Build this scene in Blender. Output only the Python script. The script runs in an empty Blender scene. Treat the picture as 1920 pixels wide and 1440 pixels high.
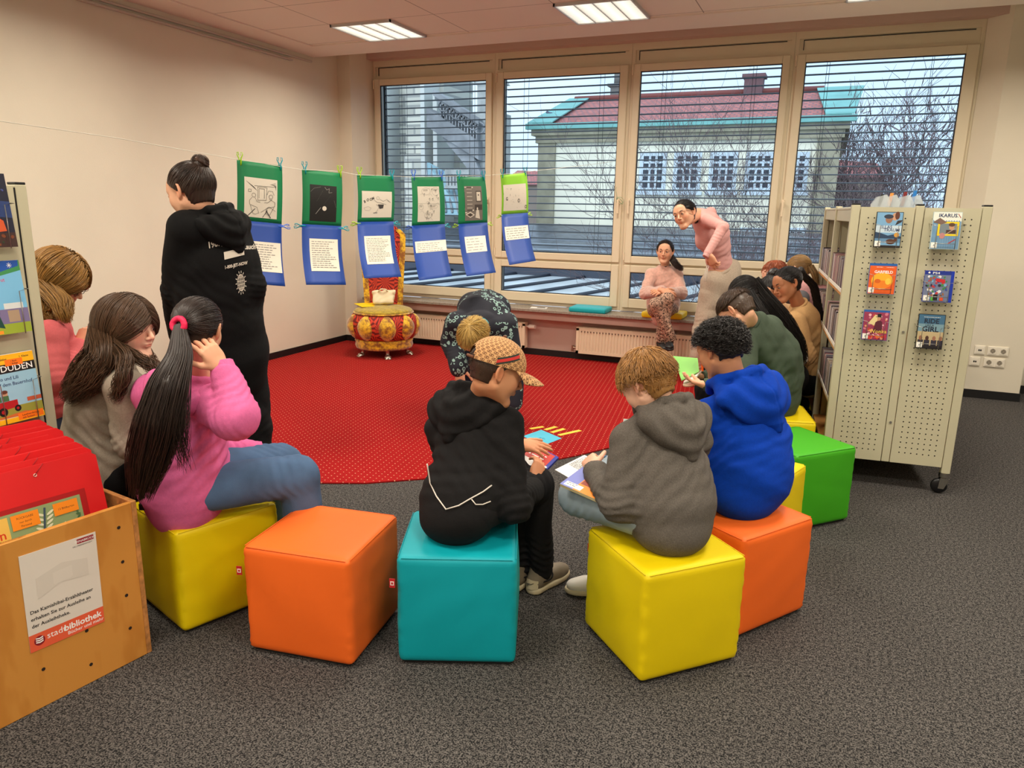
import bpy, math, random
import numpy as np
from mathutils import Vector, Matrix
random.seed(7); RNG = np.random.default_rng(7)
scene = bpy.context.scene
COL = scene.collection
# ------------------------------------------------------------------ camera
CAM_H = 1.6
YAW, PITCH, ROLL, FPX = math.radians(22.783), math.radians(13.339), math.radians(0.99), 1383.9
_f = np.array([-math.sin(YAW)*math.cos(PITCH), math.cos(YAW)*math.cos(PITCH), -math.sin(PITCH)])
_r0 = np.array([math.cos(YAW), math.sin(YAW), 0.0]); _u0 = np.cross(_r0, _f)
_r = _r0*math.cos(ROLL)+_u0*math.sin(ROLL); _u = -_r0*math.sin(ROLL)+_u0*math.cos(ROLL)
EYE = np.array([0, 0, CAM_H])
cd = bpy.data.cameras.new('camera'); cam = bpy.data.objects.new('camera', cd); COL.objects.link(cam)
cd.sensor_width = 36.0; cd.lens = 36.0*FPX/1920.0; cd.clip_start = 0.05; cd.clip_end = 400
M = Matrix(((_r[0], _u[0], -_f[0], 0), (_r[1], _u[1], -_f[1], 0), (_r[2], _u[2], -_f[2], CAM_H), (0, 0, 0, 1)))
cam.matrix_world = M
scene.camera = cam
# ------------------------------------------------------------------ exposure, sky
vs = scene.view_settings
vs.view_transform = 'Standard'; vs.look = 'None'; vs.gamma = 1.0; vs.exposure = 0.12; vs.use_curve_mapping = False
world = bpy.data.worlds.new('overcast_sky'); scene.world = world; world.use_nodes = True
wn = world.node_tree; wn.nodes.clear()
_o = wn.nodes.new('ShaderNodeOutputWorld'); _b = wn.nodes.new('ShaderNodeBackground')
_tc = wn.nodes.new('ShaderNodeTexCoord'); _nz = wn.nodes.new('ShaderNodeTexNoise'); _cr = wn.nodes.new('ShaderNodeValToRGB')
_nz.inputs['Scale'].default_value = 2.2; _nz.inputs['Detail'].default_value = 4
_cr.color_ramp.elements[0].position = .35; _cr.color_ramp.elements[0].color = (.33, .45, .58, 1)
_cr.color_ramp.elements[1].position = .7; _cr.color_ramp.elements[1].color = (.44, .52, .60, 1)
wn.links.new(_tc.outputs['Generated'], _nz.inputs['Vector']); wn.links.new(_nz.outputs['Fac'], _cr.inputs['Fac'])
wn.links.new(_cr.outputs['Color'], _b.inputs['Color']); _b.inputs['Strength'].default_value = 2.3
wn.links.new(_b.outputs['Background'], _o.inputs['Surface'])
sun = bpy.data.lights.new('facade_fill_sun', 'SUN'); sun.energy = 1.6; sun.angle = math.radians(60); sun.color = (1.0, .97, .92)
so = bpy.data.objects.new('facade_fill_sun', sun); COL.objects.link(so); so.rotation_euler = (math.radians(52), 0, math.radians(-18))      # added to brighten the facades opposite, from high behind this building
# ------------------------------------------------------------------ ceiling lamps of the room (their light; housings are built later)
LAMPS = [(x, y) for y in (6.2, 3.7, 1.2, -1.3) for x in (-3.97, -1.87, 0.23, 2.33)]
CEIL = 3.16
for i, (x, y) in enumerate(LAMPS):
    l = bpy.data.lights.new('lamp_light', 'AREA'); l.shape = 'SQUARE'; l.size = .56; l.energy = 33
    l.color = (1.0, .91, .76); l.spread = math.radians(160)
    o = bpy.data.objects.new('lamp_light', l); COL.objects.link(o); o.location = (x, y, CEIL-.035)
# ------------------------------------------------------------------ helpers
def A(*v): return np.array(v, float)
def P(px, py, D):                       # a point seen in the photo at a given distance from the eye
    return EYE + (_f*FPX + _r*(px-960) - _u*(py-720))*(D/FPX)
def PY(px, py, Y):
    d = _f*FPX + _r*(px-960) - _u*(py-720); return EYE + d*(Y/d[1])
def PZ(px, py, z):
    d = _f*FPX + _r*(px-960) - _u*(py-720); return EYE + d*((z-CAM_H)/d[2])
def nrm(v): v = np.asarray(v, float); return v/ (np.linalg.norm(v)+1e-12)
def rotz(a): c, s = math.cos(a), math.sin(a); return np.array([[c, -s, 0], [s, c, 0], [0, 0, 1.]])
def lin(c):
    r = []
    for v in c:
        v = v/255.0; r.append(v/12.92 if v <= .04045 else ((v+.055)/1.055)**2.4)
    return tuple(r)+(1,)
MATS = {}
def mat(name, col, rough=.6, noise=0, nscale=30, bump=0, bscale=200, metal=0, col2=None, sheen=0, attr=None, emit=0, spec=None, coat=0, alpha=1):
    if name in MATS: return MATS[name]
    m = bpy.data.materials.new(name); MATS[name] = m; m.use_nodes = True
    nt = m.node_tree; b = nt.nodes['Principled BSDF']
    b.inputs['Base Color'].default_value = lin(col); b.inputs['Roughness'].default_value = rough; b.inputs['Metallic'].default_value = metal
    if spec is not None: b.inputs['Specular IOR Level'].default_value = spec
    if sheen: b.inputs['Sheen Weight'].default_value = sheen; b.inputs['Sheen Roughness'].default_value = .5
    if coat: b.inputs['Coat Weight'].default_value = coat
    if emit: b.inputs['Emission Color'].default_value = lin(col); b.inputs['Emission Strength'].default_value = emit
    if alpha < 1: b.inputs['Alpha'].default_value = alpha
    tc = nt.nodes.new('ShaderNodeTexCoord'); src = None
    if noise or col2:
        n = nt.nodes.new('ShaderNodeTexNoise'); n.inputs['Scale'].default_value = nscale; n.inputs['Detail'].default_value = 5
        nt.links.new(tc.outputs['Object'], n.inputs['Vector'])
        r = nt.nodes.new('ShaderNodeValToRGB'); c1 = np.array(lin(col)); c2 = np.array(lin(col2)) if col2 else c1*(1-noise)
        c2[3] = 1
        r.color_ramp.elements[0].position = .35; r.color_ramp.elements[1].position = .65
        r.color_ramp.elements[0].color = c2; r.color_ramp.elements[1].color = c1 if col2 else np.append(np.minimum(c1[:3]*(1+noise*.5), 1), 1)
        nt.links.new(n.outputs['Fac'], r.inputs['Fac']); src = r.outputs['Color']
    if attr:
        at = nt.nodes.new('ShaderNodeAttribute'); at.attribute_name = attr
        mx = nt.nodes.new('ShaderNodeMix'); mx.data_type = 'RGBA'; mx.blend_type = 'MULTIPLY'; mx.inputs['Factor'].default_value = 1
        if src: nt.links.new(src, mx.inputs['A'])
        else: mx.inputs['A'].default_value = lin(col)
        nt.links.new(at.outputs['Color'], mx.inputs['B']); src = mx.outputs['Result']
    if src: nt.links.new(src, b.inputs['Base Color'])
    if bump:
        n2 = nt.nodes.new('ShaderNodeTexNoise'); n2.inputs['Scale'].default_value = bscale; n2.inputs['Detail'].default_value = 3
        nt.links.new(tc.outputs['Object'], n2.inputs['Vector'])
        bp = nt.nodes.new('ShaderNodeBump'); bp.inputs['Strength'].default_value = bump; bp.inputs['Distance'].default_value = .004
        nt.links.new(n2.outputs['Fac'], bp.inputs['Height']); nt.links.new(bp.outputs['Normal'], b.inputs['Normal'])
    return m
def C_(name, rgb, rough=.6): return mat(name, rgb, rough)
def nodes(m): return m.node_tree, m.node_tree.nodes['Principled BSDF']
class NT:                               # tiny node-graph writer
    def __init__(s, m): s.nt, s.b = nodes(m)
    def n(s, t, **kw):
        x = s.nt.nodes.new(t)
        for k, v in kw.items(): setattr(x, k, v)
        return x
    def m(s, op, a, b=None, c=None):
        x = s.nt.nodes.new('ShaderNodeMath'); x.operation = op
        for i, v in enumerate((a, b, c)):
            if v is None: continue
            if isinstance(v, (int, float)): x.inputs[i].default_value = v
            else: s.nt.links.new(v, x.inputs[i])
        return x.outputs[0]
    def l(s, a, b): s.nt.links.new(a, b)
    def mix(s, fac, a, b):
        x = s.nt.nodes.new('ShaderNodeMix'); x.data_type = 'RGBA'
        for k, v in (('Factor', fac), ('A', a), ('B', b)):
            if isinstance(v, (int, float, tuple)): x.inputs[k].default_value = v
            else: s.nt.links.new(v, x.inputs[k])
        return x.outputs['Result']
ORG = {}
def tag(o, label=None, cat=None, group=None, kind=None):
    if label: o['label'] = label
    if cat: o['category'] = cat
    if group: o['group'] = group
    if kind: o['kind'] = kind
    return o
def thing(name, label, cat, loc=(0, 0, 0), group=None, kind=None):
    o = bpy.data.objects.new(name, None); COL.objects.link(o); o.location = tuple(loc); o.empty_display_size = .05
    ORG[o.name] = np.array(loc, float); return tag(o, label, cat, group, kind)
def link(name, me, parent=None, org=None):
    o = bpy.data.objects.new(name, me); COL.objects.link(o)
    if parent is not None: o.parent = parent; ORG[o.name] = ORG[parent.name]
    else:
        o.location = tuple(org); ORG[o.name] = np.array(org, float)
    return o
def mesh_np(name, V, F, mats, parent=None, smooth=True, org=None, mi=None, tint=None, uv=None):
    """V world coordinates; F array (n,4) or list of faces"""
    V = np.asarray(V, float).reshape(-1, 3)
    if parent is not None: o_ = ORG[parent.name]
    else: o_ = np.array(org if org is not None else [*(V.min(0)+V.max(0))[:2]/2, V[:, 2].min()], float)
    me = bpy.data.meshes.new(name); L = (V-o_).astype(np.float32)
    if isinstance(F, np.ndarray):
        k = F.shape[1]; n = len(F)
        me.vertices.add(len(L)); me.vertices.foreach_set('co', L.ravel())
        me.loops.add(n*k); me.loops.foreach_set('vertex_index', F.astype(np.int32).ravel())
        me.polygons.add(n); me.polygons.foreach_set('loop_start', np.arange(0, n*k, k, dtype=np.int32))
        try: me.polygons.foreach_set('loop_total', np.full(n, k, dtype=np.int32))
        except Exception: pass
        me.update(calc_edges=True); me.validate()
    else:
        me.from_pydata(L.tolist(), [], F)
    if not isinstance(mats, (list, tuple)): mats = [mats]
    for m in mats: me.materials.append(m)
    if mi is not None: me.polygons.foreach_set('material_index', np.asarray(mi, dtype=np.int32))
    me.polygons.foreach_set('use_smooth', [bool(smooth)]*len(me.polygons))
    if tint is not None:
        a = me.attributes.new('tint', 'FLOAT_COLOR', 'POINT')
        T = np.asarray(tint, float); T = np.stack([T, T, T], 1) if T.ndim == 1 else T
        a.data.foreach_set('color', np.concatenate([T, np.ones((len(T), 1))], 1).astype(np.float32).ravel())
    if uv is not None:
        u_ = me.uv_layers.new(name='UVMap'); li = np.zeros(len(me.loops), dtype=np.int32); me.loops.foreach_get('vertex_index', li)
        u_.data.foreach_set('uv', np.asarray(uv, np.float32)[li].ravel())
    me.update()
    return link(name, me, parent, o_)
class MB:
    def __init__(s, R=None, T=None): s.v = []; s.f = []; s.mi = []; s.m = 0; s.sm = []; s.R = R; s.T = T
    def add(s, V, F, sm=False):
        b = len(s.v); V = np.asarray(V, float)
        if s.R is not None: V = V @ np.asarray(s.R).T
        if s.T is not None: V = V + s.T
        s.v += V.tolist()
        for f in F: s.f.append([int(i)+b for i in f]); s.mi.append(s.m); s.sm.append(sm)
        return s
    def box(s, x0, x1, y0, y1, z0, z1):
        V = [(x, y, z) for x in (x0, x1) for y in (y0, y1) for z in (z0, z1)]
        return s.add(V, [(0, 1, 3, 2), (4, 6, 7, 5), (0, 4, 5, 1), (2, 3, 7, 6), (0, 2, 6, 4), (1, 5, 7, 3)])
    def bbox(s, x0, x1, y0, y1, z0, z1, b=.004):    # box with chamfered edges
        c = A((x0+x1)/2, (y0+y1)/2, (z0+z1)/2); h = A(abs(x1-x0)/2, abs(y1-y0)/2, abs(z1-z0)/2); b = min(b, *(h*.45))
        import itertools
        V = []; idx = {}
        for sx in (-1, 1):
            for sy in (-1, 1):
                for sz in (-1, 1):
                    for k in range(3):
                        p = A(sx, sy, sz)*(h-b); p[k] += (sx, sy, sz)[k]*b
                        idx[(sx, sy, sz, k)] = len(V); V.append(c+p)
        F = []
        for k in range(3):
            o = [i for i in range(3) if i != k]
            for sg in (-1, 1):
                q = []
                for (a, bb) in ((-1, -1), (1, -1), (1, 1), (-1, 1)):
                    t = [0, 0, 0]; t[k] = sg; t[o[0]] = a; t[o[1]] = bb; q.append(idx[(*t, k)])
                F.append(q if (sg > 0) == (k != 1) else q[::-1])
        for k in range(3):
            o = [i for i in range(3) if i != k]
            for a in (-1, 1):
                for bb in (-1, 1):
                    t = [0, 0, 0]; t[o[0]] = a; t[o[1]] = bb; q = []
                    for sg, w in ((-1, o[0]), (1, o[0]), (1, o[1]), (-1, o[1])):
                        t[k] = sg; q.append(idx[(*t, w)])
                    F.append(q)
        for sx in (-1, 1):
            for sy in (-1, 1):
                for sz in (-1, 1): F.append([idx[(sx, sy, sz, k)] for k in range(3)])
        return s.add(V, F)
    def quad(s, a, b, c, d): return s.add([a, b, c, d], [(0, 1, 2, 3)])
    def cyl(s, a, b, r, r2=None, n=12, cap=True):
        a = A(*a); b = A(*b); r2 = r if r2 is None else r2; d = nrm(b-a); t = A(0, 0, 1) if abs(d[2]) < .9 else A(1, 0, 0)
        u = nrm(np.cross(d, t)); w = np.cross(d, u)
        V = [a+(u*math.cos(2*math.pi*i/n)+w*math.sin(2*math.pi*i/n))*r for i in range(n)]+[b+(u*math.cos(2*math.pi*i/n)+w*math.sin(2*math.pi*i/n))*r2 for i in range(n)]
        s.add(V, [(i, (i+1) % n, n+(i+1) % n, n+i) for i in range(n)], True)
        if cap: s.add(V, [list(range(n))[::-1], list(range(n, 2*n))])
        return s
    def tube(s, pts, r, n=8):
        pts = [A(*p) for p in pts]; V = []; N = len(pts)
        for i, p in enumerate(pts):
            d = nrm(pts[min(i+1, N-1)]-pts[max(i-1, 0)]); t = A(0, 0, 1) if abs(d[2]) < .95 else A(1, 0, 0)
            u = nrm(np.cross(d, t)); w = np.cross(d, u); rr = r[i] if hasattr(r, '__len__') else r
            V += [p+(u*math.cos(2*math.pi*k/n)+w*math.sin(2*math.pi*k/n))*rr for k in range(n)]
        F = [(i*n+k, i*n+(k+1) % n, (i+1)*n+(k+1) % n, (i+1)*n+k) for i in range(N-1) for k in range(n)]
        return s.add(V, F+[list(range(n))[::-1], list(range((N-1)*n, N*n))], True)
    def disc(s, c, nrm_, r, n=16):
        c = A(*c); d = nrm(nrm_); t = A(0, 0, 1) if abs(d[2]) < .9 else A(1, 0, 0); u = nrm(np.cross(t, d)); w = np.cross(d, u)
        return s.add([c+(u*math.cos(2*math.pi*i/n)+w*math.sin(2*math.pi*i/n))*r for i in range(n)], [list(range(n))])
    def lathe(s, prof, c=(0, 0, 0), n=32, cap=True):
        c = A(*c); V = []
        for r, z in prof: V += [c+A(r*math.cos(2*math.pi*k/n), r*math.sin(2*math.pi*k/n), z) for k in range(n)]
        F = [(i*n+k, i*n+(k+1) % n, (i+1)*n+(k+1) % n, (i+1)*n+k) for i in range(len(prof)-1) for k in range(n)]
        if cap: F += [list(range(n))[::-1], list(range((len(prof)-1)*n, len(prof)*n))]
        return s.add(V, F, True)
    def prism(s, poly, d0, d1):           # poly: list of 3D points; extruded from +d0 to +d1 vectors
        n = len(poly); V = [A(*p)+A(*d0) for p in poly]+[A(*p)+A(*d1) for p in poly]
        return s.add(V, [list(range(n))[::-1], list(range(n, 2*n))]+[(i, (i+1) % n, n+(i+1) % n, n+i) for i in range(n)])
    def build(s, name, mats, parent=None, org=None, smooth=None):
        V = np.array(s.v)
        o = mesh_np(name, V, s.f, mats, parent, False, org, s.mi)
        o.data.polygons.foreach_set('use_smooth', s.sm if smooth is None else [smooth]*len(s.f)); o.data.update()
        return o
def struct(o, label=None): o['kind'] = 'structure'; return o
# text ------------------------------------------------------------------------
_tx = {}
def text2d(sx, size=1.0, align='CENTER', bold=0.0):
    k = (sx, align, bold)
    if k not in _tx:
        cu = bpy.data.curves.new('lettering', 'FONT'); cu.body = sx; cu.align_x = align; cu.size = 1; cu.resolution_u = 2; cu.offset = bold
        o = bpy.data.objects.new('lettering', cu); me = bpy.data.meshes.new_from_object(o)
        V = np.array([v.co[:] for v in me.vertices])[:, :2] if len(me.vertices) else np.zeros((0, 2))
        _tx[k] = (V, [list(p.vertices) for p in me.polygons])
        bpy.data.objects.remove(o); bpy.data.curves.remove(cu); bpy.data.meshes.remove(me)
    V, F = _tx[k]; return V*size, F
class Face:
    """a flat (or mapped) printed surface: fn(u,v,off)->world; u,v in metres from the lower left corner"""
    def __init__(s, fn): s.fn = fn; s.layers = {}; s.order = 0
    def _l(s, m):
        if m.name not in s.layers: s.layers[m.name] = (m, [], [])
        return s.layers[m.name]
    def poly(s, m, pts, off=None):
        _, V, F = s._l(m); s.order += 1; off = .0004+s.order*.00002 if off is None else off
        b = len(V); V += [s.fn(u, v, off) for u, v in pts]; F.append(list(range(b, b+len(pts)))); return s
    def rect(s, m, u0, v0, u1, v1, off=None, n=1):
        if n > 1:
            s.order += 1; off = .0004+s.order*.00002 if off is None else off
            for i in range(n):
                a = v0+(v1-v0)*i/n; b = v0+(v1-v0)*(i+1)/n; s.poly(m, [(u0, a), (u1, a), (u1, b), (u0, b)], off)
            return s
        return s.poly(m, [(u0, v0), (u1, v0), (u1, v1), (u0, v1)], off)
    def ell(s, m, u, v, a, b=None, n=20, rot=0, off=None):
        b = a if b is None else b; c, q = math.cos(rot), math.sin(rot)
        return s.poly(m, [(u+a*math.cos(t)*c-b*math.sin(t)*q, v+a*math.cos(t)*q+b*math.sin(t)*c) for t in np.linspace(0, 2*math.pi, n, endpoint=False)], off)
    def text(s, m, sx, u, v, size, align='CENTER', bold=0., rot=0, sxx=1, off=None):
        T, F0 = text2d(sx, size, align, bold); c, q = math.cos(rot), math.sin(rot); s.order += 1; off = .0004+s.order*.00002 if off is None else off
        _, V, F = s._l(m); b = len(V)
        V += [s.fn(u+x*sxx*c-y*q, v+x*sxx*q+y*c, off) for x, y in T]; F += [[i+b for i in f] for f in F0]; return s
    def line(s, m, pts, w, off=None):
        s.order += 1; off = .0004+s.order*.00002 if off is None else off
        for (a, b), (c, d) in zip(pts[:-1], pts[1:]):
            L = math.hypot(c-a, d-b)+1e-9; nx, ny = -(d-b)/L*w/2, (c-a)/L*w/2; ex, ey = (c-a)/L*w*.3, (d-b)/L*w*.3
            s.poly(m, [(a-nx-ex, b-ny-ey), (a+nx-ex, b+ny-ey), (c+nx+ex, d+ny+ey), (c-nx+ex, d-ny+ey)][::-1], off)
        return s
    def words(s, m, u0, u1, vtop, lh, n, rnd, h=.32, ragged=.3):
        for i in range(n):
            x = u0; v = vtop-i*lh; end = u1-(u1-u0)*rnd.random()*ragged
            while x < end-lh*.4:
                w = lh*rnd.uniform(.5, 2.0); w = min(w, end-x); s.rect(m, x, v-lh*h, x+w, v); x += w+lh*.35
        return s
    def build(s, parent, name='print'):
        V = []; F = []; mi = []; ms = []
        for m, v, f in s.layers.values():
            b = len(V); V += v; F += [[i+b for i in q] for q in f]; mi += [len(ms)]*len(f); ms.append(m)
        return mesh_np(name, np.array(V), F, ms, parent, False, None, mi)
def flat(o, u, v, n=None):
    o = A(*o); u = nrm(u); v = nrm(v); n = nrm(np.cross(u, v)) if n is None else nrm(n)
    return lambda a, b, off=0: o+u*a+v*b+n*off
# signed distance fields ---------------------------------------------------------
def rc(a, b, ra, rb=None):
    a = A(*a); b = A(*b); rb = ra if rb is None else rb; ba = b-a; L = ba@ba+1e-12; R = max(ra, rb)
    def fn(p):
        q = p-a; t = np.clip(q@ba/L, 0, 1); return np.sqrt(((q-t[..., None]*ba)**2).sum(-1))-(ra+(rb-ra)*t)
    return fn, np.minimum(a, b)-R, np.maximum(a, b)+R
def ell(c, rad, R=None):
    c = A(*c); rad = A(*rad); R = np.eye(3) if R is None else np.asarray(R); e = np.sqrt(((R*rad)**2).sum(1))   # columns of R are axes
    def fn(p):
        q = (p-c)@R/rad; k0 = np.sqrt((q**2).sum(-1))+1e-9; k1 = np.sqrt(((q/rad)**2).sum(-1))+1e-9; return k0*(k0-1)/k1
    return fn, c-e, c+e
def loft(n0, n1):
    """elliptic cone between nodes (centre, right, fwd, halfwidth, halfdepth)"""
    c0, r0, f0, w0, d0 = n0; c1, r1, f1, w1, d1 = n1; c0 = A(*c0); c1 = A(*c1); ba = c1-c0; L = ba@ba+1e-12; ax = ba/math.sqrt(L)
    R = max(w0, d0, w1, d1)
    def fn(p):
        q = p-c0; t = np.clip(q@ba/L, 0, 1); q = q-t[..., None]*ba; T = t[..., None]
        r = r0*(1-T)+r1*T; f = f0*(1-T)+f1*T; w = w0+(w1-w0)*t; d = d0+(d1-d0)*t
        x = (q*r).sum(-1)/w; y = (q*f).sum(-1)/d; mn = np.minimum(w, d); z = (q@ax)/mn
        k = np.sqrt(x*x+y*y+z*z)+1e-9
        k1 = np.sqrt((x/w)**2+(y/d)**2+(z/mn)**2)+1e-9
        return k*(k-1)/k1
    return fn, np.minimum(c0, c1)-R, np.maximum(c0, c1)+R
def rbox(c, R, h, r=.01):
    c = A(*c); R = np.asarray(R); h = A(*h); e = (np.abs(R)*h).sum(1)
    def fn(p):
        q = np.abs((p-c)@R)-(h-r); return np.sqrt((np.maximum(q, 0)**2).sum(-1))+np.minimum(q.max(-1), 0)-r
    return fn, c-e, c+e
def tor(c, R, a, b, r):
    """elliptic ring of radii a,b in the plane of R's first two columns"""
    c = A(*c); R = np.asarray(R); m = max(a, b)+r
    def fn(p):
        q = (p-c)@R; ang = np.arctan2(q[..., 1]/b, q[..., 0]/a); x = q[..., 0]-a*np.cos(ang); y = q[..., 1]-b*np.sin(ang)
        return np.sqrt(x*x+y*y+q[..., 2]**2)-r
    return fn, c-m, c+m
def surfnets(V, org, res):
    s = V < 0; nx, ny, nz = V.shape
    c = s[:-1, :-1, :-1].astype(np.int8)
    for dx in (0, 1):
        for dy in (0, 1):
            for dz in (0, 1):
                if dx+dy+dz: c = c+s[dx:nx-1+dx, dy:ny-1+dy, dz:nz-1+dz]
    act = (c > 0) & (c < 8); idx = np.argwhere(act); n = len(idx)
    if n == 0: return np.zeros((0, 3)), np.zeros((0, 4), int)
    acc = np.zeros((n, 3)); cnt = np.zeros(n)
    corners = [(x, y, z) for x in (0, 1) for y in (0, 1) for z in (0, 1)]
    val = {k: V[idx[:, 0]+k[0], idx[:, 1]+k[1], idx[:, 2]+k[2]] for k in corners}
    for a in corners:
        for ax in range(3):
            if a[ax] == 0:
                b = list(a); b[ax] = 1; b = tuple(b); va, vb = val[a], val[b]; m = (va < 0) != (vb < 0)
                t = np.where(m, va/(va-vb+1e-20), 0); p = np.repeat(np.array([a], float), n, 0); p[:, ax] += t
                acc[m] += p[m]; cnt[m] += 1
    pos = idx+acc/cnt[:, None]; vid = np.full(act.shape, -1, np.int64); vid[tuple(idx.T)] = np.arange(n)
    F = []
    for ax in range(3):
        sl = [slice(None)]*3; sl2 = [slice(None)]*3; sl[ax] = slice(0, -1); sl2[ax] = slice(1, None)
        a, b = s[tuple(sl)], s[tuple(sl2)]; e = np.argwhere(a != b); o1, o2 = [(1, 2), (2, 0), (0, 1)][ax]
        ok = (e[:, o1] > 0) & (e[:, o2] > 0) & (e[:, o1] < V.shape[o1]-1) & (e[:, o2] < V.shape[o2]-1); e = e[ok]
        if not len(e): continue
        q = []
        for d1, d2 in ((-1, -1), (0, -1), (0, 0), (-1, 0)):
            k = e.copy(); k[:, o1] += d1; k[:, o2] += d2; q.append(vid[tuple(k.T)])
        q = np.stack(q, 1); ins = a[tuple(e.T)]; q[~ins] = q[~ins][:, ::-1]; F.append(q)
    return org+pos*res, np.concatenate(F)
class Sdf:
    def __init__(s, res=.008): s.res = res; s.ops = []; s.disp = []
    def add(s, pr, k=.02): s.ops.append(('u', pr, k)); return s
    def sub(s, pr, k=.01): s.ops.append(('s', pr, k)); return s
    def isect(s, fn, k=.005): s.ops.append(('i', fn, k)); return s
    def displace(s, fn): s.disp.append(fn); return s
    def mesh(s, lo=None, hi=None):
        r = s.res; U = [o for o in s.ops if o[0] == 'u']; mg = .03+3*r
        blo = np.min([o[1][1] for o in U], 0)-mg; bhi = np.max([o[1][2] for o in U], 0)+mg
        if lo is not None: blo = np.maximum(blo, lo)
        if hi is not None: bhi = np.minimum(bhi, hi)
        n = np.maximum(((bhi-blo)/r).astype(int)+2, 4); V = np.full(n, .08, np.float32)
        ax = [blo[i]+np.arange(n[i])*r for i in range(3)]
        for op, pr, k in s.ops:
            if op == 'i':
                i0 = [0, 0, 0]; i1 = list(n)
                m = V < .03; pts = np.stack([ax[0][np.nonzero(m)[0]], ax[1][np.nonzero(m)[1]], ax[2][np.nonzero(m)[2]]], 1)
                V[m] = np.maximum(V[m], pr(pts)); continue
            fn, a, b = pr; g = k+3*r
            i0 = np.clip(((a-g-blo)/r).astype(int), 0, n); i1 = np.clip(((b+g-blo)/r).astype(int)+2, 0, n)
            if (i1 <= i0).any(): continue
            sl = tuple(slice(i0[i], i1[i]) for i in range(3))
            X = np.stack(np.meshgrid(ax[0][sl[0]], ax[1][sl[1]], ax[2][sl[2]], indexing='ij'), -1)
            d = fn(X).astype(np.float32); v = V[sl]
            if op == 'u':
                if k > 0: h = np.maximum(k-np.abs(v-d), 0)/k; V[sl] = np.minimum(v, d)-h*h*k*.25
                else: V[sl] = np.minimum(v, d)
            else:
                d = -d; h = np.maximum(k-np.abs(v-d), 0)/max(k, 1e-6); V[sl] = np.maximum(v, d)+h*h*k*.25
        if s.disp:
            m = np.abs(V) < .03; w = np.nonzero(m); pts = np.stack([ax[0][w[0]], ax[1][w[1]], ax[2][w[2]]], 1)
            dd = 0
            for fn in s.disp: dd = dd+fn(pts)
            V[m] += dd
        V[0] = V[-1] = .05; V[:, 0] = V[:, -1] = .05; V[:, :, 0] = V[:, :, -1] = .05
        return surfnets(V, blo, r)
_nd = RNG.normal(size=(24, 3)); _np = RNG.uniform(0, 6.28, 24)
def wob(p, f=8., seed=0, n=5):
    """cheap smooth noise in about -1..1"""
    v = 0
    for i in range(n):
        j = (i+seed*3) % 24; q = p@_nd[j]*f*(1+.35*i)+_np[(j+seed) % 24]; v = v+np.sin(q+1.3*np.sin(p@_nd[(j+7) % 24]*f*.7))
    return v/n*1.4
def folds(amp=.005, f=9., seed=0):
    def fn(p):
        v = wob(p*A(1, 1, .8), f, seed, 4); w = wob(p, f*2.3, seed+1, 3); return amp*(np.abs(v)*-1.6+.6)+amp*.35*w
    return fn
def ridges(a, b, at, amp=.006, lam=.035, wid=.07, skew=0.4, seed=0):
    """cloth creases across a limb a->b around the point at"""
    a = A(*a); b = A(*b); d = nrm(b-a); t = nrm(np.cross(d, _nd[seed % 24])); at = A(*at)
    def fn(p):
        q = p-at; s_ = q@d; r = (q**2).sum(-1); return amp*np.sin(6.283/lam*(s_+skew*(q@t)+.012*np.sin((q@t)*40+seed)))*np.exp(-r/(wid*wid))
    return fn
# ------------------------------------------------------------------ room
WX0, WY = -5.32, 7.65          # left wall, window wall
wallm = mat('wall_paint', (226, 217, 198), .85, noise=.04, nscale=1.5, bump=.15, bscale=120)
whitem = mat('frame_paint', (224, 211, 184), .45)
ceilm = mat('ceiling_paint', (236, 224, 212), .9)
blackm = mat('black_plastic', (16, 16, 18), .5)
bounce_wall = mat('apron_red_bounce', (200, 172, 160), .8)  # wall tone with the red bounce off the carpet mixed into the colour
# grey needle-felt carpet
fl = mat('grey_carpet', (72, 72, 76), .95, spec=.2)
g = NT(fl); tc = g.n('ShaderNodeTexCoord'); n1 = g.n('ShaderNodeTexNoise'); n1.inputs['Scale'].default_value = 190; n1.inputs['Detail'].default_value = 3
n2 = g.n('ShaderNodeTexNoise'); n2.inputs['Scale'].default_value = 70; n2.inputs['Detail'].default_value = 4
g.l(tc.outputs['Object'], n1.inputs['Vector']); g.l(tc.outputs['Object'], n2.inputs['Vector'])
v = g.m('ADD', g.m('MULTIPLY', n1.outputs['Fac'], .7), g.m('MULTIPLY', n2.outputs['Fac'], .3))
r = g.n('ShaderNodeValToRGB'); r.color_ramp.elements[0].position = .43; r.color_ramp.elements[1].position = .60
r.color_ramp.elements[0].color = lin((20, 20, 22)); r.color_ramp.elements[1].color = lin((104, 100, 97)); g.l(v, r.inputs['Fac']); g.l(r.outputs['Color'], g.b.inputs['Base Color'])
bp = g.n('ShaderNodeBump'); bp.inputs['Strength'].default_value = .6; bp.inputs['Distance'].default_value = .003; g.l(n1.outputs['Fac'], bp.inputs['Height']); g.l(bp.outputs['Normal'], g.b.inputs['Normal'])
struct(MB().box(-5.5, 5.0, -3.0, 9.0, -.1, 0).build('floor', fl, org=(0, 0, 0)))
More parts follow.
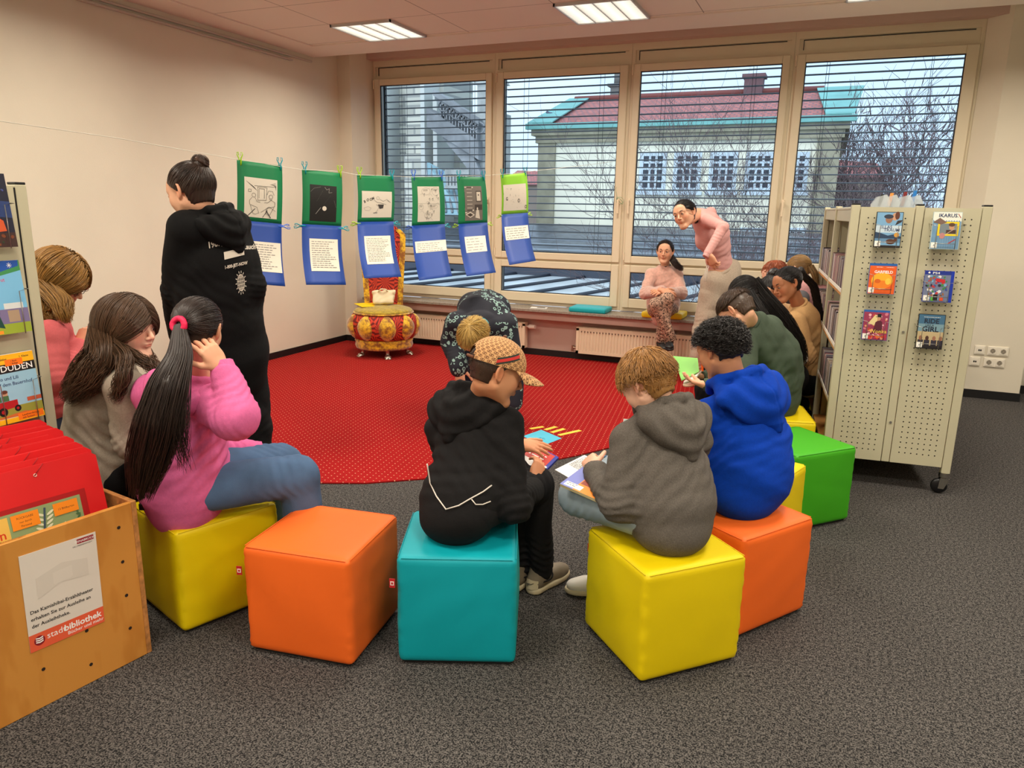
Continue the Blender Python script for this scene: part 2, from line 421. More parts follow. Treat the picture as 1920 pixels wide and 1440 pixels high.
# walls
struct(MB().box(WX0-.2, WX0, -3.0, 7.42, 0, CEIL+.2).build('wall_left', wallm))
m = MB(); m.prism([(WX0-.2, 7.42, 0), (WX0+.17, 7.42, 0), (-5.10, WY+.02, 0), (-5.10, 7.95, 0), (WX0-.2, 7.95, 0)], (0, 0, 0), (0, 0, 3.34))
struct(m.build('trim_1', wallm))
m = MB(); m.box(-5.1, 1.2, WY, 7.93, 0, .52); m.box(-5.3, 1.4, 7.68, 7.93, 3.235, 3.5)
struct(m.build('wall_back', bounce_wall))
m = MB(); m.prism([(1.03, 7.95, 0), (1.03, 7.80, 0), (1.19, WY, 0), (1.69, WY, 0), (1.69, 7.95, 0)], (0, 0, 0), (0, 0, 3.34))
struct(m.build('trim_2', wallm))
m = MB(); m.box(1.69, 5.0, 8.05, 8.2, 0, .9); m.box(1.69, 5, 8.05, 8.2, 3.1, 3.4); struct(m.build('wall_right_of_pillar', wallm)).name = 'wall_far_right'
struct(MB().box(4.9, 5.1, -3, 8.2, 0, 3.4).build('wall_right', wallm))
struct(MB().box(-5.5, 5.1, -3.1, -2.95, 0, 3.4).build('wall_rear', wallm))
# ceiling: panel field, plaster border, window recess
cm = mat('ceiling_tiles', (214, 198, 184), .9)
g = NT(cm); tc = g.n('ShaderNodeTexCoord'); sp = g.n('ShaderNodeSeparateXYZ'); g.l(tc.outputs['Object'], sp.inputs[0])
def seam(ax, off, per, w):
    fr = g.m('FRACT', g.m('DIVIDE', g.m('ADD', ax, off), per)); return g.m('LESS_THAN', g.m('ABSOLUTE', g.m('SUBTRACT', fr, .5)), w)
s1 = seam(sp.outputs['X'], 4.28+.525, 1.05, .004); s2 = seam(sp.outputs['Y'], -5.87+.3125+6.25, .625, .006)
g.l(g.mix(g.m('MAXIMUM', s1, s2), lin((236, 224, 212)), lin((160, 146, 134))), g.b.inputs['Base Color'])
struct(MB().box(-5.5, 5.1, -3.1, 7.0, CEIL, CEIL+.1).build('ceiling', cm, org=(0, 0, 0)))
m = MB(); m.box(-4.98, 5.1, 6.54, 7.0, CEIL-.012, CEIL); m.box(WX0, -4.98, -3, 7.0, CEIL-.012, CEIL)
struct(m.build('trim_3', ceilm)); struct(MB().box(-5.5, 5.1, 6.99, 8.2, 3.30, 3.4).build('trim_4', ceilm)); struct(MB().box(-5.5, 5.1, 6.98, 7.0, CEIL, 3.4).build('trim_5', ceilm))
# baseboards
struct(MB().box(WX0, WX0+.012, -3, 7.42, 0, .075).build('baseboard_left', blackm))
m = MB(); m.box(WX0+.012, -5.17, 7.405, 7.42, 0, .075); m.box(-5.1, 1.19, WY-.012, WY, 0, .075); struct(m.build('baseboard_back', blackm))
m = MB(); m.box(1.19, 1.70, WY-.012, WY, 0, .075); m.box(1.69, 1.702, WY, 8.05, 0, .075); m.box(1.70, 4.9, 8.038, 8.05, 0, .075); struct(m.build('baseboard_right', blackm))
# window sill
stone = mat('sill_stone', (150, 140, 128), .25, noise=.25, nscale=60)
m = MB(); m.bbox(-5.09, 1.02, 7.44, 7.77, .515, .545, .004); struct(m.build('trim_6', stone))
m = MB(); m.box(-5.06, 1.02, 7.50, 7.66, .43, .515); struct(m.build('trim_7', bounce_wall))
# ------------------------------------------------------------------ windows
glassm = bpy.data.materials.new('window_glass'); glassm.use_nodes = True; nt = glassm.node_tree; nt.nodes.clear()
o_ = nt.nodes.new('ShaderNodeOutputMaterial'); mxs = nt.nodes.new('ShaderNodeMixShader'); tr = nt.nodes.new('ShaderNodeBsdfTransparent'); gl = nt.nodes.new('ShaderNodeBsdfGlossy'); fr = nt.nodes.new('ShaderNodeFresnel')
gl.inputs['Roughness'].default_value = .02; fr.inputs['IOR'].default_value = 1.13; tr.inputs['Color'].default_value = (.94, .97, .98, 1)
nt.links.new(fr.outputs[0], mxs.inputs[0]); nt.links.new(tr.outputs[0], mxs.inputs[1]); nt.links.new(gl.outputs[0], mxs.inputs[2]); nt.links.new(mxs.outputs[0], o_.inputs['Surface'])
gasket = mat('gasket', (30, 34, 44), .5); slatm = mat('blind_slat', (74, 82, 96), .45, metal=.2); cordm = mat('cord_grey', (70, 75, 82), .7)  # slat colour darkened to carry the shade of their undersides
handlem = mat('handle_white', (232, 214, 186), .35)
FY = 7.78                       # inner face of the frames
bays = [(-5.10, -3.54), (-3.54, -2.03), (-2.03, -.49), (-.49, 1.03)]
panes = [(-5.0, -3.64), (-3.43, -2.14), (-1.93, -.585), (-.385, .905)]
for i, ((x0, x1), (g0, g1)) in enumerate(zip(bays, panes)):
    root = thing('window_%d' % (i+1), None, None, ((x0+x1)/2, FY, .55)); struct(root)
    m = MB()
    e = .035
    # fixed frame of the bay
    m.box(x0+e, x1-e, FY+.03, FY+.10, 3.17, 3.235); m.box(x0+e, x1-e, FY+.03, FY+.10, 3.03, 3.06); m.box(x0+.001, x0+e, FY+.03, FY+.10, .545, 3.235); m.box(x1-e, x1-.001, FY+.03, FY+.10, .545, 3.235)
    m.box(x0+e, x1-e, FY+.03, FY+.10, .545, .60); m.box(x0+e, x1-e, FY+.03, FY+.10, 1.04, 1.06)
    m.box(x0+e, x1-e, FY+.045, FY+.09, 3.06, 3.17)
    m.build('window_frame', whitem, root)
    m = MB(); m.box(x0+e+.04, x1-e-.04, FY+.035, FY+.045, 3.157, 3.163); m.box(x0+e+.035, x0+e+.041, FY+.035, FY+.045, 3.075, 3.163); m.build('vent_slot', blackm, root)
    # casement
    for nm, z0, z1, p0, p1 in (('casement', 1.06, 3.035, 1.135, 2.965), ('lower_frame', .585, 1.04, .685, .965)):
        m = MB(); a0, a1 = x0+.028, x1-.028
        if i == 0 and nm == 'lower_frame': pass
        m.bbox(a0, g0, FY, FY+.07, z0, z1, .006); m.bbox(g1, a1, FY, FY+.07, z0, z1, .006); m.bbox(g0, g1, FY, FY+.07, p1, z1, .006); m.bbox(g0, g1, FY, FY+.07, z0, p0, .006)
        m.build(nm, whitem, root)
        m = MB(); t = .009
        m.box(g0, g0+t, FY+.02, FY+.034, p0, p1); m.box(g1-t, g1, FY+.02, FY+.034, p0, p1); m.box(g0, g1, FY+.02, FY+.034, p0, p0+t); m.box(g0, g1, FY+.02, FY+.034, p1-t, p1)
        m.build('gasket', gasket, root)
        m = MB(); m.box(g0, g1, FY+.034, FY+.042, p0, p1); m.build('glass', glassm, root)
    m = MB(); hx = {0: x1-.06, 1: x1-.055, 2: x1-.06, 3: x0+.05}[i]
    if i in (0, 1, 2, 3):
        if i == 2: hx = x0+.055
        if i == 3: hx = x0-.03+.06
        m.bbox(hx-.013, hx+.013, FY-.012, FY, 1.66, 1.73, .004); m.cyl((hx, FY-.012, 1.70), (hx, FY-.045, 1.70), .009)
        m.bbox(hx-.010, hx+.010, FY-.055, FY-.038, 1.57, 1.715, .004); m.build('handle', handlem, root)
    m = MB(); hx = x0+.024 if i != 1 else x0+.03
    m.cyl((hx, FY-.004, 2.93), (hx, FY-.004, 3.02), .009); m.cyl((hx, FY-.004, 1.09), (hx, FY-.004, 1.17), .009); m.build('hinge', handlem, root)
    # venetian blind outside
    bl = thing('venetian_blind', ['outside venetian blind in the window nearest the left wall, church behind it', 'outside venetian blind in the window where the cord is tied, second from the left wall',
        'outside venetian blind in the window behind the standing and the seated girl', 'outside venetian blind in the window behind the book shelves, nearest the right pillar'][i], 'blind', ((x0+x1)/2, 7.99, 1.1), 'outside venetian blinds')
    m = MB(); z = 1.13; k = 0
    while z < 3.0:
        tl = math.radians(3); V = []; n = 5
        for q in range(n):
            s_ = (q/(n-1)-.5)*.078; V += [(x0+.055, 7.99+s_*math.cos(tl), z+s_*math.sin(tl)+.010*(1-(2*q/(n-1)-1)**2)), (x1-.055, 7.99+s_*math.cos(tl), z+s_*math.sin(tl)+.010*(1-(2*q/(n-1)-1)**2))]
        V = np.array(V); b = len(V); V2 = np.concatenate([V, V-A(0, 0, .0025)])
        F = [(2*q, 2*q+1, 2*q+3, 2*q+2) for q in range(n-1)]+[(b+2*q, b+2*q+2, b+2*q+3, b+2*q+1) for q in range(n-1)]+[(0, b, b+1, 1), (2*n-2, 2*n-1, b+2*n-1, b+2*n-2)]
        m.add(V2, F, False); z += .0762; k += 1
    m.build('slats', slatm, bl)
    m = MB()
    for fx in (.19, .76):
        xx = x0+(x1-x0)*fx
        for dx, dy in ((0, -.04), (.022, .04)): m.cyl((xx+dx, 7.99+dy, 1.1), (xx+dx, 7.99+dy, 3.05), .0022, n=5)
    m.build('ladder_cord', cordm, bl)
    m = MB(); m.box(x0+.035, x0+.055, 7.97, 8.01, .6, 3.05); m.build('guide_rail', gasket, bl); m = MB(); m.box(x1-.055, x1-.035, 7.97, 8.01, .6, 3.05); m.build('guide_rail', gasket, bl)
# pressed outside wall under and beside the glass
m = MB(); m.box(-5.5, 1.7, 7.93, 8.1, -.6, .5); m.box(-5.5, -5.12, 7.95, 8.1, -.6, 3.5); m.box(-5.5, 1.7, 7.93, 8.06, 3.1, 3.6); struct(m.build('trim_8', mat('facade', (150, 150, 148), .9)))
# ------------------------------------------------------------------ ceiling lamps, rail
housem = mat('lamp_housing', (205, 205, 205), .4, metal=.3); diffm = mat('lamp_diffuser', (255, 246, 226), .5, emit=2.2)
g = NT(diffm); tc = g.n('ShaderNodeTexCoord'); sp = g.n('ShaderNodeSeparateXYZ'); g.l(tc.outputs['Object'], sp.inputs[0])
w1 = g.m('ABSOLUTE', g.m('SUBTRACT', g.m('FRACT', g.m('ADD', g.m('MULTIPLY', sp.outputs['X'], 1/.145), 20)), .5))
w2 = g.m('ABSOLUTE', g.m('SUBTRACT', g.m('FRACT', g.m('ADD', g.m('MULTIPLY', sp.outputs['Y'], 1/.05), 20)), .5))
st_ = g.m('ADD', g.m('MULTIPLY', w1, -.9), g.m('ADD', 1.32, g.m('MULTIPLY', w2, -.55))); g.l(st_, g.b.inputs['Emission Strength']); g.b.inputs['Base Color'].default_value = (.3, .3, .28, 1)
for i, (x, y) in enumerate(LAMPS[:12]):
    lb = ['square recessed ceiling lamp, the one nearest the left wall corner', 'square recessed ceiling lamp above the middle windows, the large lit one', 'square recessed ceiling lamp cut by the top edge above the right windows'][i] if i < 3 else 'square recessed ceiling lamp in the ceiling field towards the rear of the room'
    t = thing('ceiling_light', lb, 'ceiling lamp', (x, y, CEIL), 'recessed ceiling lamps')
    m = MB(); h = .3125; e = .014; z0, z1 = CEIL-.022, CEIL
    m.box(x-h, x-h+e, y-h, y+h, z0, z1); m.box(x+h-e, x+h, y-h, y+h, z0, z1); m.box(x-h, x+h, y-h, y-h+e, z0, z1); m.box(x-h, x+h, y+h-e, y+h, z0, z1); m.build('lamp_frame', housem, t)
    o = MB().box(x-h+e, x+h-e, y-h+e, y+h-e, CEIL-.014, CEIL-.002).build('diffuser', diffm, t)
    m = MB()
    for k in (1, 2, 3): xx = x-h+e+k*(2*h-2*e)/4; m.box(xx-.004, xx+.004, y-h+e, y+h-e, CEIL-.021, CEIL-.013)
    m.build('louvre', housem, t)
t = thing('picture_rail', 'grey double rail along the top of the left wall under the ceiling', 'rail', (WX0, 5.3, 3.08))
m = MB(); m.bbox(WX0, WX0+.025, 1.5, 6.95, 3.085, 3.105); m.build('rail', mat('rail_alu', (196, 188, 176), .4), t)
m = MB(); m.bbox(WX0+.002, WX0+.03, 1.5, 6.6, 3.045, 3.065); m.cyl((WX0+.015, 6.6, 3.055), (WX0+.015, 6.63, 3.055), .009); m.build('rail', mat('rail_alu', (196, 188, 176), .4), t)
# ------------------------------------------------------------------ red carpet
rugm = mat('red_carpet', (196, 22, 22), .95, spec=.15)
g = NT(rugm); tc = g.n('ShaderNodeTexCoord'); mp = g.n('ShaderNodeMapping'); mp.inputs['Rotation'].default_value = (0, 0, math.radians(37)); g.l(tc.outputs['Object'], mp.inputs[0])
sp = g.n('ShaderNodeSeparateXYZ'); g.l(mp.outputs[0], sp.inputs[0])
s = .056
def dots(ox, oy):
    a = g.m('SUBTRACT', g.m('FRACT', g.m('ADD', g.m('DIVIDE', sp.outputs['X'], s), 200+ox)), .5); b = g.m('SUBTRACT', g.m('FRACT', g.m('ADD', g.m('DIVIDE', sp.outputs['Y'], s), 200+oy)), .5)
    return g.m('LESS_THAN', g.m('ADD', g.m('MULTIPLY', a, a), g.m('MULTIPLY', g.m('MULTIPLY', b, b), 1.6)), .0068)
dd = g.m('MAXIMUM', dots(0, 0), dots(.5, .5))
nz = g.n('ShaderNodeTexNoise'); nz.inputs['Scale'].default_value = 190; g.l(tc.outputs['Object'], nz.inputs['Vector'])
base = g.mix(nz.outputs['Fac'], lin((118, 8, 12)), lin((176, 26, 26)))
g.l(g.mix(dd, base, lin((214, 150, 120))), g.b.inputs['Base Color'])
bp = g.n('ShaderNodeBump'); bp.inputs['Strength'].default_value = .5; bp.inputs['Distance'].default_value = .003; g.l(nz.outputs['Fac'], bp.inputs['Height']); g.l(bp.outputs['Normal'], g.b.inputs['Normal'])
arc = [(-2.64, 3.34), (-2.38, 3.46), (-2.11, 3.67), (-1.86, 3.91), (-1.62, 4.19), (-1.40, 4.50), (-1.21, 4.83), (-1.05, 5.2), (-.93, 5.6), (-.85, 6.1), (-.82, 6.7), (-.82, 7.62)]
poly = [(-5.30, 7.39), (-5.30, 4.9)]+[(-3.77, 3.98)]+arc+[(-5.09, 7.62), (-5.16, 7.39)]
m = MB(); m.prism([(x, y, 0) for x, y in poly][::-1], (0, 0, .001), (0, 0, .009)); tag(m.build('red_rug', rugm, org=(-3, 5.5, 0)), 'large red dotted carpet laid over the grey floor below the windows', 'carpet')
# ------------------------------------------------------------------ radiators
radm = mat('radiator_paint', (226, 206, 178), .4); dark = mat('slot_dark', (96, 78, 66), .8); lite = mat('slot_lite', (250, 236, 205), .6)
def radiator(x0, x1, valve, lb):
    t = thing('radiator', lb, 'radiator', ((x0+x1)/2, 7.56, .1)); z0, z1 = .09, .375; y0, y1 = 7.53, 7.62
    m = MB(); m.box(x0, x1, y0+.006, y1, z0, z1-.008)
    n = int((x1-x0-.06)/.0335); p = (x1-x0-.06)/n; V = []
    for k in range(n):
        xa = x0+.03+k*p; V += [(xa, .006), (xa+p*.18, 0), (xa+p*.62, 0), (xa+p*.8, .006)]
    V.append((x1-.03, .006)); W = [(x, y0+d-.004, z) for z in (z0+.03, z1-.035) for x, d in V]; L = len(V)
    m.add(W, [(k, k+1, L+k+1, L+k) for k in range(L-1)]); m.box(x0, x1, y0-.004, y0+.006, z0, z0+.03); m.box(x0, x1, y0-.004, y0+.006, z1-.035, z1-.008); m.box(x0, x0+.03, y0-.004, y0+.006, z0, z1-.01); m.box(x1-.03, x1, y0-.004, y0+.006, z0, z1-.01)
    m.build('panel', radm, t)
    m = MB(); m.bbox(x0-.004, x1+.004, y0-.002, y1, z1-.01, z1, .003)
    for k in range(int((x1-x0)/.02)): m.box(x0+.01+k*.02, x0+.016+k*.02, y0+.02, y1-.02, z1-.001, z1+.003)
    m.build('top_grille', radm, t)
    m = MB()
    for k in range(n): xa = x0+.03+k*p; m.box(xa+p*.78, xa+p*1.05, y0-.0065, y0-.004, z1-.052, z1-.040)
    m.build('slots', dark, t)
    m = MB()
    if valve > 0: m.cyl((x1, 7.58, .33), (x1+.045, 7.58, .33), .010); m.cyl((x1+.04, 7.57, .33), (x1+.115, 7.55, .335), .026, .022, 14)
    else: m.cyl((x0-.06, 7.57, .14), (x0, 7.57, .14), .010); m.cyl((x0-.05, 7.57, .10), (x0-.05, 7.57, .165), .013); m.cyl((x0-.05, 7.57, .14), (x0-.05, 7.65, .14), .008)
    m.build('valve', mat('valve_white', (236, 226, 214), .35) if valve > 0 else mat('brass_valve', (170, 150, 130), .3, metal=.8), t)
    m = MB(); m.box(x0+.2, x0+.24, y1-.01, WY, .14, .33); m.box(x1-.24, x1-.2, y1-.01, WY, .14, .33); m.build('bracket', radm, t)
radiator(-4.66, -3.02, 1, 'long low panel radiator under the sill beside the yellow chair')
radiator(-2.42, -.30, -1, 'long low panel radiator under the sill below the seated girl')
t = thing('radiator', 'radiator corner with a round valve at the right picture edge past the pillar', 'radiator', (2.2, 7.9, .1))
m = MB(); m.box(1.9, 3.2, 7.9, 7.98, .2, .62); m.box(1.9, 3.2, 7.98, 8.05, .3, .35); m.build('panel', radm, t); m = MB(); m.cyl((1.9, 7.94, .27), (1.83, 7.94, .27), .03); m.build('valve', mat('valve_white', (236, 226, 214), .35), t)
struct(MB().bbox(1.70, 4.9, 7.86, 8.1, .76, .80).build('trim_9', whitem))
m = MB(); m.box(1.70, 4.9, 8.1, 8.2, .8, 3.1); struct(m.build('wall_right_back', wallm))
# ------------------------------------------------------------------ sockets on the pillar
sockm = mat('socket_white', (238, 230, 214), .35)
def socket(cx, cz, n, lb, kind='s'):
    w = .081; y = WY; t = thing('wall_socket', lb, 'socket', (cx, y, cz))
    m = MB(); x0, x1 = cx-w*n/2, cx+w*n/2; m.bbox(x0, x1, y-.010, y, cz-.04, cz+.04, .003)
    m.build('cover_plate', sockm, t)
    for k in range(n):
        c = x0+w*(k+.5); m = MB(); m.bbox(c-.029, c+.029, y-.013, y-.009, cz-.029, cz+.029, .002); m.build('insert', sockm, t)
        m = MB()
        if kind == 's':
            m.disc((c, y-.0135, cz), (0, -1, 0), .0205, 20); o = m.build('outlet_recess', mat('socket_grey', (150, 140, 124), .5), t)
            m = MB(); m.disc((c-.0095, y-.0138, cz), (0, -1, 0), .0028, 8); m.disc((c+.0095, y-.0138, cz), (0, -1, 0), .0028, 8); m.box(c-.003, c+.003, y-.0139, y-.0136, cz+.014, cz+.02); m.box(c-.003, c+.003, y-.0139, y-.0136, cz-.02, cz-.014); m.build('contacts', blackm, t)
        else: m.box(c-.012, c-.001, y-.0145, y-.0128, cz-.008, cz+.006); m.box(c+.002, c+.013, y-.0145, y-.0128, cz-.008, cz+.006); m.build('port', blackm, t)
socket(1.475, .44, 2, 'double white power socket on the pillar, upper one'); socket(1.46, .335, 2, 'double white power socket on the pillar, lower one')
socket(1.335, .44, 1, 'white data socket beside the shelf post, upper one', 'd'); socket(1.31, .335, 1, 'white data socket beside the shelf post, lower one', 'd')
# ------------------------------------------------------------------ things on the sill
def cushion(x0, x1, y0, y1, z, h, mt, lb, rot=0):
    S = Sdf(.008); cx, cy = (x0+x1)/2, (y0+y1)/2; S.add(rbox((cx, cy, z+h/2), rotz(rot), ((x1-x0)/2, (y1-y0)/2, h/2), .014), 0)
    S.displace(lambda p: -.004*np.cos((p[:, 0]-cx)*5)*np.cos((p[:, 1]-cy)*6)+.002*wob(p, 12)); V, F = S.mesh()
    t = thing('seat_cushion', lb, 'cushion', (cx, cy, z)); mesh_np('cushion_cover', V, F, mt, t)
    m = MB(); m.tube([(x0+.01, y0+.004, z+h*.55), (cx, y0-.001, z+h*.5), (x1-.01, y0+.004, z+h*.55)], .0025); m.build('piping', mt, t)
cushion(-2.49, -2.09, 7.45, 7.73, .547, .05, mat('teal_vinyl', (0, 165, 178), .45, bump=.1), 'flat turquoise seat cushion lying on the window sill')
cushion(-1.70, -1.29, 7.43, 7.74, .547, .055, mat('yellow_vinyl', (236, 205, 20), .45, bump=.1), 'flat yellow seat cushion under the seated girl on the sill')
t = thing('leaflet', 'small white leaflet with a dark photo lying on the window sill', 'leaflet', (-2.87, 7.56, .546))
m = MB(R=rotz(.2), T=A(-2.87, 7.56, .546)); m.box(-.09, .09, -.05, .05, 0, .006); m.build('paper', mat('paper_white', (238, 232, 222), .7), t)
m = MB(R=rotz(.2), T=A(-2.87, 7.56, .546)); m.box(-.02, .07, -.03, .03, .006, .007); m.build('photo', mat('photo_dark', (52, 36, 34), .4), t)
# ------------------------------------------------------------------ outside
creamm = mat('render_cream', (246, 242, 222), .9, noise=.06, nscale=.6); stonem = mat('cornice_stone', (168, 162, 140), .9, noise=.2, nscale=2)
copper = mat('copper_green', (122, 182, 178), .7, noise=.15, nscale=1); winw = mat('window_white_out', (205, 220, 232), .6); windk = mat('window_dark_out', (52, 58, 70), .15)
def tiled(name, c1, c2, su, sv):
    m = mat(name, c1, .8); g = NT(m); tc = g.n('ShaderNodeTexCoord'); b = g.n('ShaderNodeTexBrick'); g.l(tc.outputs['UV'], b.inputs['Vector'])
    b.inputs['Color1'].default_value = lin(c1); b.inputs['Color2'].default_value = lin(tuple(int(v*.82) for v in c1)); b.inputs['Mortar'].default_value = lin(c2)
    b.inputs['Scale'].default_value = 1; b.inputs['Brick Width'].default_value = su; b.inputs['Row Height'].default_value = sv; b.inputs['Mortar Size'].default_value = sv*.13; b.inputs['Bias'].default_value = -.1; g.l(b.outputs['Color'], g.b.inputs['Base Color']); return m
rooft = tiled('roof_tiles', (196, 116, 108), (140, 100, 104), .26, .30); brickm = tiled('ashlar', (214, 212, 200), (160, 160, 156), .9, .42)
def slab(name, pts, mt, th=(0, 0, -.2), parent=None, su=1.0, org=None):
    """planar polygon with thickness and a metric UV"""
    pts = [A(*p) for p in pts]; n = len(pts); u = nrm(pts[1]-pts[0]); nn = nrm(np.cross(pts[1]-pts[0], pts[-1]-pts[0])); v = np.cross(nn, u)
    V = np.array(pts+[p+A(*th) for p in pts]); uv = [((p-pts[0])@u, (p-pts[0])@v) for p in V]
    F = [list(range(n)), list(range(n, 2*n))[::-1]]+[[i, n+i, n+(i+1) % n, (i+1) % n] for i in range(n)]
    return mesh_np(name, V, F, mt, parent, False, org, uv=uv)
# neighbouring school-like building; facade plane about 33 m away
YB = 32.0; b0 = PY(1005, 300, YB); bR = PY(1556, 300, YB)
t = thing('cream_building', 'large cream building with red tiled roof and white barred windows outside', 'building', (b0[0]+10, YB, -6))
def Z(px, py, Y=YB): return PY(px, py, Y)[2]
def X(px, py, Y=YB): return PY(px, py, Y)[0]
xl, xr = X(1012, 300), X(1555, 300)+.3; zc = Z(1270, 245)
m = MB(); m.box(xl, xr, YB, YB+12, -6, zc); m.build('facade_wall', creamm, t)
m = MB(); m.box(xl-.05, xl+.75, YB-.12, YB+.2, -6, zc); m.box(xr-.8, xr+.05, YB-.12, YB+.2, -6, zc); m.build('corner_pilaster', stonem, t)
m = MB(); m.box(xl-.3, xr+.3, YB-.35, YB+12.3, zc-.1, zc+.2); m.box(xl-.15, xr+.15, YB-.2, YB+12, zc-.4, zc-.1); m.build('cornice', stonem, t)
m = MB(); m.box(xl-.5, xr+.5, YB-.55, YB-.3, zc+.15, zc+.38); m.build('gutter', copper, t)
rx0, rx1 = X(1078, 195, YB+5), X(1545, 170, YB+5); zr = Z(1350, 178, YB+5); e0 = (xl-.4, YB-.5, zc+.3); e1 = (xr+.4, YB-.5, zc+.3)
slab('tiled_roof', [e0, e1, (rx1, YB+5, zr), (rx0, YB+5, zr)], rooft, (0, 0, -.15), t)
hp0 = A(xl-.4, YB-.55, zc+.38); hpw = 1.9
m = MB(); m.prism([hp0, hp0+A(1.15, 0, .02), (rx0+.75, YB+5, zr+.08), (rx0-.3, YB+5, zr+.08)], (0, 0, 0), (0, 0, .05)); m.prism([(rx1-.3, YB+5, zr+.1), (xr-.6, YB-.5, zc+.4), (xr+.4, YB-.5, zc+.4), (rx1+1.6, YB+5, zr+.1)], (0, 0, 0), (0, 0, .05)); m.build('copper_hip', copper, t)
slab('side_roof', [(rx0, YB+5, zr), (xl-.4, YB-.5, zc+.3), (xl-.4, YB+12, zc+.3), (rx0, YB+7, zr)], copper, (0, 0, -.1), t)
m = MB(); m.tube([(rx0, YB+5, zr+.08), (rx1, YB+5, zr+.08)], .13, 8); m.build('ridge_tiles', mat('ridge', (128, 74, 70), .8), t)
m = MB(); c0 = PY(1413, 172, YB+5); m.box(c0[0]-.4, c0[0]+.4, YB+4.6, YB+5.4, zr-.5, Z(1413, 147, YB+5)); m.box(c0[0]-.5, c0[0]+.5, YB+4.5, YB+5.5, Z(1413, 147, YB+5), Z(1413, 141, YB+5)); m.build('chimney', mat('chimney_brick', (110, 84, 88), .9), t)
m = MB(); c0 = PY(1156, 190, YB+5.5); m.box(c0[0]-.28, c0[0]+.28, YB+5.3, YB+5.9, zr-.8, Z(1156, 160, YB+5.5)); m.box(c0[0]-.42, c0[0]+.42, YB+5.2, YB+6, Z(1156, 163, YB+5.5), Z(1156, 158, YB+5.5)); m.lathe([(.2, 0), (.2, .5), (.05, .9)], (c0[0], YB+5.6, Z(1156, 158, YB+5.5)), 10); m.build('chimney', mat('chimney_stone', (120, 118, 116), .9), t)
def far_window(px0, px1, py0, py1, nx, ny):
    x0, x1 = X(px0, (py0+py1)/2), X(px1, (py0+py1)/2); z1, z0 = Z(px0, py0), Z(px0, py1)
    m = MB(); f = .16; m.box(x0-f, x1+f, YB-.06, YB+.05, z0-f, z0); m.box(x0-f, x1+f, YB-.06, YB+.05, z1, z1+f); m.box(x0-f, x0, YB-.06, YB+.05, z0, z1); m.box(x1, x1+f, YB-.06, YB+.05, z0, z1)
    m.box(x0-f*1.6, x1+f*1.6, YB-.16, YB+.02, z0-f*1.8, z0-f*.9)
    for k in range(1, nx): xx = x0+(x1-x0)*k/nx; m.box(xx-.045, xx+.045, YB-.05, YB, z0, z1)
    for k in range(1, ny): zz = z0+(z1-z0)*k/ny; m.box(x0, x1, YB-.043, YB-.001, zz-.04, zz+.04)
    w = m.build('window', winw, t); MB().box(x0, x1, YB-.02, YB+.02, z0, z1).build('pane', windk, w)
for a, b in ((1206, 1242), (1270, 1307), (1337, 1374), (1405, 1442), (1470, 1507)): far_window(a, b, 293, 352, 3, 5)
far_window(1392, 1428, 434, 500, 3, 4); far_window(1466, 1500, 434, 500, 3, 4)
# pigeon on the hip
t = thing('pigeon', 'small grey pigeon sitting on the green copper roof edge', 'bird', PY(1031, 214, YB+1.4)); c = PY(1031, 218, YB+1.4)
S = Sdf(.015); S.add(ell(c+A(0, 0, .1), (.17, .08, .075)), .05); S.add(ell(c+A(-.13, 0, .19), (.05, .045, .055)), .1); S.add(rc(c+A(.14, 0, .07), c+A(.26, 0, .04), .035, .02), .05); V, F = S.mesh(); mesh_np('body', V, F, mat('pigeon_grey', (84, 90, 108), .8), t)
m = MB(); m.cyl(c+A(-.17, 0, .19), c+A(-.22, 0, .18), .014, .005, 6); m.build('beak', mat('beak', (60, 50, 50), .6), t)
# church: stepped stone wall, flying buttress with tracery, pinnacle
YC = 30.0; t = thing('church', 'grey stone church with a flying buttress and tracery outside the left window', 'church', (PY(760, 300, YC)[0], YC, -6))
def bx(px0, px1, py0, py1, Y=YC, d=2.0, mt=None, nm='buttress', zb=None):
    x0, x1 = X(px0, 300, Y), X(px1, 300, Y); z1 = Z(px0, py0, Y); z0 = Z(px0, py1, Y) if zb is None else zb
    V = [(x0, Y, z0), (x1, Y, z0), (x1, Y, z1), (x0, Y, z1)]
    slab(nm, V, mt or brickm, (0, d, 0), t)
bx(640, 762, 100, 480, YC+1.5, 6, nm='wall', zb=-6); bx(758, 800, 290, 480, YC, 3, nm='stepped_pier', zb=-6); bx(762, 800, 100, 290, YC+.8, 3, nm='stepped_pier'); bx(798, 832, 135, 480, YC+1.2, 3, nm='stepped_pier', zb=-6); bx(830, 862, 215, 480, YC+1.4, 2, nm='stepped_pier', zb=-6)
shaft = mat('stone_shaft', (206, 208, 204), .9)
m = MB()
for px, a, b in ((795, 140, 470), (818, 175, 470), (714, 150, 470)): x = X(px, 300, YC-.1); m.box(x-.10, x+.10, YC-.2, YC+1.4, -6, Z(px, a, YC))
m.build('shaft', shaft, t)
dk = mat('weathered_stone', (150, 152, 156), .9, noise=.3, nscale=1.5)
def beam(pts, w, dep, Y, nm='flying_arch'):
    m = MB()
    for a, b in zip(pts[:-1], pts[1:]):
        p, q = PY(*a, Y), PY(*b, Y); m.prism([p+A(0, 0, w/2), q+A(0, 0, w/2), q-A(0, 0, w/2), p-A(0, 0, w/2)], (0, 0, 0), (0, dep, 0))
    m.build(nm, dk, t)
beam([(800, 220), (850, 252), (897, 282)], .75, .8, YC-1, 'flying_arch'); beam([(830, 238), (862, 275), (884, 305), (900, 345)], .95, .7, YC-.9, 'flying_arch')
beam([(812, 174), (850, 198), (897, 228)], .22, .6, YC-1, 'coping'); beam([(815, 184), (850, 207), (897, 236)], .16, .4, YC-.9, 'coping')
m = MB()
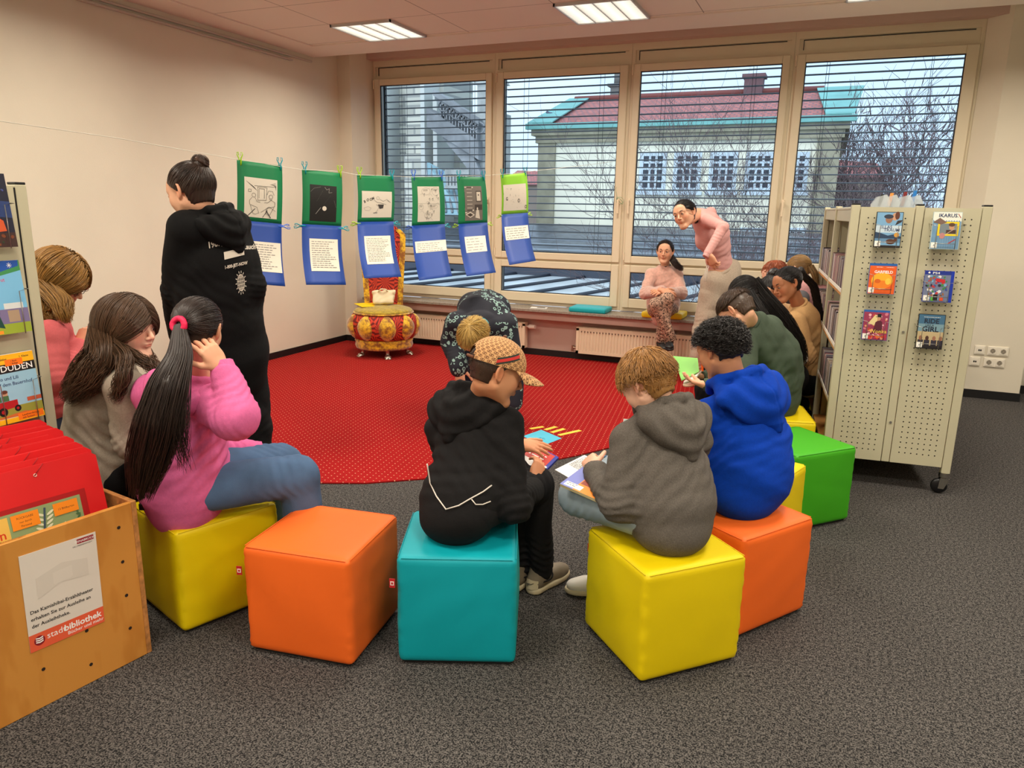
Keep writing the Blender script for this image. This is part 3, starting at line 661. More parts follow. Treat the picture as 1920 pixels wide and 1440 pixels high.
for k in range(13):
    px = 826+k*5.6; ya = 192+(px-826)*.63; yb = 228+(px-826)*.66; x = X(px, 250, YC-.9); m.box(x-.035, x+.035, YC-.9, YC-.6, Z(px, yb, YC-.9), Z(px, ya, YC-.9))
    if k % 2 == 0:
        c = PY(px+5.6, ya+6, YC-.9); m.tube([c+A(.23*math.cos(a), 0, .23*math.sin(a)) for a in np.linspace(0, 6.28, 10)], .04, 4)
m.build('tracery', dk, t)
m = MB(); xx = X(901, 300, YC-.5); m.box(xx-.32, xx+.9, YC-.6, YC+.6, -6, Z(901, 215, YC)); m.box(xx-.22, xx+.7, YC-.4, YC+.4, Z(901, 215, YC), Z(901, 160, YC)); m.add([(xx-.4, YC-.5, Z(901, 160, YC)), (xx+.9, YC-.5, Z(901, 160, YC)), (xx+.9, YC+.5, Z(901, 160, YC)), (xx-.4, YC+.5, Z(901, 160, YC)), (xx+.2, YC, Z(901, 110, YC))], [(0, 1, 4), (1, 2, 4), (2, 3, 4), (3, 0, 4), (0, 3, 2, 1)])
m.build('pinnacle', mat('pier_stone', (176, 178, 176), .9, noise=.3, nscale=2), t)
m = MB(); xx = X(834, 150, YC+2)
for k in range(7): z = Z(834, 180-k*6, YC+2); m.box(xx-.05, xx+.05, YC+2, YC+2.1, z-.2, z+.2); m.bbox(xx-.14, xx+.14, YC+1.95, YC+2.15, z-.05, z+.05)
m.build('crocket_spire', dk, t)
m = MB()
for k in range(7): x = X(838+k*6, 320, YC-2); m.box(x-.05, x+.05, YC-2, YC-1.9, Z(850, 350, YC-2), Z(850, 325, YC-2))
m.box(X(835, 320, YC-2), X(880, 320, YC-2), YC-2.05, YC-1.8, Z(850, 327, YC-2), Z(850, 318, YC-2)); m.box(X(835, 350, YC-2), X(880, 350, YC-2), YC-2.05, YC-1.8, Z(850, 354, YC-2), Z(850, 348, YC-2)); m.build('balustrade', mat('pier_stone', (176, 178, 176), .9), t)
sm_ = mat('metal_roof', (150, 184, 196), .5, noise=.15, nscale=1)
slab('aisle_roof', [PY(798, 400, YC-3), PY(870, 400, YC-3), PY(850, 330, YC-.5), PY(800, 302, YC-.5)], sm_, (0, 0, -.1), t)
m = MB()
for k in range(6): a = A(*PY(800+k*12, 398, YC-3.02)); b = A(*PY(800+k*9, 306+k*5, YC-.55)); m.tube([a, b], .05, 4)
m.build('roof_seam', dk, t)
# red tiled roofs far away
for (pts, Y, lb) in (([(852, 340), (905, 340), (905, 292), (868, 296)], 45, 'red tiled roof seen between the church piers'), ([(935, 345), (1010, 345), (1000, 318), (945, 316)], 60, 'low far red roof left of the cream building'), ([(1558, 330), (1660, 330), (1650, 300), (1562, 292)], 48, 'brown far roof behind the bare tree')):
    P0 = [PY(*p, Y) for p in pts]; P0[2] = P0[2]+A(0, 3, 0); P0[3] = P0[3]+A(0, 3, 0)
    t = thing('far_house', lb, 'house', (P0[0][0], Y, -6)); slab('roof', P0, rooft, (0, 0, -.1), t); x0, x1 = P0[0][0], P0[1][0]; MB().box(x0, x1, Y+.2, Y+8, -6, P0[0][2]).build('wall', mat('far_wall', (140, 128, 120), .9), t)
# flat glazed roof just outside, low dark roof behind
t = thing('glazed_roof', 'low glazed roof with dark glazing bars just outside under the windows', 'roof', (-2, 13, -.6))
skm = mat('sky_tinted_glazing', (206, 212, 216), .3, noise=.18, nscale=.8)  # reflected sky is put into the pale glass colour
MB().box(-16, 8, 8.3, 24, -.75, -.62).build('glazing', skm, t)
m = MB()
for k in range(20): x = -18+k*1.25; m.tube([(x, 8.3, -.59), (x+3.0, 24, -.59)], .055, 4)
m.build('glazing_bar', mat('roof_bar', (38, 44, 60), .5), t); MB().box(-16, 8, 14.8, 14.9, -.62, -.575).build('purlin', mat('roof_bar', (38, 44, 60), .5), t)
m = MB(); m.box(-18, 14, 24, 24.5, -.9, -.28); m.build('upstand', mat('roof_dark', (58, 64, 78), .6), t)
t = thing('slate_roof', 'dark slate roof rising behind the glazed roof outside', 'roof', (-2, 28, -.5))
slt = mat('slate', (92, 98, 108), .4, noise=.3, nscale=4)
slab('roof_slope', [(-18, 24.5, -.35), (14, 24.5, -.35), (14, 31.2, .78), (-18, 31.2, 1.0)], slt, (0, 0, -.2), t)
m = MB()
for k in range(7): y = 25+k*.9; m.box(-18, 14, y, y+.07, -.30+(y-24.5)*.17, -.24+(y-24.5)*.17)
m.build('snow_rail', mat('rail_light', (150, 160, 170), .4), t)
struct(MB().box(-60, 60, 8.5, 120, -6.3, -6).build('ground', mat('ground', (90, 92, 88), .9), org=(0, 30, -6.3)))
# bare trees
def tree(base, H, seed, spread, lb, lean=(0, 0), tw=.0065, ks=(7, 5, 5, 4, 2)):
    rnd = random.Random(seed); t = thing('bare_tree', lb, 'tree', base, 'bare trees outside the right windows'); trunk, br, tg = MB(), MB(), MB()
    bark = mat('bark', (96, 88, 90), .9); twig = mat('twig', (112, 94, 96), .9)
    def grow(p, d, L, r, lev):
        n = 4; pts = [p]; q = p; dd = d
        for i in range(n):
            dd = nrm(dd+A(rnd.uniform(-1, 1), rnd.uniform(-1, 1), rnd.uniform(-.6, 1.0))*.20); q = q+dd*L/n; pts.append(q)
        rs = [r*(1-.14*i) for i in range(n+1)]
        (trunk if lev == 0 else br if lev < 3 else tg).tube(pts, rs, 6 if lev < 2 else 4 if lev < 3 else 3)
        if lev >= 5: return
        k = ks[lev]
        for j in range(k):
            i = rnd.randint(1 if lev else 2, n); s = nrm(dd+A(rnd.uniform(-1, 1), rnd.uniform(-1, 1)*.7, rnd.uniform(-.35, .9))*spread); grow(pts[i], s, L*rnd.uniform(.55, .8), max(rs[i]*.55, tw*.8), lev+1)
    grow(A(*base), nrm(A(lean[0], lean[1], 1)), H, .10, 0)
    trunk.build('trunk', bark, t); br.build('branches', bark, t); tg.build('twigs', twig, t)
p1 = PY(1455, 480, 20); tree((p1[0], 20, -6), 4.6, 4, 1.0, 'bare multi-stemmed tree in front of the cream building', (.05, 0))
p1 = PY(1410, 480, 17); tree((p1[0]+.3, 17.9, -6), 3.9, 11, 1.1, 'bare shrub-like tree whose twigs cross the windows behind the standing girl', (-.1, 0), ks=(6, 4, 4, 3, 2))
p1 = PY(1670, 330, 34); tree((p1[0], 34, -6), 5.4, 21, .9, 'bare rounded tree far right behind the book shelves, red berries', (0, 0), .016)
p1 = PY(1700, 400, 24); tree((p1[0], 24, -6), 4.0, 8, 1.0, 'dense bare tree low in the right window above the shelf', (0, 0), ks=(6, 5, 4, 3, 2))
# dense hedge mass at right
t = thing('far_grove', 'grey-brown mass of distant leafless trees right of the cream building', 'trees', (PY(1700, 350, 52)[0], 52, -6)); m = MB(); rnd = random.Random(3)
c0 = PY(1700, 300, 52)
for k in range(700):
    a = A(c0[0]+rnd.gauss(0, 5), 52+rnd.uniform(-3, 3), rnd.uniform(-2, 8.2-abs(rnd.gauss(0, 1.8)))); d = nrm(A(rnd.uniform(-1, 1), rnd.uniform(-1, 1), rnd.uniform(.1, 1.2)))*rnd.uniform(.5, 1.6); m.tube([a, a+d*.5+A(rnd.uniform(-.1, .1), 0, 0), a+d], [.045, .03, .012], 3)
tag(m.build('foliage', mat('far_twigs', (140, 128, 134), .9), t), kind='stuff')
# ------------------------------------------------------------------ seating cubes
cubeseam = {}
def cube_seat(cx, cy, rot, col, name, lb, tagside=None, sz=.42, seed=0):
    h = .42; t = thing('seating_cube', lb, 'stool', (cx, cy, 0), None)
    R = rotz(rot); mt = mat('vinyl_'+name, col, .5, bump=.06, bscale=60, spec=.35)
    n = 26; V = []; idx = {}; F = []; hx = sz/2; r = .022
    def vid(i, j, k):
        if (i, j, k) not in idx: idx[(i, j, k)] = len(V); V.append((i, j, k))
        return idx[(i, j, k)]
    for a in range(3):
        o = [(1, 2), (2, 0), (0, 1)][a]
        for s_ in (0, n):
            for i in range(n):
                for j in range(n):
                    q = []
                    for di, dj in ((0, 0), (1, 0), (1, 1), (0, 1)):
                        c = [0, 0, 0]; c[a] = s_; c[o[0]] = i+di; c[o[1]] = j+dj; q.append(vid(*c))
                    F.append(q if s_ else q[::-1])
    G = np.array(V, float)/n*2-1; G = np.sign(G)*(1-(1-np.abs(G))**1.25)    # denser near edges
    p = G*A(hx, hx, h/2-.005); inner = np.clip(p, -A(hx-r, hx-r, h/2-.005-r), A(hx-r, hx-r, h/2-.005-r)); d = p-inner; L = np.linalg.norm(d, axis=1, keepdims=True); p = np.where(L > 1e-9, inner+d/np.maximum(L, 1e-9)*r, p)
    u = G; bul = (1-u[:, 0]**2)*(1-u[:, 1]**2); p[:, 2] += np.where(u[:, 2] > .99, bul*.006, 0)
    for a in (0, 1):
        o = 1-a; s_ = np.where(np.abs(u[:, a]) > .99, np.sign(u[:, a]), 0); p[:, a] += s_*(1-u[:, o]**2)*(1-u[:, 2]**2)*.009
        pk = np.exp(-((1-np.abs(u[:, o]))*hx/.018)**2); p[:, a] += s_*pk*.0016*np.sin(p[:, 2]*260+seed+wob(p, 30, seed)*2)
        p[:, a] += s_*.0022*wob(p, 14, seed+a)*(1-u[:, 2]**2)
    W = p@R.T+A(cx, cy, h/2+.005)
    mesh_np('cover', W, np.array(F), mt, t)
    m = MB(R=R, T=A(cx, cy, 0)); m.bbox(-hx+.016, hx-.016, -hx+.016, hx-.016, 0.0, .016, .005); m.build('base_pad', mat('base_black', (20, 20, 22), .8), t)
    m = MB(R=R, T=A(cx, cy, h))
    e = hx-.004
    zt = -.0055
    m.tube([(-e+.012, -e, zt), (e-.012, -e, zt)], .0016, 5); m.tube([(e, -e+.012, zt), (e, e-.012, zt)], .0016, 5); m.tube([(-e+.012, e, zt), (e-.012, e, zt)], .0016, 5); m.tube([(-e, -e+.012, zt), (-e, e-.012, zt)], .0016, 5); m.build('seam_piping', mt, t)
    if tagside is not None:
        x, y, z, a = tagside; m = MB(R=rotz(a), T=A(x, y, z)); m.box(-.02, .0, -.001, .001, -.017, .017); tg = m.build('brand_tag', mat('tag_red', (190, 24, 30), .6), t)
        m = MB(R=rotz(a), T=A(x, y, z)); m.box(-.0165, -.0035, -.0016, .0016, -.0075, .0075); s2 = m.build('tag_mark', mat('tag_white', (240, 230, 225), .6), t); m = MB(R=rotz(a), T=A(x, y, z)); m.box(-.0135, -.0065, -.002, .002, -.004, .004); m.build('tag_mark', mat('tag_red', (190, 24, 30), .6), t)
    return t
YEL, ORA, TEA, GRN = (228, 202, 0), (244, 108, 34), (0, 158, 172), (64, 168, 24)
def ctr(F_, dirv, left=True, s=.42):
    d = nrm(A(*dirv)); l = A(-d[1], d[0]); c = A(*F_)+d*s/2+l*s/2; return c[0], c[1], math.atan2(d[1], d[0])
c = ctr((-2.10, 1.83), (.33, .94)); cube_seat(*c[:2], c[2], YEL, 'yellow', 'yellow seating cube under the girl in the pink hoodie', seed=1, tagside=(-1.99, 2.13, .235, 0))
c = ctr((-1.405, 1.905), (-.18, .98)); 
ORC = A(-1.63, 2.09); cube_seat(-1.635, 2.095, math.radians(8), ORA, 'orange', 'empty bright orange seating cube between the yellow and the turquoise one', seed=2, tagside=(-1.835, 1.875, .31, .3))
cube_seat(-1.155, 2.285, math.radians(22.5), TEA, 'teal', 'turquoise seating cube under the boy with the patterned cap', seed=3, tagside=(-1.265, 1.995, .33, .3))
c = ctr((-.445, 2.245), (.70, .71)); cube_seat(*c[:2], c[2], YEL, 'yellow', 'yellow seating cube under the boy in the grey hoodie', seed=4, tagside=(-.722, 2.555, .33, .3))
c = ctr((-.175, 2.67), (.56, .83)); cube_seat(*c[:2], c[2], ORA, 'orange', 'orange seating cube under the boy in the blue hoodie', seed=5)
c = ctr((-.115, 3.31), (.32, .95), s=.40); cube_seat(*c[:2], c[2], YEL, 'yellow', 'empty yellow seating cube squeezed between the orange and the big green one', seed=6, sz=.40)
c = ctr((-.04, 3.80), (.68, .73)); cube_seat(*c[:2], c[2], GRN, 'green', 'empty green seating cube in front of the perforated shelf end', seed=7)
c = ctr((-.37, 4.40), (.97, .22)); cube_seat(*c[:2], c[2], YEL, 'yellow', 'yellow seating cube under the boy in the green sweatshirt', seed=8)
cube_seat(-.30, 5.26, math.radians(6), GRN, 'green', 'dark green seating cube half hidden under the girl in the striped jumper', seed=9)
cube_seat(-.33, 5.82, math.radians(3), TEA, 'teal', 'seating cube hidden under the girl in the beige sweatshirt', seed=10)
cube_seat(-.75, 6.85, math.radians(3), ORA, 'orange', 'seating cube hidden under the red haired child', seed=11)
cube_seat(-.16, 6.62, math.radians(3), YEL, 'yellow', 'seating cube hidden under the blonde child by the window', seed=12)
cube_seat(-.60, 6.20, math.radians(3), YEL, 'yellow', 'seating cube hidden under the girl with the dark scrunchie', seed=14)
cube_seat(-2.92, 2.30, math.radians(20), ORA, 'orange', 'seating cube hidden under the girl in the grey sweatshirt', seed=13)
cube_seat(-3.55, 2.52, math.radians(20), YEL, 'yellow', 'seating cube hidden under the blonde woman in pink', seed=15)
# ------------------------------------------------------------------ perforated shelf
metal = mat('shelf_metal', (196, 190, 162), .4, spec=.4); holem = mat('shelf_perforated', (196, 190, 162), .4, spec=.4)
SA = math.radians(4.8); SO = A(.09, 4.72, 0); SR = rotz(SA)          # local x: along the end panel, y: away along the shelf
g = NT(holem); tc = g.n('ShaderNodeTexCoord'); sp = g.n('ShaderNodeSeparateXYZ'); g.l(tc.outputs['UV'], sp.inputs[0])
a = g.m('SUBTRACT', g.m('FRACT', g.m('DIVIDE', sp.outputs['X'], .0315)), .5); b = g.m('SUBTRACT', g.m('FRACT', g.m('DIVIDE', sp.outputs['Y'], .0315)), .5)
d = g.m('LESS_THAN', g.m('ADD', g.m('MULTIPLY', a, a), g.m('MULTIPLY', b, b)), .0155); ix = g.m('MULTIPLY', g.m('GREATER_THAN', sp.outputs['X'], 0), g.m('LESS_THAN', sp.outputs['X'], .0315*7))
iy = g.m('MULTIPLY', g.m('GREATER_THAN', sp.outputs['Y'], 0), g.m('LESS_THAN', sp.outputs['Y'], .0315*44)); d = g.m('MULTIPLY', d, g.m('MULTIPLY', ix, iy))
g.l(g.mix(d, lin((196, 190, 162)), lin((34, 30, 26))), g.b.inputs['Base Color'])
def perf(parent, R, T, x0, x1, z0, z1, y, uo=(.03, .045), flip=False):
    V = np.array([(x0, y, z0), (x1, y, z0), (x1, y, z1), (x0, y, z1), (x0, y+.015, z0), (x1, y+.015, z0), (x1, y+.015, z1), (x0, y+.015, z1)])
    uv = [(x-x0-uo[0], z-z0-uo[1]) for x, _, z in V]; V = V@R.T+T
    return mesh_np('perforated_panel', V, [(0, 1, 2, 3), (7, 6, 5, 4), (0, 4, 5, 1), (1, 5, 6, 2), (2, 6, 7, 3), (3, 7, 4, 0)], holem, parent, False, uv=uv)
woodm = mat('shelf_wood', (214, 150, 82), .5, noise=.2, nscale=12)
W_ = .70; Ls = 1.92
sh = thing('book_shelf', 'double-sided cream metal shelf on castors with a perforated end panel', 'shelf', SO)
perf(sh, SR, SO, .050, .325, .165, 1.645, 0.0, uo=(.0275, .05)); perf(sh, SR, SO, .375, .650, .165, 1.645, 0.0, uo=(.0275, .05))
def bx2(nm, mt, *b, be=.003):
    m = MB(R=SR, T=SO)
    for q in b: m.bbox(*q, be)
    return m.build(nm, mt, sh)
for x0, x1 in ((0, .046), (.329, .371), (.654, .70)):
    p_ = bx2('post', metal, (x0, x1, -.004, .045, .13 if x0 != .329 else .165, 1.655)); m = MB(R=SR, T=SO); m.bbox(x0+.001, x1-.001, -.003, .044, 1.655, 1.664, .002); m.build('post_cap', blackm, p_)
m = MB(R=SR, T=SO)
for z in (.46, 1.0): m.cyl((.35, -.004, z-.05), (.35, -.008, z-.05), .0075, n=10)
m.build('bolt', mat('bolt_zinc', (170, 168, 160), .3, metal=.8), sh)
for y in (.95, 1.89):
    bx2('post', metal, (0, .04, y-.02, y+.02, .10, 1.655)); bx2('post', metal, (.66, .70, y-.02, y+.02, .10, 1.655))
bx2('end_panel', metal, (.04, .66, 1.88, 1.90, .15, 1.64)); bx2('divider', metal, (.345, .355, .04, 1.88, .16, 1.62)); bx2('divider_wall', metal, (.05, .65, .945, .955, .16, 1.60))
levels = (.16, .47, .80, 1.13); 
for z in levels:
    bx2('shelf_board', woodm, (.005, .335, .05, .935, z, z+.022)); bx2('shelf_board', woodm, (.005, .335, .965, 1.87, z, z+.022)); bx2('shelf_board', woodm, (.365, .695, .05, 1.87, z, z+.022))
bx2('top_rail', metal, (.01, .03, .04, 1.88, 1.56, 1.64)); bx2('top_rail', metal, (.67, .69, .04, 1.88, 1.56, 1.64))
chrome = mat('chrome', (200, 198, 190), .2, metal=1); rub = mat('castor_black', (14, 14, 16), .4)
for x, y in ((.675, .02), (.02, .02), (.675, 1.88), (.02, 1.88)):
    p0 = SO+SR@A(x, y, 0); m = MB(T=p0); m.cyl((0, 0, .105), (0, 0, .13), .028, n=16); m.cyl((0, 0, .095), (0, 0, .107), .018, n=12)
    m.prism([(-.02, -.026, .10), (.03, -.026, .10), (.005, -.026, .035), (-.025, -.026, .035)], (0, 0, 0), (0, .004, 0)); m.prism([(-.02, .022, .10), (.03, .022, .10), (.005, .022, .035), (-.025, .022, .035)], (0, 0, 0), (0, .004, 0)); cs = m.build('castor_fork', chrome, sh)
    m = MB(T=p0); m.lathe([(.012, -.014), (.036, -.014), (.044, -.008), (.045, .0), (.044, .008), (.036, .014), (.012, .014)], n=24)
    m.v = [((v[0]-p0[0])+p0[0]-.018, (v[2]-p0[2])+p0[1], (v[1]-p0[1])+p0[2]+.046) for v in m.v]; m.build('castor_wheel', rub, cs)
# rows of discs on the left face
rnd = random.Random(5); spc = [mat('spine_%d' % i, c_, .45) for i, c_ in enumerate([(198, 186, 180), (160, 130, 130), (120, 96, 110), (60, 52, 58), (216, 210, 206), (150, 150, 160), (96, 60, 66), (190, 170, 150), (176, 120, 124), (84, 90, 110), (205, 195, 200), (34, 32, 38)])]
paper = mat('paper_white', (238, 232, 222), .7)
discs = {}
for li, z in enumerate(levels[1:]):
    for y0, y1, bay in ((.06, .93, 'near'), (.975, 1.86, 'far')):
        y = y0; k = 0
        while y < y1-.02:
            th = rnd.choice((.0145, .0145, .0145, .016, .024)); h = rnd.uniform(.178, .195); c_ = rnd.randrange(len(spc)); key = (round(th, 4), c_)
            lb = 'slim disc case standing in the %s row of the %s bay of the book shelf' % (('bottom', 'middle', 'top')[li], bay)
            if key not in discs:
                m = MB(); m.bbox(0, .135, 0, th, 0, .19, .001); o = m.build('disc_case', spc[c_], org=(0, 0, 0)); m = MB(); m.box(-.0008, .0002, .001, th-.001, .02+.12*rnd.random(), .17); 
                discs[key] = o
            else: o = discs[key].copy(); COL.objects.link(o)
            p0 = SO+SR@A(.012, y, z+.0225); o.location = p0; o.rotation_euler = (0, 0, SA+rnd.uniform(-.02, .02)); o.scale = (1, 1, h/.19)
            tag(o, lb, 'disc case', 'disc cases in the %s row, %s bay' % (('bottom', 'middle', 'top')[li], bay)); y += th+.0012; k += 1
        m = MB(R=SR, T=SO); m.bbox(.001, .006, y0, y1, z+.022, z+.044, .001); m.build('label_strip', paper, sh)
# small figures / display holders on top of the shelf
for i, (px, c_) in enumerate(((1650, (40, 38, 40)), (1668, (226, 150, 70)), (1693, (120, 30, 34)), (1711, (30, 120, 200)))):
    p = PY(px, 383, 4.98+i*.02); t = thing('book_display', ['clear stand holding a black book, leftmost on top of the shelf', 'clear stand holding an orange book on top of the shelf', 'clear stand holding a dark red book on top of the shelf', 'clear stand holding a blue book, rightmost on top of the shelf'][i], 'book', (p[0], p[1], 1.645))
    clear = mat('clear_acrylic', (214, 224, 232), .1, alpha=.45)
    m = MB(R=rotz(.1), T=A(p[0], p[1], 1.645)); m.prism([(-.045, -.01, 0), (.05, -.01, 0), (.055, -.01, .03), (.03, -.01, .075), (-.02, -.01, .06), (-.045, -.01, .02)], (0, 0, 0), (0, .05, 0)); m.build('acrylic_stand', clear, t)
    m = MB(R=rotz(.1), T=A(p[0], p[1], 1.645)); m.prism([(-.012, 0, .01), (.004, 0, .01), (.016, 0, .10-.008*(3-i)), (0, 0, .10-.008*(3-i))], (0, 0, 0), (0, .02, 0)); m.build('spine', mat('bk%d' % i, c_, .5), t)
struct(MB(R=SR, T=SO).box(.0, .01, 0, .01, 0, .001).build('trim_10', metal)) if False else None
MB(R=SR, T=SO).bbox(.005, .695, .045, 1.88, 1.628, 1.645).build('top_board', metal, sh)
# disc cases in wire holders on the end panel
wirem = mat('wire_zinc', (176, 174, 168), .3, metal=.8)
def M(n, c_): return mat('print_'+n, c_, .45)
def holder(x, z, w, h, name, lb, edge, fn, th=.016):
    y = -.055; t = thing('disc_case', lb, 'disc case', SO+SR@A(x+w/2, y, z))
    tilt = math.radians(5); c_, s_ = math.cos(tilt), math.sin(tilt); fro = lambda a, b, o=0: SO+SR@(A(x, y, z)+A(a, 0, 0)+A(0, s_, c_)*b+A(0, -c_, s_)*o)
    m = MB(); m.add([fro(a, b, o) for a in (0, w) for b in (0, h) for o in (-th, 0)], [(0, 1, 3, 2), (4, 6, 7, 5), (0, 4, 5, 1), (2, 3, 7, 6), (0, 2, 6, 4), (1, 5, 7, 3)]); m.build('case', edge, t)
    f = Face(fro); fn(f, w, h); f.build(t, 'cover_print')
    hd = thing('wire_holder', 'bent wire holder carrying %s' % name, 'holder', SO+SR@A(x+w/2, -.02, z-.01), 'wire holders on the shelf end'); m = MB(R=SR, T=SO); r = .0017; yf = y-.012
    m.tube([(x+.022, yf, z+.0), (x+.022, yf-.004, z+h*.62), (x-.006, yf, z+h*.66), (x-.008, 0, z+h*.68)], r, 6); m.tube([(x+w-.022, yf, z+.0), (x+w-.022, yf-.004, z+h*.62), (x+w+.02, yf, z+h*.66), (x+w+.022, 0, z+h*.68)], r, 6)
    m.tube([(x+.022, yf, z), (x+.022, yf, z-.008), (x+.022, 0, z-.008)], r, 6); m.tube([(x+w-.022, yf, z), (x+w-.022, yf, z-.008), (x+w-.022, 0, z-.008)], r, 6); m.tube([(x+.022, yf, z+.03), (x+w-.022, yf, z+.03)], r, 6)
    m.build('wire', wirem, hd)
    return t
fsk = lambda f, w, h, q=(240, 238, 230): (f.rect(M('fsk', q), .004, .006, .034, .036), f.poly(M('wht', (250, 250, 248)), [(.019, .009), (.031, .021), (.019, .033), (.007, .021)]), f.text(M('blk', (20, 20, 20)), '0' if q[2] > 100 else '6', .019, .015, .016, bold=.01))
def ellas(f, w, h):
    f.rect(M('sky_a', (120, 168, 206)), .003, .003, w-.003, h-.003); f.rect(M('mist', (196, 214, 226)), .003, h*.42, w-.003, h*.62); f.poly(M('mtn', (36, 62, 92)), [(.003, .05), (w-.003, .05), (w-.003, .062), (w*.75, .075), (w*.5, .066), (w*.25, .078), (.003, .085)])
    f.rect(M('lake', (92, 134, 170)), .003, .028, w-.003, .05); f.rect(M('shore', (40, 30, 28)), .003, .003, w-.003, .012)
    f.ell(M('face_a', (196, 150, 120)), w*.70, h*.87, .016, .021); f.ell(M('hair_a', (96, 52, 36)), w*.78, h*.90, .012, .022); f.ell(M('face_b', (150, 108, 86)), w*.48, h*.80, .018, .023); f.ell(M('cap_b', (44, 54, 72)), w*.46, h*.87, .024, .012)
    f.poly(M('bird', (50, 42, 44)), [(w*.72, h*.62), (w*.95, h*.72), (w*.98, h*.78), (w*.8, h*.76)]); f.ell(M('bear', (84, 50, 36)), w*.62, .033, .024, .015); f.ell(M('bear', (84, 50, 36)), w*.80, .043, .010, .009)
    f.text(M('navy', (20, 40, 96)), 'ELLAS', w*.40, h*.535, .024, bold=.012); f.text(M('navy', (20, 40, 96)), 'TRAUM', w*.62, h*.455, .024, bold=.012); f.ell(M('gold', (206, 150, 60)), w*.82, h*.36, .013); fsk(f, w, h)
def ikarus(f, w, h):
    f.rect(M('ik_bl', (112, 152, 186)), .002, .002, w-.002, h-.002); f.rect(M('ik_w', (232, 236, 226)), .002, h*.78, w-.002, h-.002)
    for k in range(11): f.poly(M('ik_w', (232, 236, 226)), [(.004+k*.0125, h*.78), (.0165+k*.0125, h*.78), (.010+k*.0125, h*.745)])
    for k in range(12): f.line(M('ik_st', (86, 124, 160)), [(.008+k*.0115, .003), (.008+k*.0115, h*.33)], .0012)
    f.rect(M('ik_y', (240, 208, 24)), w*.20, h*.36, w*.93, h*.74); f.rect(M('ik_g', (120, 132, 138)), w*.27, h*.41, w*.86, h*.69); f.ell(M('pilot', (196, 150, 116)), w*.68, h*.60, .013, .016); f.ell(M('helm', (90, 60, 40)), w*.68, h*.66, .016, .010); f.rect(M('coat', (74, 52, 44)), w*.5, h*.42, w*.84, h*.52)
    f.line(M('stk', (196, 170, 150)), [(w*.38, h*.34), (w*.8, h*.56)], .003); f.poly(M('bird2', (120, 96, 86)), [(w*.02, h*.72), (w*.3, h*.66), (w*.5, h*.72), (w*.24, h*.84)]); f.poly(M('red', (170, 40, 36)), [(w*.62, h*.14), (w*.86, h*.26), (w*.84, h*.28), (w*.6, h*.16)]); f.ell(M('pink2', (190, 130, 130)), w*.38, h*.36, .014, .016); f.line(M('red', (170, 40, 36)), [(w*.86, h*.95), (w*.95, h*.85)], .003)
    f.text(M('navy', (20, 40, 96)), 'IKARUS.', w*.53, h*.86, .027, bold=.015); fsk(f, w, h, (236, 210, 30))
def garfield(f, w, h):
    f.rect(M('gf_o', (226, 92, 24)), .002, .002, w-.002, h-.014); f.ell(M('gf_y', (246, 176, 40)), w*.5, h*.44, w*.40, h*.26); f.ell(M('gf_o2', (236, 130, 30)), w*.48, h*.32, w*.36, .022); f.ell(M('gf_o3', (214, 96, 20)), w*.34, h*.42, .016, .012); f.ell(M('gf_y2', (240, 200, 70)), w*.72, h*.42, .014, .018); f.rect(M('gf_d', (120, 40, 20)), w*.3, h*.15, w*.9, h*.17)
    f.text(M('wht', (250, 250, 248)), 'GARFIELD', w*.53, h*.68, .0215, bold=.02); f.words(M('wht', (250, 250, 248)), w*.25, w*.5, h*.88, .006, 1, rnd); f.words(M('wht', (250, 250, 248)), w*.62, w*.92, h*.88, .006, 1, rnd); fsk(f, w, h)
def blob(f, w, h, cols, n, sd, top=.9, bot=.05, sz=.010):
    r_ = random.Random(sd)
    for k in range(n): f.ell(M('bl%d_%d' % (sd, k % len(cols)), cols[k % len(cols)]), r_.uniform(.012, w-.012), r_.uniform(bot*h, top*h), r_.uniform(.4, 1)*sz, r_.uniform(.4, 1)*sz, 9, r_.uniform(0, 3))
def wonka(f, w, h):
    f.rect(M('wk', (150, 52, 84)), .002, .002, w-.002, h-.012); blob(f, w, h, [(206, 120, 140), (120, 30, 70), (236, 180, 190), (190, 60, 60), (220, 150, 110)], 46, 31); f.poly(M('wk_l', (226, 206, 150)), [(w*.2, h*.55), (w*.45, h*.85), (w*.62, h*.8), (w*.45, h*.5)])
    f.poly(M('wk_c', (84, 24, 44)), [(w*.40, h*.25), (w*.78, h*.25), (w*.74, h*.62), (w*.62, h*.68), (w*.48, h*.6)]); f.ell(M('pilot', (196, 150, 116)), w*.60, h*.72, .009, .012); f.rect(M('blk', (20, 20, 20)), w*.54, h*.78, w*.68, h*.88); f.rect(M('blk', (20, 20, 20)), w*.48, h*.77, w*.74, h*.79)
    blob(f, w, h, [(214, 66, 40), (226, 120, 60), (190, 40, 70)], 22, 33, .16, .04); f.text(M('goldt', (232, 196, 84)), 'Wonka', w*.62, h*.24, .030, bold=.01, rot=.04); fsk(f, w, h)
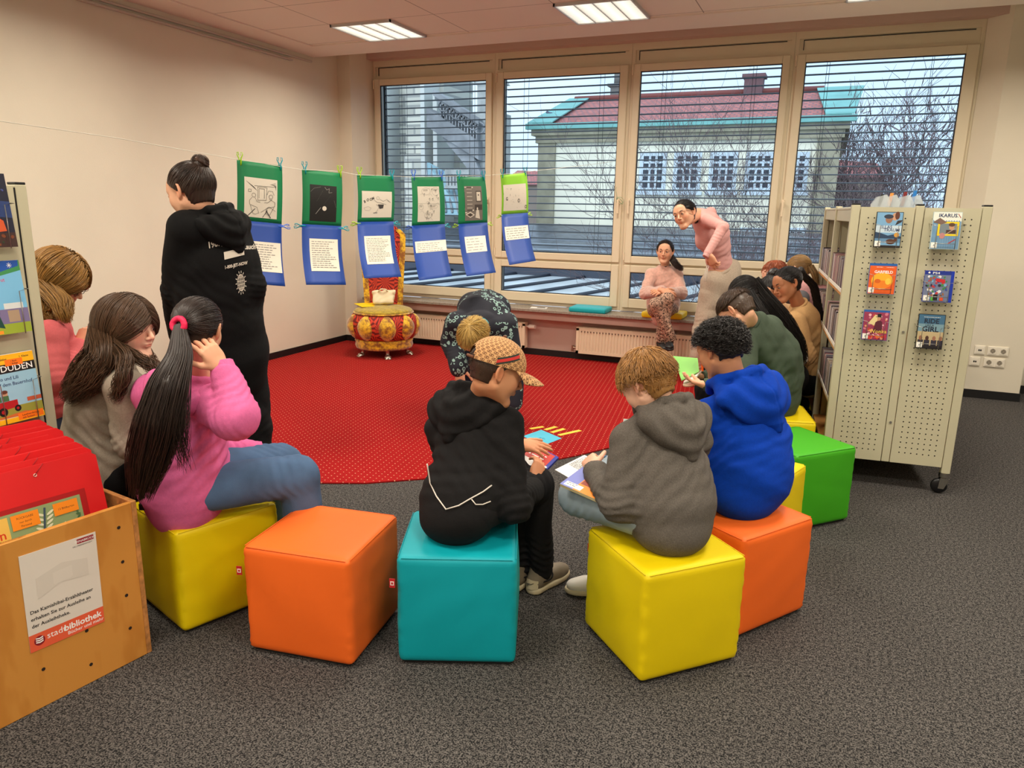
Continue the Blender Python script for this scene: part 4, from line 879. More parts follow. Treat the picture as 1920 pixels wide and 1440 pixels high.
def ps4(f, w, h):
    f.rect(M('ps_b', (20, 44, 140)), .001, h-.022, w-.016, h-.002); f.rect(M('ps_art', (110, 120, 150)), .001, .002, w-.016, h-.022); blob(f, w-.02, h, [(60, 80, 150), (190, 50, 56), (226, 226, 230), (60, 130, 70), (150, 96, 60), (40, 40, 60), (120, 170, 210)], 70, 35, .84, .1, .009)
    f.poly(M('ps_r', (196, 30, 44)), [(w*.38, h*.66), (w*.72, h*.62), (w*.7, h*.73), (w*.4, h*.76)]); f.text(M('wht', (250, 250, 248)), 'PS4', w*.38, h-.018, .0165, bold=.01, sxx=1.5); f.ell(M('wht', (250, 250, 248)), w*.14, h-.012, .006, .003); f.rect(M('wht', (250, 250, 248)), w*.13, h-.016, w*.155, h-.005)
    f.rect(M('grn', (90, 180, 60)), .042, .006, .057, .026); f.rect(M('blk', (20, 20, 20)), .052, .010, .075, .042); f.rect(M('orr', (226, 80, 40)), .085, .008, .103, .026); fsk(f, w, h)
def ride(f, w, h):
    f.rect(M('rd_a', (190, 170, 130)), .003, .003, w-.003, h*.5); f.rect(M('rd_b', (116, 150, 164)), .003, h*.5, w-.003, h*.72); f.rect(M('rd_c', (60, 104, 136)), .003, h*.72, w-.003, h-.003)
    for x, c_ in ((.16, (150, 100, 80)), (.40, (70, 40, 30)), (.66, (156, 108, 84)), (.9, (150, 100, 76))): f.rect(M('rdd%d' % int(x*100), (44, 40, 56)), w*x-.014, .003, w*x+.014 if x < .85 else w-.003, h*.26); f.ell(M('rf%d' % int(x*100), c_), w*x, h*.31, .009, .013)
    f.rect(M('rd_bot', (26, 20, 26)), .003, .003, w-.003, h*.10); d_ = M('rd_t', (22, 34, 54)); f.text(d_, 'RIDE', w*.50, h*.74, .036, bold=.03); f.text(d_, 'LIKE A', w*.44, h*.655, .015, bold=.02); f.text(d_, 'GIRL', w*.48, h*.50, .040, bold=.03); f.words(M('wht', (250, 250, 248)), w*.2, w*.85, h*.92, .006, 1, rnd); fsk(f, w, h)
dkcase = mat('case_black', (16, 16, 20), .3); blcase = mat('case_blue', (40, 96, 170), .25); clcase = mat('case_clear', (190, 210, 214), .2); ps4c = mat('case_ps', (24, 54, 168), .25)
holder(.130, 1.425, .135, .195, 'the film with the bear cover', 'disc case ELLAS TRAUM with bear cover, upper left on the shelf end', dkcase, ellas)
holder(.412, 1.425, .140, .200, 'the yellow framed pilot film', 'disc case IKARUS with yellow frame and pilot, upper right on the shelf end', clcase, ikarus)
holder(.128, 1.165, .140, .172, 'the orange film', 'orange disc case GARFIELD with blue top edge, middle left on the shelf end', blcase, garfield)
holder(.412, 1.135, .145, .172, 'the blue game case', 'blue PS4 game case with crowded colourful cover, middle right on the shelf end', ps4c, ps4)
holder(.128, .900, .135, .172, 'the purple red film', 'purple and red disc case with golden script title, lower left on the shelf end', blcase, wonka)
holder(.412, .870, .135, .195, 'the film with riders', 'disc case RIDE LIKE A GIRL with dark edge, lower right on the shelf', dkcase, ride)
# ------------------------------------------------------------------ left display stand
LX = -2.70; LR = rotz(math.radians(90)); LO = A(LX, 1.033, 0)      # local x -> +y world, local -y -> +x world
st = thing('display_stand', 'cream perforated metal display stand at the left picture edge', 'display stand', LO)
perf(st, LR, LO, 0, .775, .165, 1.650, 0, uo=(.0275+.0315*.3, .05))
m = MB(R=LR, T=LO); m.bbox(.782, .822, -.004, .045, .10, 1.655, .003); p_ = m.build('post', metal, st); m = MB(R=LR, T=LO); m.bbox(.783, .821, -.003, .044, 1.655, 1.664, .002); m.build('post_cap', blackm, p_)
m = MB(R=LR, T=LO); m.bbox(.0, .822, .015, .30, 1.60, 1.64, .003); m.build('top_board', metal, st); m = MB(R=LR, T=LO); m.bbox(.775, .783, .0, .02, .165, 1.645, .001); m.build('shadow_gap', blackm, st)
m = MB(R=LR, T=LO); m.bbox(.0, .78, .05, .30, .15, .19, .003); m.bbox(.0, .78, .27, .29, .1, 1.6, .003); m.build('back_panel', metal, st)
def lbook(x1, z, w, h, lb, edge, fn):
    x = x1-w; y = -.045; t = thing('picture_book', lb, 'book', LO+LR@A(x+w/2, y, z)); lb2 = lb.split(',')[0]; fro = lambda a, b, o=0: LO+LR@(A(x+a, y+.10*b-o, z+b))
    m = MB(); m.add([fro(a, b, o) for a in (0, w) for b in (0, h) for o in (-.010, 0)], [(0, 1, 3, 2), (4, 6, 7, 5), (0, 4, 5, 1), (2, 3, 7, 6), (0, 2, 6, 4), (1, 5, 7, 3)]); m.build('book_block', edge, t); f = Face(fro); fn(f, w, h); f.build(t, 'cover_print')
    hd = thing('wire_holder', 'bent wire holder in front of the %s' % lb2, 'holder', LO+LR@A(x+w/2, -.02, z-.01)); m = MB(R=LR, T=LO); yf = y-.008
    m.tube([(x+w-.03, yf, z-.004), (x+w-.03, yf+.005, z+h*.58), (x+w+.006, yf+.01, z+h*.60), (x+w+.006, 0, z+h*.60)], .0017, 6); m.build('wire', wirem, hd); m = MB(R=LR, T=LO); m.tube([(x+.03, yf, z-.004), (x+.03, yf+.005, z+h*.58), (x-.006, yf+.01, z+h*.60), (x-.006, 0, z+h*.60)], .0017, 6); m.build('wire', wirem, hd)
def b_top(f, w, h):
    f.rect(M('nite', (18, 20, 44)), 0, 0, w, h); f.poly(M('nite2', (34, 56, 110)), [(0, h*.45), (w, h*.4), (w, h*.62), (0, h*.68)]); f.rect(M('bt_br', (60, 34, 30)), 0, 0, w, h*.2); blob(f, w, h, [(210, 140, 60), (60, 70, 140), (230, 200, 120)], 20, 41, .98, .7, .006); f.poly(M('fox', (206, 84, 40)), [(w*.6, h*.2), (w*.85, h*.22), (w*.82, h*.36), (w*.7, h*.42)]); blob(f, w, h, [(120, 60, 30), (40, 60, 40)], 14, 42, .2, .03, .008)
def b_mid(f, w, h):
    f.rect(M('bm_sky', (120, 186, 226)), 0, h*.25, w, h); f.rect(M('bm_gr', (150, 170, 50)), 0, 0, w, h*.14); f.rect(M('bm_vi', (120, 110, 150)), 0, h*.14, w, h*.34); f.poly(M('bm_g', (60, 140, 80)), [(0, h*.80), (w*.6, h*.80), (w, h*.86), (w, h), (0, h)]); f.poly(M('bm_b', (24, 80, 170)), [(0, h*.82), (w*.55, h*.84), (w*.97, h*.92), (w*.98, h), (0, h)])
    f.rect(M('bm_w', (214, 220, 220)), w*.55, h*.34, w*.92, h*.42); f.rect(M('bm_tan', (170, 146, 120)), w*.6, h*.16, w*.82, h*.32); f.poly(M('bm_child', (20, 60, 120)), [(w*.2, h*.3), (w*.45, h*.28), (w*.48, h*.5), (w*.3, h*.55)]); f.poly(M('bm_trs', (20, 70, 60)), [(w*.3, h*.12), (w*.5, h*.08), (w*.42, h*.3), (w*.22, h*.3)]); f.ell(M('face_a', (196, 150, 120)), w*.40, h*.60, .014); f.ell(M('hair_a', (96, 52, 36)), w*.40, h*.635, .016, .01)
    f.rect(M('bm_or', (240, 150, 40)), 0, .002, w*.45, .014); f.text(M('blk', (20, 20, 20)), 'Oetinger', w*.22, .004, .009, bold=.01); f.text(M('bm_pk', (214, 70, 120)), 'die Wut', w*.50, h*.72, .018, bold=.01); f.text(M('wht', (250, 250, 248)), 'Sterne', w*.35, h*.895, .013, bold=.015)
    for k in range(8): a = k*math.pi/4; f.line(M('wht', (250, 250, 248)), [(w*.8, h*.935), (w*.8+.009*math.cos(a), h*.935+.009*math.sin(a))], .0012)
def b_dud(f, w, h):
    f.rect(M('dd_bl', (150, 196, 220)), 0, .02, w, h); f.rect(M('dd_y', (250, 186, 20)), 0, h*.86, w, h); f.rect(M('blk', (20, 20, 20)), 0, h*.73, w, h*.86); f.text(M('wht', (250, 250, 248)), 'DUDEN', w*.62, h*.755, .031, bold=.008, sxx=1.1); f.text(M('blk', (20, 20, 20)), 'Leseprofi aktive', w*.25, h*.92, .011, bold=.02); f.text(M('blk', (20, 20, 20)), '1. Klasse', w*.80, h*.93, .010, bold=.02)
    f.rect(M('dd_st', (250, 120, 20)), w*.40, h*.83, w*.76, h*.925); f.text(M('blk', (20, 20, 20)), '1 Buch', w*.58, h*.885, .008, bold=.02); f.text(M('blk', (20, 20, 20)), '1 Beilage', w*.58, h*.85, .008, bold=.02)
    f.text(M('navy', (20, 40, 96)), 'Leo und Lili', w*.38, h*.63, .0175, bold=.012); f.text(M('navy', (20, 40, 96)), 'auf dem Bauernhof', w*.50, h*.545, .0175, bold=.012)
    f.rect(M('dd_f', (150, 150, 60)), 0, .02, w, h*.24); f.poly(M('dd_rd', (206, 110, 50)), [(0, .02), (w, .02), (w*.6, h*.14), (0, h*.10)]); f.poly(M('dd_red', (176, 26, 30)), [(w*.05, h*.2), (w*.5, h*.22), (w*.5, h*.33), (w*.05, h*.32)]); f.ell(M('blk', (20, 20, 20)), w*.18, h*.18, .016); f.ell(M('dd_red', (176, 26, 30)), w*.18, h*.18, .007); f.ell(M('blk', (20, 20, 20)), w*.48, h*.20, .012); f.ell(M('dd_red', (176, 26, 30)), w*.48, h*.20, .005)
    for x in (.12, .27): f.ell(M('face_a', (196, 150, 120)), w*x, h*.44, .011); f.ell(M('hair_a', (96, 52, 36)), w*x, h*.465, .012, .007); f.rect(M('dd_gn', (70, 110, 70)), w*x-.012, h*.33, w*x+.012, h*.41)
    f.rect(M('dd_rf', (190, 90, 60)), w*.7, h*.27, w, h*.33); f.rect(M('dd_y', (250, 186, 20)), 0, 0, w, .018); f.rect(M('dd_st', (250, 140, 30)), w*.45, h*.015, w*.98, h*.115); f.text(M('blk', (20, 20, 20)), 'Lesefoerderung', w*.71, h*.068, .010, bold=.01); f.text(M('blk', (20, 20, 20)), 'mit System', w*.66, h*.027, .010, bold=.01)
lbook(.735, 1.440, .19, .25, 'dark night-sky picture book, topmost on the left display stand', paper, b_top); lbook(.745, 1.137, .185, .255, 'light blue picture book with a running child, middle of the left stand', paper, b_mid); lbook(.750, 0.816, .177, .245, 'DUDEN first reader with a red tractor, lowest on the left stand', paper, b_dud)
# ------------------------------------------------------------------ wooden trough with red folders
BA = math.atan2(-.17, 1.0); BR = rotz(math.radians(90)+BA); BO = A(-2.13, 1.71, 0)      # local x runs back from the corner towards the camera when negative; local -y faces +x
ply = mat('plywood_face', (204, 138, 60), .45, spec=.4); g = NT(ply); tc = g.n('ShaderNodeTexCoord'); mp = g.n('ShaderNodeMapping'); mp.inputs['Scale'].default_value = (1.5, 3.5, 1.2); g.l(tc.outputs['Object'], mp.inputs[0])
w1 = g.n('ShaderNodeTexWave'); w1.inputs['Scale'].default_value = 2.2; w1.inputs['Distortion'].default_value = 9; w1.inputs['Detail'].default_value = 3; w1.inputs['Detail Scale'].default_value = 1.2; g.l(mp.outputs[0], w1.inputs['Vector'])
r = g.n('ShaderNodeValToRGB'); r.color_ramp.elements[0].color = lin((196, 130, 54)); r.color_ramp.elements[1].color = lin((206, 142, 64)); r.color_ramp.elements[1].position = .6; g.l(w1.outputs['Fac'], r.inputs['Fac']); g.l(r.outputs['Color'], g.b.inputs['Base Color'])
plyedge = mat('plywood_edge', (190, 130, 70), .6, noise=.35, nscale=40)
tb = thing('wooden_trough', 'plywood browsing box with peg holes holding red folders, left foreground', 'box', BO); HT = .59; LB = 1.15; DB = .42
def bb(nm, mt, *q, be=.002):
    m = MB(R=BR, T=BO)
    for k in q: m.bbox(*k, be)
    return m.build(nm, mt, tb)
bb('front_board', ply, (-LB, -.018, 0, .018, 0, HT)); bb('side_board', plyedge, (-.018, 0, 0, DB, 0, HT+.002)); bb('side_board', plyedge, (-LB-.018, -LB, 0, DB, 0, HT)); bb('back_board', ply, (-LB, -.018, DB-.018, DB, 0, HT)); bb('floor_board', ply, (-LB, -.018, .018, DB-.018, .24, .255))
m = MB(R=BR, T=BO)
for i, x in enumerate((-.07, -.215, -.36, -.505, -.65)):
    for k in range(5): z = HT-.075-k*.128-(.064 if i % 2 else 0)*1; z > .02 and m.disc((x, -.0006, z), (0, -1, 0), .0062, 12)
m.build('peg_holes', mat('hole_dark', (34, 20, 12), .9), tb)
# sign on the trough
sg = thing('paper_sign', 'white laminated library notice taped on the front of the plywood box', 'sign', BO+BR@A(-.33, -.002, .2))
sw, shh = .235, .33; rr = math.radians(-1.0); s0 = BO+BR@A(-.155-sw, -.0015, .205); sf = flat(s0, BR@A(math.cos(rr), 0, math.sin(rr)), BR@A(-math.sin(rr), 0, math.cos(rr)), BR@A(0, -1, 0))
m = MB(); m.add([sf(a, b, o) for a in (0, sw) for b in (0, shh) for o in (-.0005, .0008)], [(0, 1, 3, 2), (4, 6, 7, 5), (0, 4, 5, 1), (2, 3, 7, 6), (0, 2, 6, 4), (1, 5, 7, 3)]); m.build('sheet', mat('sign_white', (226, 218, 208), .3, spec=.5), sg)
f = Face(lambda a, b, o=0: sf(a, b, o+.0006)); blk = M('blk', (20, 20, 20)); f.rect(M('sb_or', (232, 96, 62)), 0, 0, sw, .058); f.ell(M('sb_dk', (140, 26, 36)), .030, .031, .0165, n=28)
for k in range(3):
    for s_ in (-1, 1): f.poly(M('wht', (250, 250, 248)), [(.030, .022+k*.007), (.030+s_*.011, .025+k*.007), (.030+s_*.011, .029+k*.007), (.030, .026+k*.007)])
wh = M('wht', (250, 250, 248)); f.text(wh, 'stadt', .052, .026, .030, 'LEFT'); f.text(wh, 'bibliothek', .106, .026, .030, 'LEFT', bold=.022); f.text(wh, 'Bücher und mehr', .232, .009, .0165, 'RIGHT', bold=.006)
f.text(blk, 'Das Kamishibai-Erzähltheater', .012, .128, .0165, 'LEFT', bold=.018); f.text(blk, 'erhalten Sie zur Ausleihe an', .012, .104, .0165, 'LEFT', bold=.018); f.text(blk, 'der Ausleihtheke.', .012, .080, .0165, 'LEFT', bold=.018)
f.rect(M('os_r', (150, 24, 44)), sw-.062, shh-.022, sw-.008, shh-.006); f.text(wh, 'OSNABRÜCK*', sw-.035, shh-.018, .0105, bold=.005); f.text(blk, 'DIE | FRIEDENSSTADT', sw-.045, shh-.031, .0065); gh = M('ghost', (216, 208, 198)); f.poly(gh, [(.04, .17), (.11, .20), (.2, .19), (.2, .25), (.12, .265), (.04, .24)]); f.poly(M('sign_w2', (221, 213, 203)), [(.09, .2), (.15, .205), (.15, .245), (.09, .24)]); f.build(sg, 'print')
f = Face(flat(BO+BR@A(-.49, .004, HT+.0025), BR@A(1, 0, 0), BR@A(0, 1, 0))); f.text(M('brn', (90, 50, 20)), 'Kamishibai Erzählungen', .0, .001, .0145, 'LEFT', off=.0003); f.build(tb, 'edge_lettering')
# folders: wide upright card folders, leaning back, the front one largest
redf = mat('folder_red', (214, 20, 24), .5, bump=.05, bscale=50); redp = mat('folder_red_edge', (226, 60, 56), .6); el = mat('elastic_red', (160, 10, 16), .6); eyel = mat('eyelet', (226, 214, 200), .3, metal=.6)
rnd = random.Random(12); nfold = 19
for k in range(nfold):
    y0 = .034+k*.0185+(.012 if k else 0); z0 = .26; hh = .335+.010*rnd.random() if k else .52; lean = .20 if k == 0 else .16+.02*rnd.random(); xr_ = -.045-.010*rnd.random()-(.03 if k % 5 == 0 else 0); ww = .70; hh = .52+.02*math.sin(k*1.9)*.5+(.055*k/nfold)
    if k == 0: xr_ = -.05
    u_ = nrm(BR@A(1, 0, -.02*rnd.random())); v_ = nrm(BR@A(0, lean, 1)); n_ = np.cross(u_, v_); o0 = BO+BR@A(xr_-ww, y0, z0)
    ff = lambda a, b, o=0, o0=o0, u_=u_, v_=v_, n_=n_: o0+u_*a+v_*b+n_*o
    lb = 'front red card folder with the picture card set Frieden in its window' if k == 0 else 'red card folder with elastic standing in the plywood box behind the front one'
    t = thing('red_folder', lb, 'folder', ff(ww/2, 0), None if k == 0 else 'red folders in the plywood box')
    th = .0075; m = MB(); m.add([ff(a, b, o) for a, b, o in ((0, 0, -th), (ww, 0, -th), (ww, hh*.97, -th), (ww-.02, hh, -th), (0, hh, -th), (0, 0, 0), (ww, 0, 0), (ww, hh*.97, 0), (ww-.02, hh, 0), (0, hh, 0))], [(4, 3, 2, 1, 0), (5, 6, 7, 8, 9), (0, 1, 6, 5), (1, 2, 7, 6), (2, 3, 8, 7), (3, 4, 9, 8), (4, 0, 5, 9)]); m.build('card_cover', redf, t)
    m = MB(); m.tube([ff(ww-.17, hh, .001), ff(ww-.20, hh-.03, .0015)], .0013, 5); m.build('elastic_band', el, t); MB().tube([ff(ww, hh*.55, .001), ff(ww-.03, hh*.52, .0015)], .0013, 5).build('elastic_band', el, t)
    m = MB()
    for (a, b) in ((ww-.20, hh-.032), (ww-.035, hh*.50)): m.tube([ff(a+.0045*math.cos(q), b+.0045*math.sin(q), .0014) for q in np.linspace(0, 6.283, 13)], .0013, 5)
    m.build('eyelets', eyel, t)
    if k == 0:
        f = Face(lambda a, b, o=0: ff(ww-.02+(a-ww)*.82, .195+(b-.195)*.82, o+.001)); L = ww-.075; B = .195
        f.rect(M('fr_b', (168, 14, 20)), L-.52, B-.02, ww-.05, B+.255); f.rect(M('fr_g', (140, 160, 110)), L-.47, B-.01, L, B+.235); f.poly(M('fr_y', (232, 186, 84)), [(L-.455, B+.10), (L-.275, B+.10), (L-.275, B+.225), (L-.455, B+.225)]); f.text(M('fr_r', (206, 60, 24)), 'Frieden', L-.365, B+.145, .050, bold=.012); f.words(M('brn', (90, 50, 20)), L-.44, L-.29, B+.21, .008, 1, rnd); f.words(M('brn', (90, 50, 20)), L-.44, L-.29, B+.125, .007, 2, rnd)
        f.poly(M('fr_y2', (226, 176, 90)), [(L-.46, B+.07), (L-.25, B+.085), (L-.25, B+.10), (L-.46, B+.09)]); f.poly(M('fr_o', (214, 150, 60)), [(L-.34, B), (L-.2, B+.02), (L-.15, B+.09), (L-.25, B+.08)])
        for j in range(7):
            for s_ in (-1, 1): f.ell(M('fr_w', (222, 222, 190)), L-.165+j*.004+s_*.018, B+.09+j*.018, .016, .005, 10, s_*.5)
        f.line(M('fr_dk', (60, 80, 96)), [(L-.2, B), (L-.165, B+.09), (L-.14, B+.22)], .008); f.poly(M('fr_dk', (60, 80, 96)), [(L-.23, B-.005), (L-.2, B+.05), (L-.16, B+.07), (L-.17, B-.005)]); f.ell(M('fr_w', (222, 222, 190)), L-.09, B+.12, .022, .007, 12, .1); f.poly(M('fr_w', (222, 222, 190)), [(L-.1, B+.12), (L-.075, B+.145), (L-.07, B+.12)]); f.ell(M('fr_w', (222, 222, 190)), L-.215, B+.085, .014, .010)
        blob_cols = [(90, 130, 96), (200, 140, 80), (110, 90, 70)]
        for j in range(26): f.ell(M('frb%d' % (j % 3), blob_cols[j % 3]), L-.46+rnd.random()*.45, B+rnd.random()*.06, .012, .006, 9, rnd.random()*3)
        for j in range(9): f.ell(M('fr_lf', (70, 110, 70)), L-.012-rnd.random()*.02, B+.1+j*.012, .010, .004, 9, rnd.random()*3)
        f.poly(M('lab_or', (244, 140, 24)), [(L-.265, B+.165), (L-.165, B+.165), (L-.165, B+.225), (L-.265, B+.225)]); f.text(blk, 'RÜCKGABE', L-.215, B+.205, .012); f.text(blk, 'nur durch', L-.215, B+.189, .011); f.text(blk, 'Personal', L-.215, B+.173, .011); f.poly(M('lab_or', (244, 140, 24)), [(L-.11, B+.175), (L-.015, B+.175), (L-.015, B+.225), (L-.11, B+.225)]); f.text(blk, '13 Bildkarten', L-.062, B+.195, .012); f.build(t, 'card_window')
# ------------------------------------------------------------------ throne chair
gold = mat('velvet_gold', (214, 160, 14), .65, sheen=.6); g = NT(gold); tc = g.n('ShaderNodeTexCoord'); n1 = g.n('ShaderNodeTexNoise'); n1.inputs['Scale'].default_value = 16; n1.inputs['Detail'].default_value = 7; n1.inputs['Roughness'].default_value = .7; g.l(tc.outputs['Object'], n1.inputs['Vector'])
r = g.n('ShaderNodeValToRGB'); r.color_ramp.elements[0].position = .42; r.color_ramp.elements[1].position = .58; r.color_ramp.elements[0].color = lin((140, 84, 10)); r.color_ramp.elements[1].color = lin((238, 192, 24)); g.l(n1.outputs['Fac'], r.inputs['Fac']); g.l(r.outputs['Color'], g.b.inputs['Base Color'])
redv = mat('velvet_red_pattern', (196, 52, 30), .7); g = NT(redv); tc = g.n('ShaderNodeTexCoord'); vo = g.n('ShaderNodeTexVoronoi'); vo.inputs['Scale'].default_value = 6.5; vo.inputs['Randomness'].default_value = .55; g.l(tc.outputs['Object'], vo.inputs['Vector'])
sb = g.n('ShaderNodeVectorMath'); sb.operation = 'SUBTRACT'; mu = g.n('ShaderNodeVectorMath'); mu.operation = 'SCALE'; mu.inputs['Scale'].default_value = 1.0; g.l(tc.outputs['Object'], sb.inputs[0]); g.l(vo.outputs['Position'], sb.inputs[1]); sp = g.n('ShaderNodeSeparateXYZ'); g.l(sb.outputs[0], sp.inputs[0])
an = g.m('ARCTAN2', sp.outputs['Z'], g.m('ADD', sp.outputs['X'], sp.outputs['Y'])); wv = g.m('SINE', g.m('MULTIPLY', an, 16)); g.l(g.mix(g.m('GREATER_THAN', wv, .1), lin((206, 62, 34)), lin((112, 14, 14))), g.b.inputs['Base Color'])
TC = A(-4.42, 6.86); T_ = A(TC[0], TC[1], 0); t = thing('throne_chair', 'ornate gold and red velvet throne with a tall back in the corner', 'chair', T_); front = nrm(A(.52, -.85)); side = A(-front[1], front[0]); FA = math.atan2(front[1], front[0])
prof = [(.29, .115), (.305, .12), (.312, .16), (.305, .185), (.325, .21), (.355, .27), (.372, .34), (.368, .40), (.34, .455), (.29, .485)]
m = MB(); m.lathe(prof[4:], T_, 48); m.build('seat_drum', redv, t)
m = MB(); m.lathe([(.28, .10), (.305, .10), (.316, .13), (.308, .165), (.318, .18), (.312, .205), (.30, .21)], T_, 48); m.build('plinth_band', gold, t)
def drum(z): return np.interp(z, [p[1] for p in prof], [p[0] for p in prof])
for k in range(9):
    a0 = FA+.12+k*math.pi/4.5; V = []; nz_, na = 13, 9
    for i in range(nz_):
        z = .205+(.275)*i/(nz_-1); wd = .400*math.pi/5*max(.02, math.sin(math.pi*(i/(nz_-1))**.9))**.55*1.9/2*1.05
        for j in range(na): s_ = j/(na-1)*2-1; rr_ = drum(z)+.030*max(0, (1-s_*s_))**.6*math.sin(math.pi*i/(nz_-1))**.5+.001; a = a0+s_*wd; V.append((TC[0]+rr_*math.cos(a), TC[1]+rr_*math.sin(a), z))
    mesh_np('drum_petal', np.array(V), np.array([(i*na+j, i*na+j+1, (i+1)*na+j+1, (i+1)*na+j) for i in range(nz_-1) for j in range(na-1)]), gold, t)
    m = MB(); m.tube([V[i*na+0] for i in range(nz_)]+[V[i*na+na-1] for i in range(nz_-1, -1, -1)], .0045, 5); 
S = Sdf(.01); S.add(ell((TC[0], TC[1], .50), (.315, .315, .055)), .0); S.displace(lambda p: .004*wob(p, 25)); V, F = S.mesh(); mesh_np('seat_cushion', V, F, mat('velvet_olive', (176, 150, 36), .7, noise=.35, nscale=40, sheen=.4), t)
m = MB(); m.tube([(TC[0]+.318*math.cos(a), TC[1]+.318*math.sin(a), .485) for a in np.linspace(0, 6.283, 49)], .010, 6); m.build('piping', gold, t)
# tall back
bw, bt, zt = .42, .11, 1.36; bc = T_[:2]-front*.26
def bpt(s_, z, d): p = bc+side*s_+front*d-front*.10*max(0, (z-.5))*.35; return (p[0], p[1], z)
outl = [(-bw/2*.80, .47), (-bw/2*.86, .8), (-bw/2*.98, 1.15), (-bw/2, zt-.04), (-bw/2*.7, zt+.03), (0, zt+.055), (bw/2*.7, zt+.03), (bw/2, zt-.04), (bw/2*.98, 1.15), (bw/2*.86, .8), (bw/2*.80, .47)]
m = MB(); n = len(outl); Vf = [bpt(a, z, .05) for a, z in outl]+[bpt(a, z, -.05) for a, z in outl]; m.add(Vf, [list(range(n)), list(range(n, 2*n))[::-1]]+[(i, n+i, n+(i+1) % n, (i+1) % n) for i in range(n)]); m.build('backrest', redv, t)
for s_ in (-1, 1):
    m = MB(); pts = [(s_*bw/2*.84, .47), (s_*bw/2*.92, .8), (s_*bw/2*1.04, 1.15), (s_*bw/2*1.06, zt-.06), (s_*bw/2*.80, zt+.0)]; R_ = .055
    for (a, z), (a2, z2) in zip(pts[:-1], pts[1:]): m.add([bpt(a-R_*.55, z, .066), bpt(a+R_*.55, z, .066), bpt(a+R_*.55, z, -.066), bpt(a-R_*.55, z, -.066), bpt(a2-R_*.55, z2, .066), bpt(a2+R_*.55, z2, .066), bpt(a2+R_*.55, z2, -.066), bpt(a2-R_*.55, z2, -.066)], [(0, 1, 5, 4), (1, 2, 6, 5), (2, 3, 7, 6), (3, 0, 4, 7), (0, 3, 2, 1), (4, 5, 6, 7)])
    m.build('back_wing', gold, t)
silver = mat('silver_foot', (190, 184, 172), .25, metal=.9)
for a in (FA+.15, FA+1.45, FA-1.15, FA+math.pi):
    c = A(TC[0]+.24*math.cos(a), TC[1]+.24*math.sin(a), 0); o = A(math.cos(a), math.sin(a), 0); S = Sdf(.006); S.add(rc(c+A(0, 0, .115), c+o*.01+A(0, 0, .05), .026, .018), .01); S.add(ell(c+o*.035+A(0, 0, .026), (.036, .036, .024)), .015)
    for q in (-.022, -.007, .008, .022): l_ = A(-o[1], o[0], 0); S.add(rc(c+o*.04+l_*q+A(0, 0, .02), c+o*.068+l_*q*1.2+A(0, 0, .012), .011, .009), .004)
    V, F = S.mesh(); mesh_np('claw_foot', V, F, silver, t)
tg_ = thing('yellow_paper', 'sheet of yellow paper lying on the throne seat', 'paper', (TC[0]-.08, TC[1], .545)); m = MB(R=rotz(FA+.5), T=A(TC[0]-.16, TC[1]+.02, .548)); m.add([(-.16, -.14, .004), (.15, -.19, .004), (.16, .14, .004), (-.15, .17, .006), (-.16, -.14, .0), (.15, -.19, .0), (.16, .14, .0), (-.15, .17, .003)], [(0, 1, 2, 3), (7, 6, 5, 4), (0, 4, 5, 1), (1, 5, 6, 2), (2, 6, 7, 3), (3, 7, 4, 0)]); m.build('sheet', mat('paper_yellow', (250, 214, 10), .6), tg_)
S = Sdf(.007); bgc = A(TC[0]-.02, TC[1]+.03, .56); RB = rotz(FA+math.pi/2); S.add(rbox(bgc+A(0, 0, .065), RB@np.array([[1, 0, 0], [0, .9, .43], [0, -.43, .9]]), (.12, .035, .07), .025), 0); S.add(rbox(bgc+A(0, 0, .125)-A(front[0], front[1], 0)*.025, RB, (.125, .04, .022), .016), .008); S.displace(folds(.010, 16, 3)); V, F = S.mesh()
t2 = thing('cloth_bag', 'crumpled cream cloth bag leaning on the throne seat', 'bag', bgc); mesh_np('bag_body', V, F, mat('cotton_cream', (232, 218, 184), .9), t2)
m = MB(); m.tube([bgc+RB@A(-.06, -.01, .13), bgc+RB@A(-.02, -.035, .17), bgc+RB@A(.03, -.03, .165), bgc+RB@A(.06, -.01, .13)], .008, 6); m.build('handle', mat('cotton_cream', (232, 218, 184), .9), t2)
# ------------------------------------------------------------------ cord with hanging sheets
# the cord hangs in the plane between the left wall and the window handle
line_px = [(-60, 218, 2.7), (0, 227, 2.95), (220, 259, 3.55), (440, 298, 4.05), (530, 313, 4.20), (565, 318, 4.27), (641, 322, 4.45), (668, 328, 4.57), (736, 330, 4.80), (772, 332, 4.95), (828, 331, 5.15), (858, 330, 5.30), (907, 329, 5.5), (940, 327, 5.72), (988, 322, 6.0), (1095, 310, 7.0), (1172, 300, 8.02)]
pts = [P(*q) for q in line_px]; t = thing('string', 'thin white cord strung across the room from the left to the window handle', 'cord', pts[8]); MB().tube(pts, .0016, 5).build('cord', mat('cord_white', (222, 220, 206), .7), t)
hp = A(-2.085, 7.735, 1.70); m = MB(); m.tube([pts[-1], pts[-1]+A(.0, 0, -.1), A(-2.12, 7.74, 1.82), hp], .0018, 5)
for k in range(4): m.tube([hp+A(.04*math.cos(a+k)+.02, -.006*k*.3, .035*math.sin(a)+.002*k) for a in np.linspace(0, 6.28, 14)], .0012, 4)
m.build('knotted_end', mat('cord_green', (120, 160, 120), .7), t)
grn_s = mat('card_green', (0, 124, 72), .6); lime_s = mat('card_lime', (140, 206, 34), .6); blu_s = mat('card_blue', (8, 60, 148), .6); wsheet = mat('sheet_white', (222, 212, 196), .6); ink = M('ink', (44, 42, 42)); inkl = M('ink_light', (130, 126, 122)); photo = M('photo_black', (22, 20, 20))
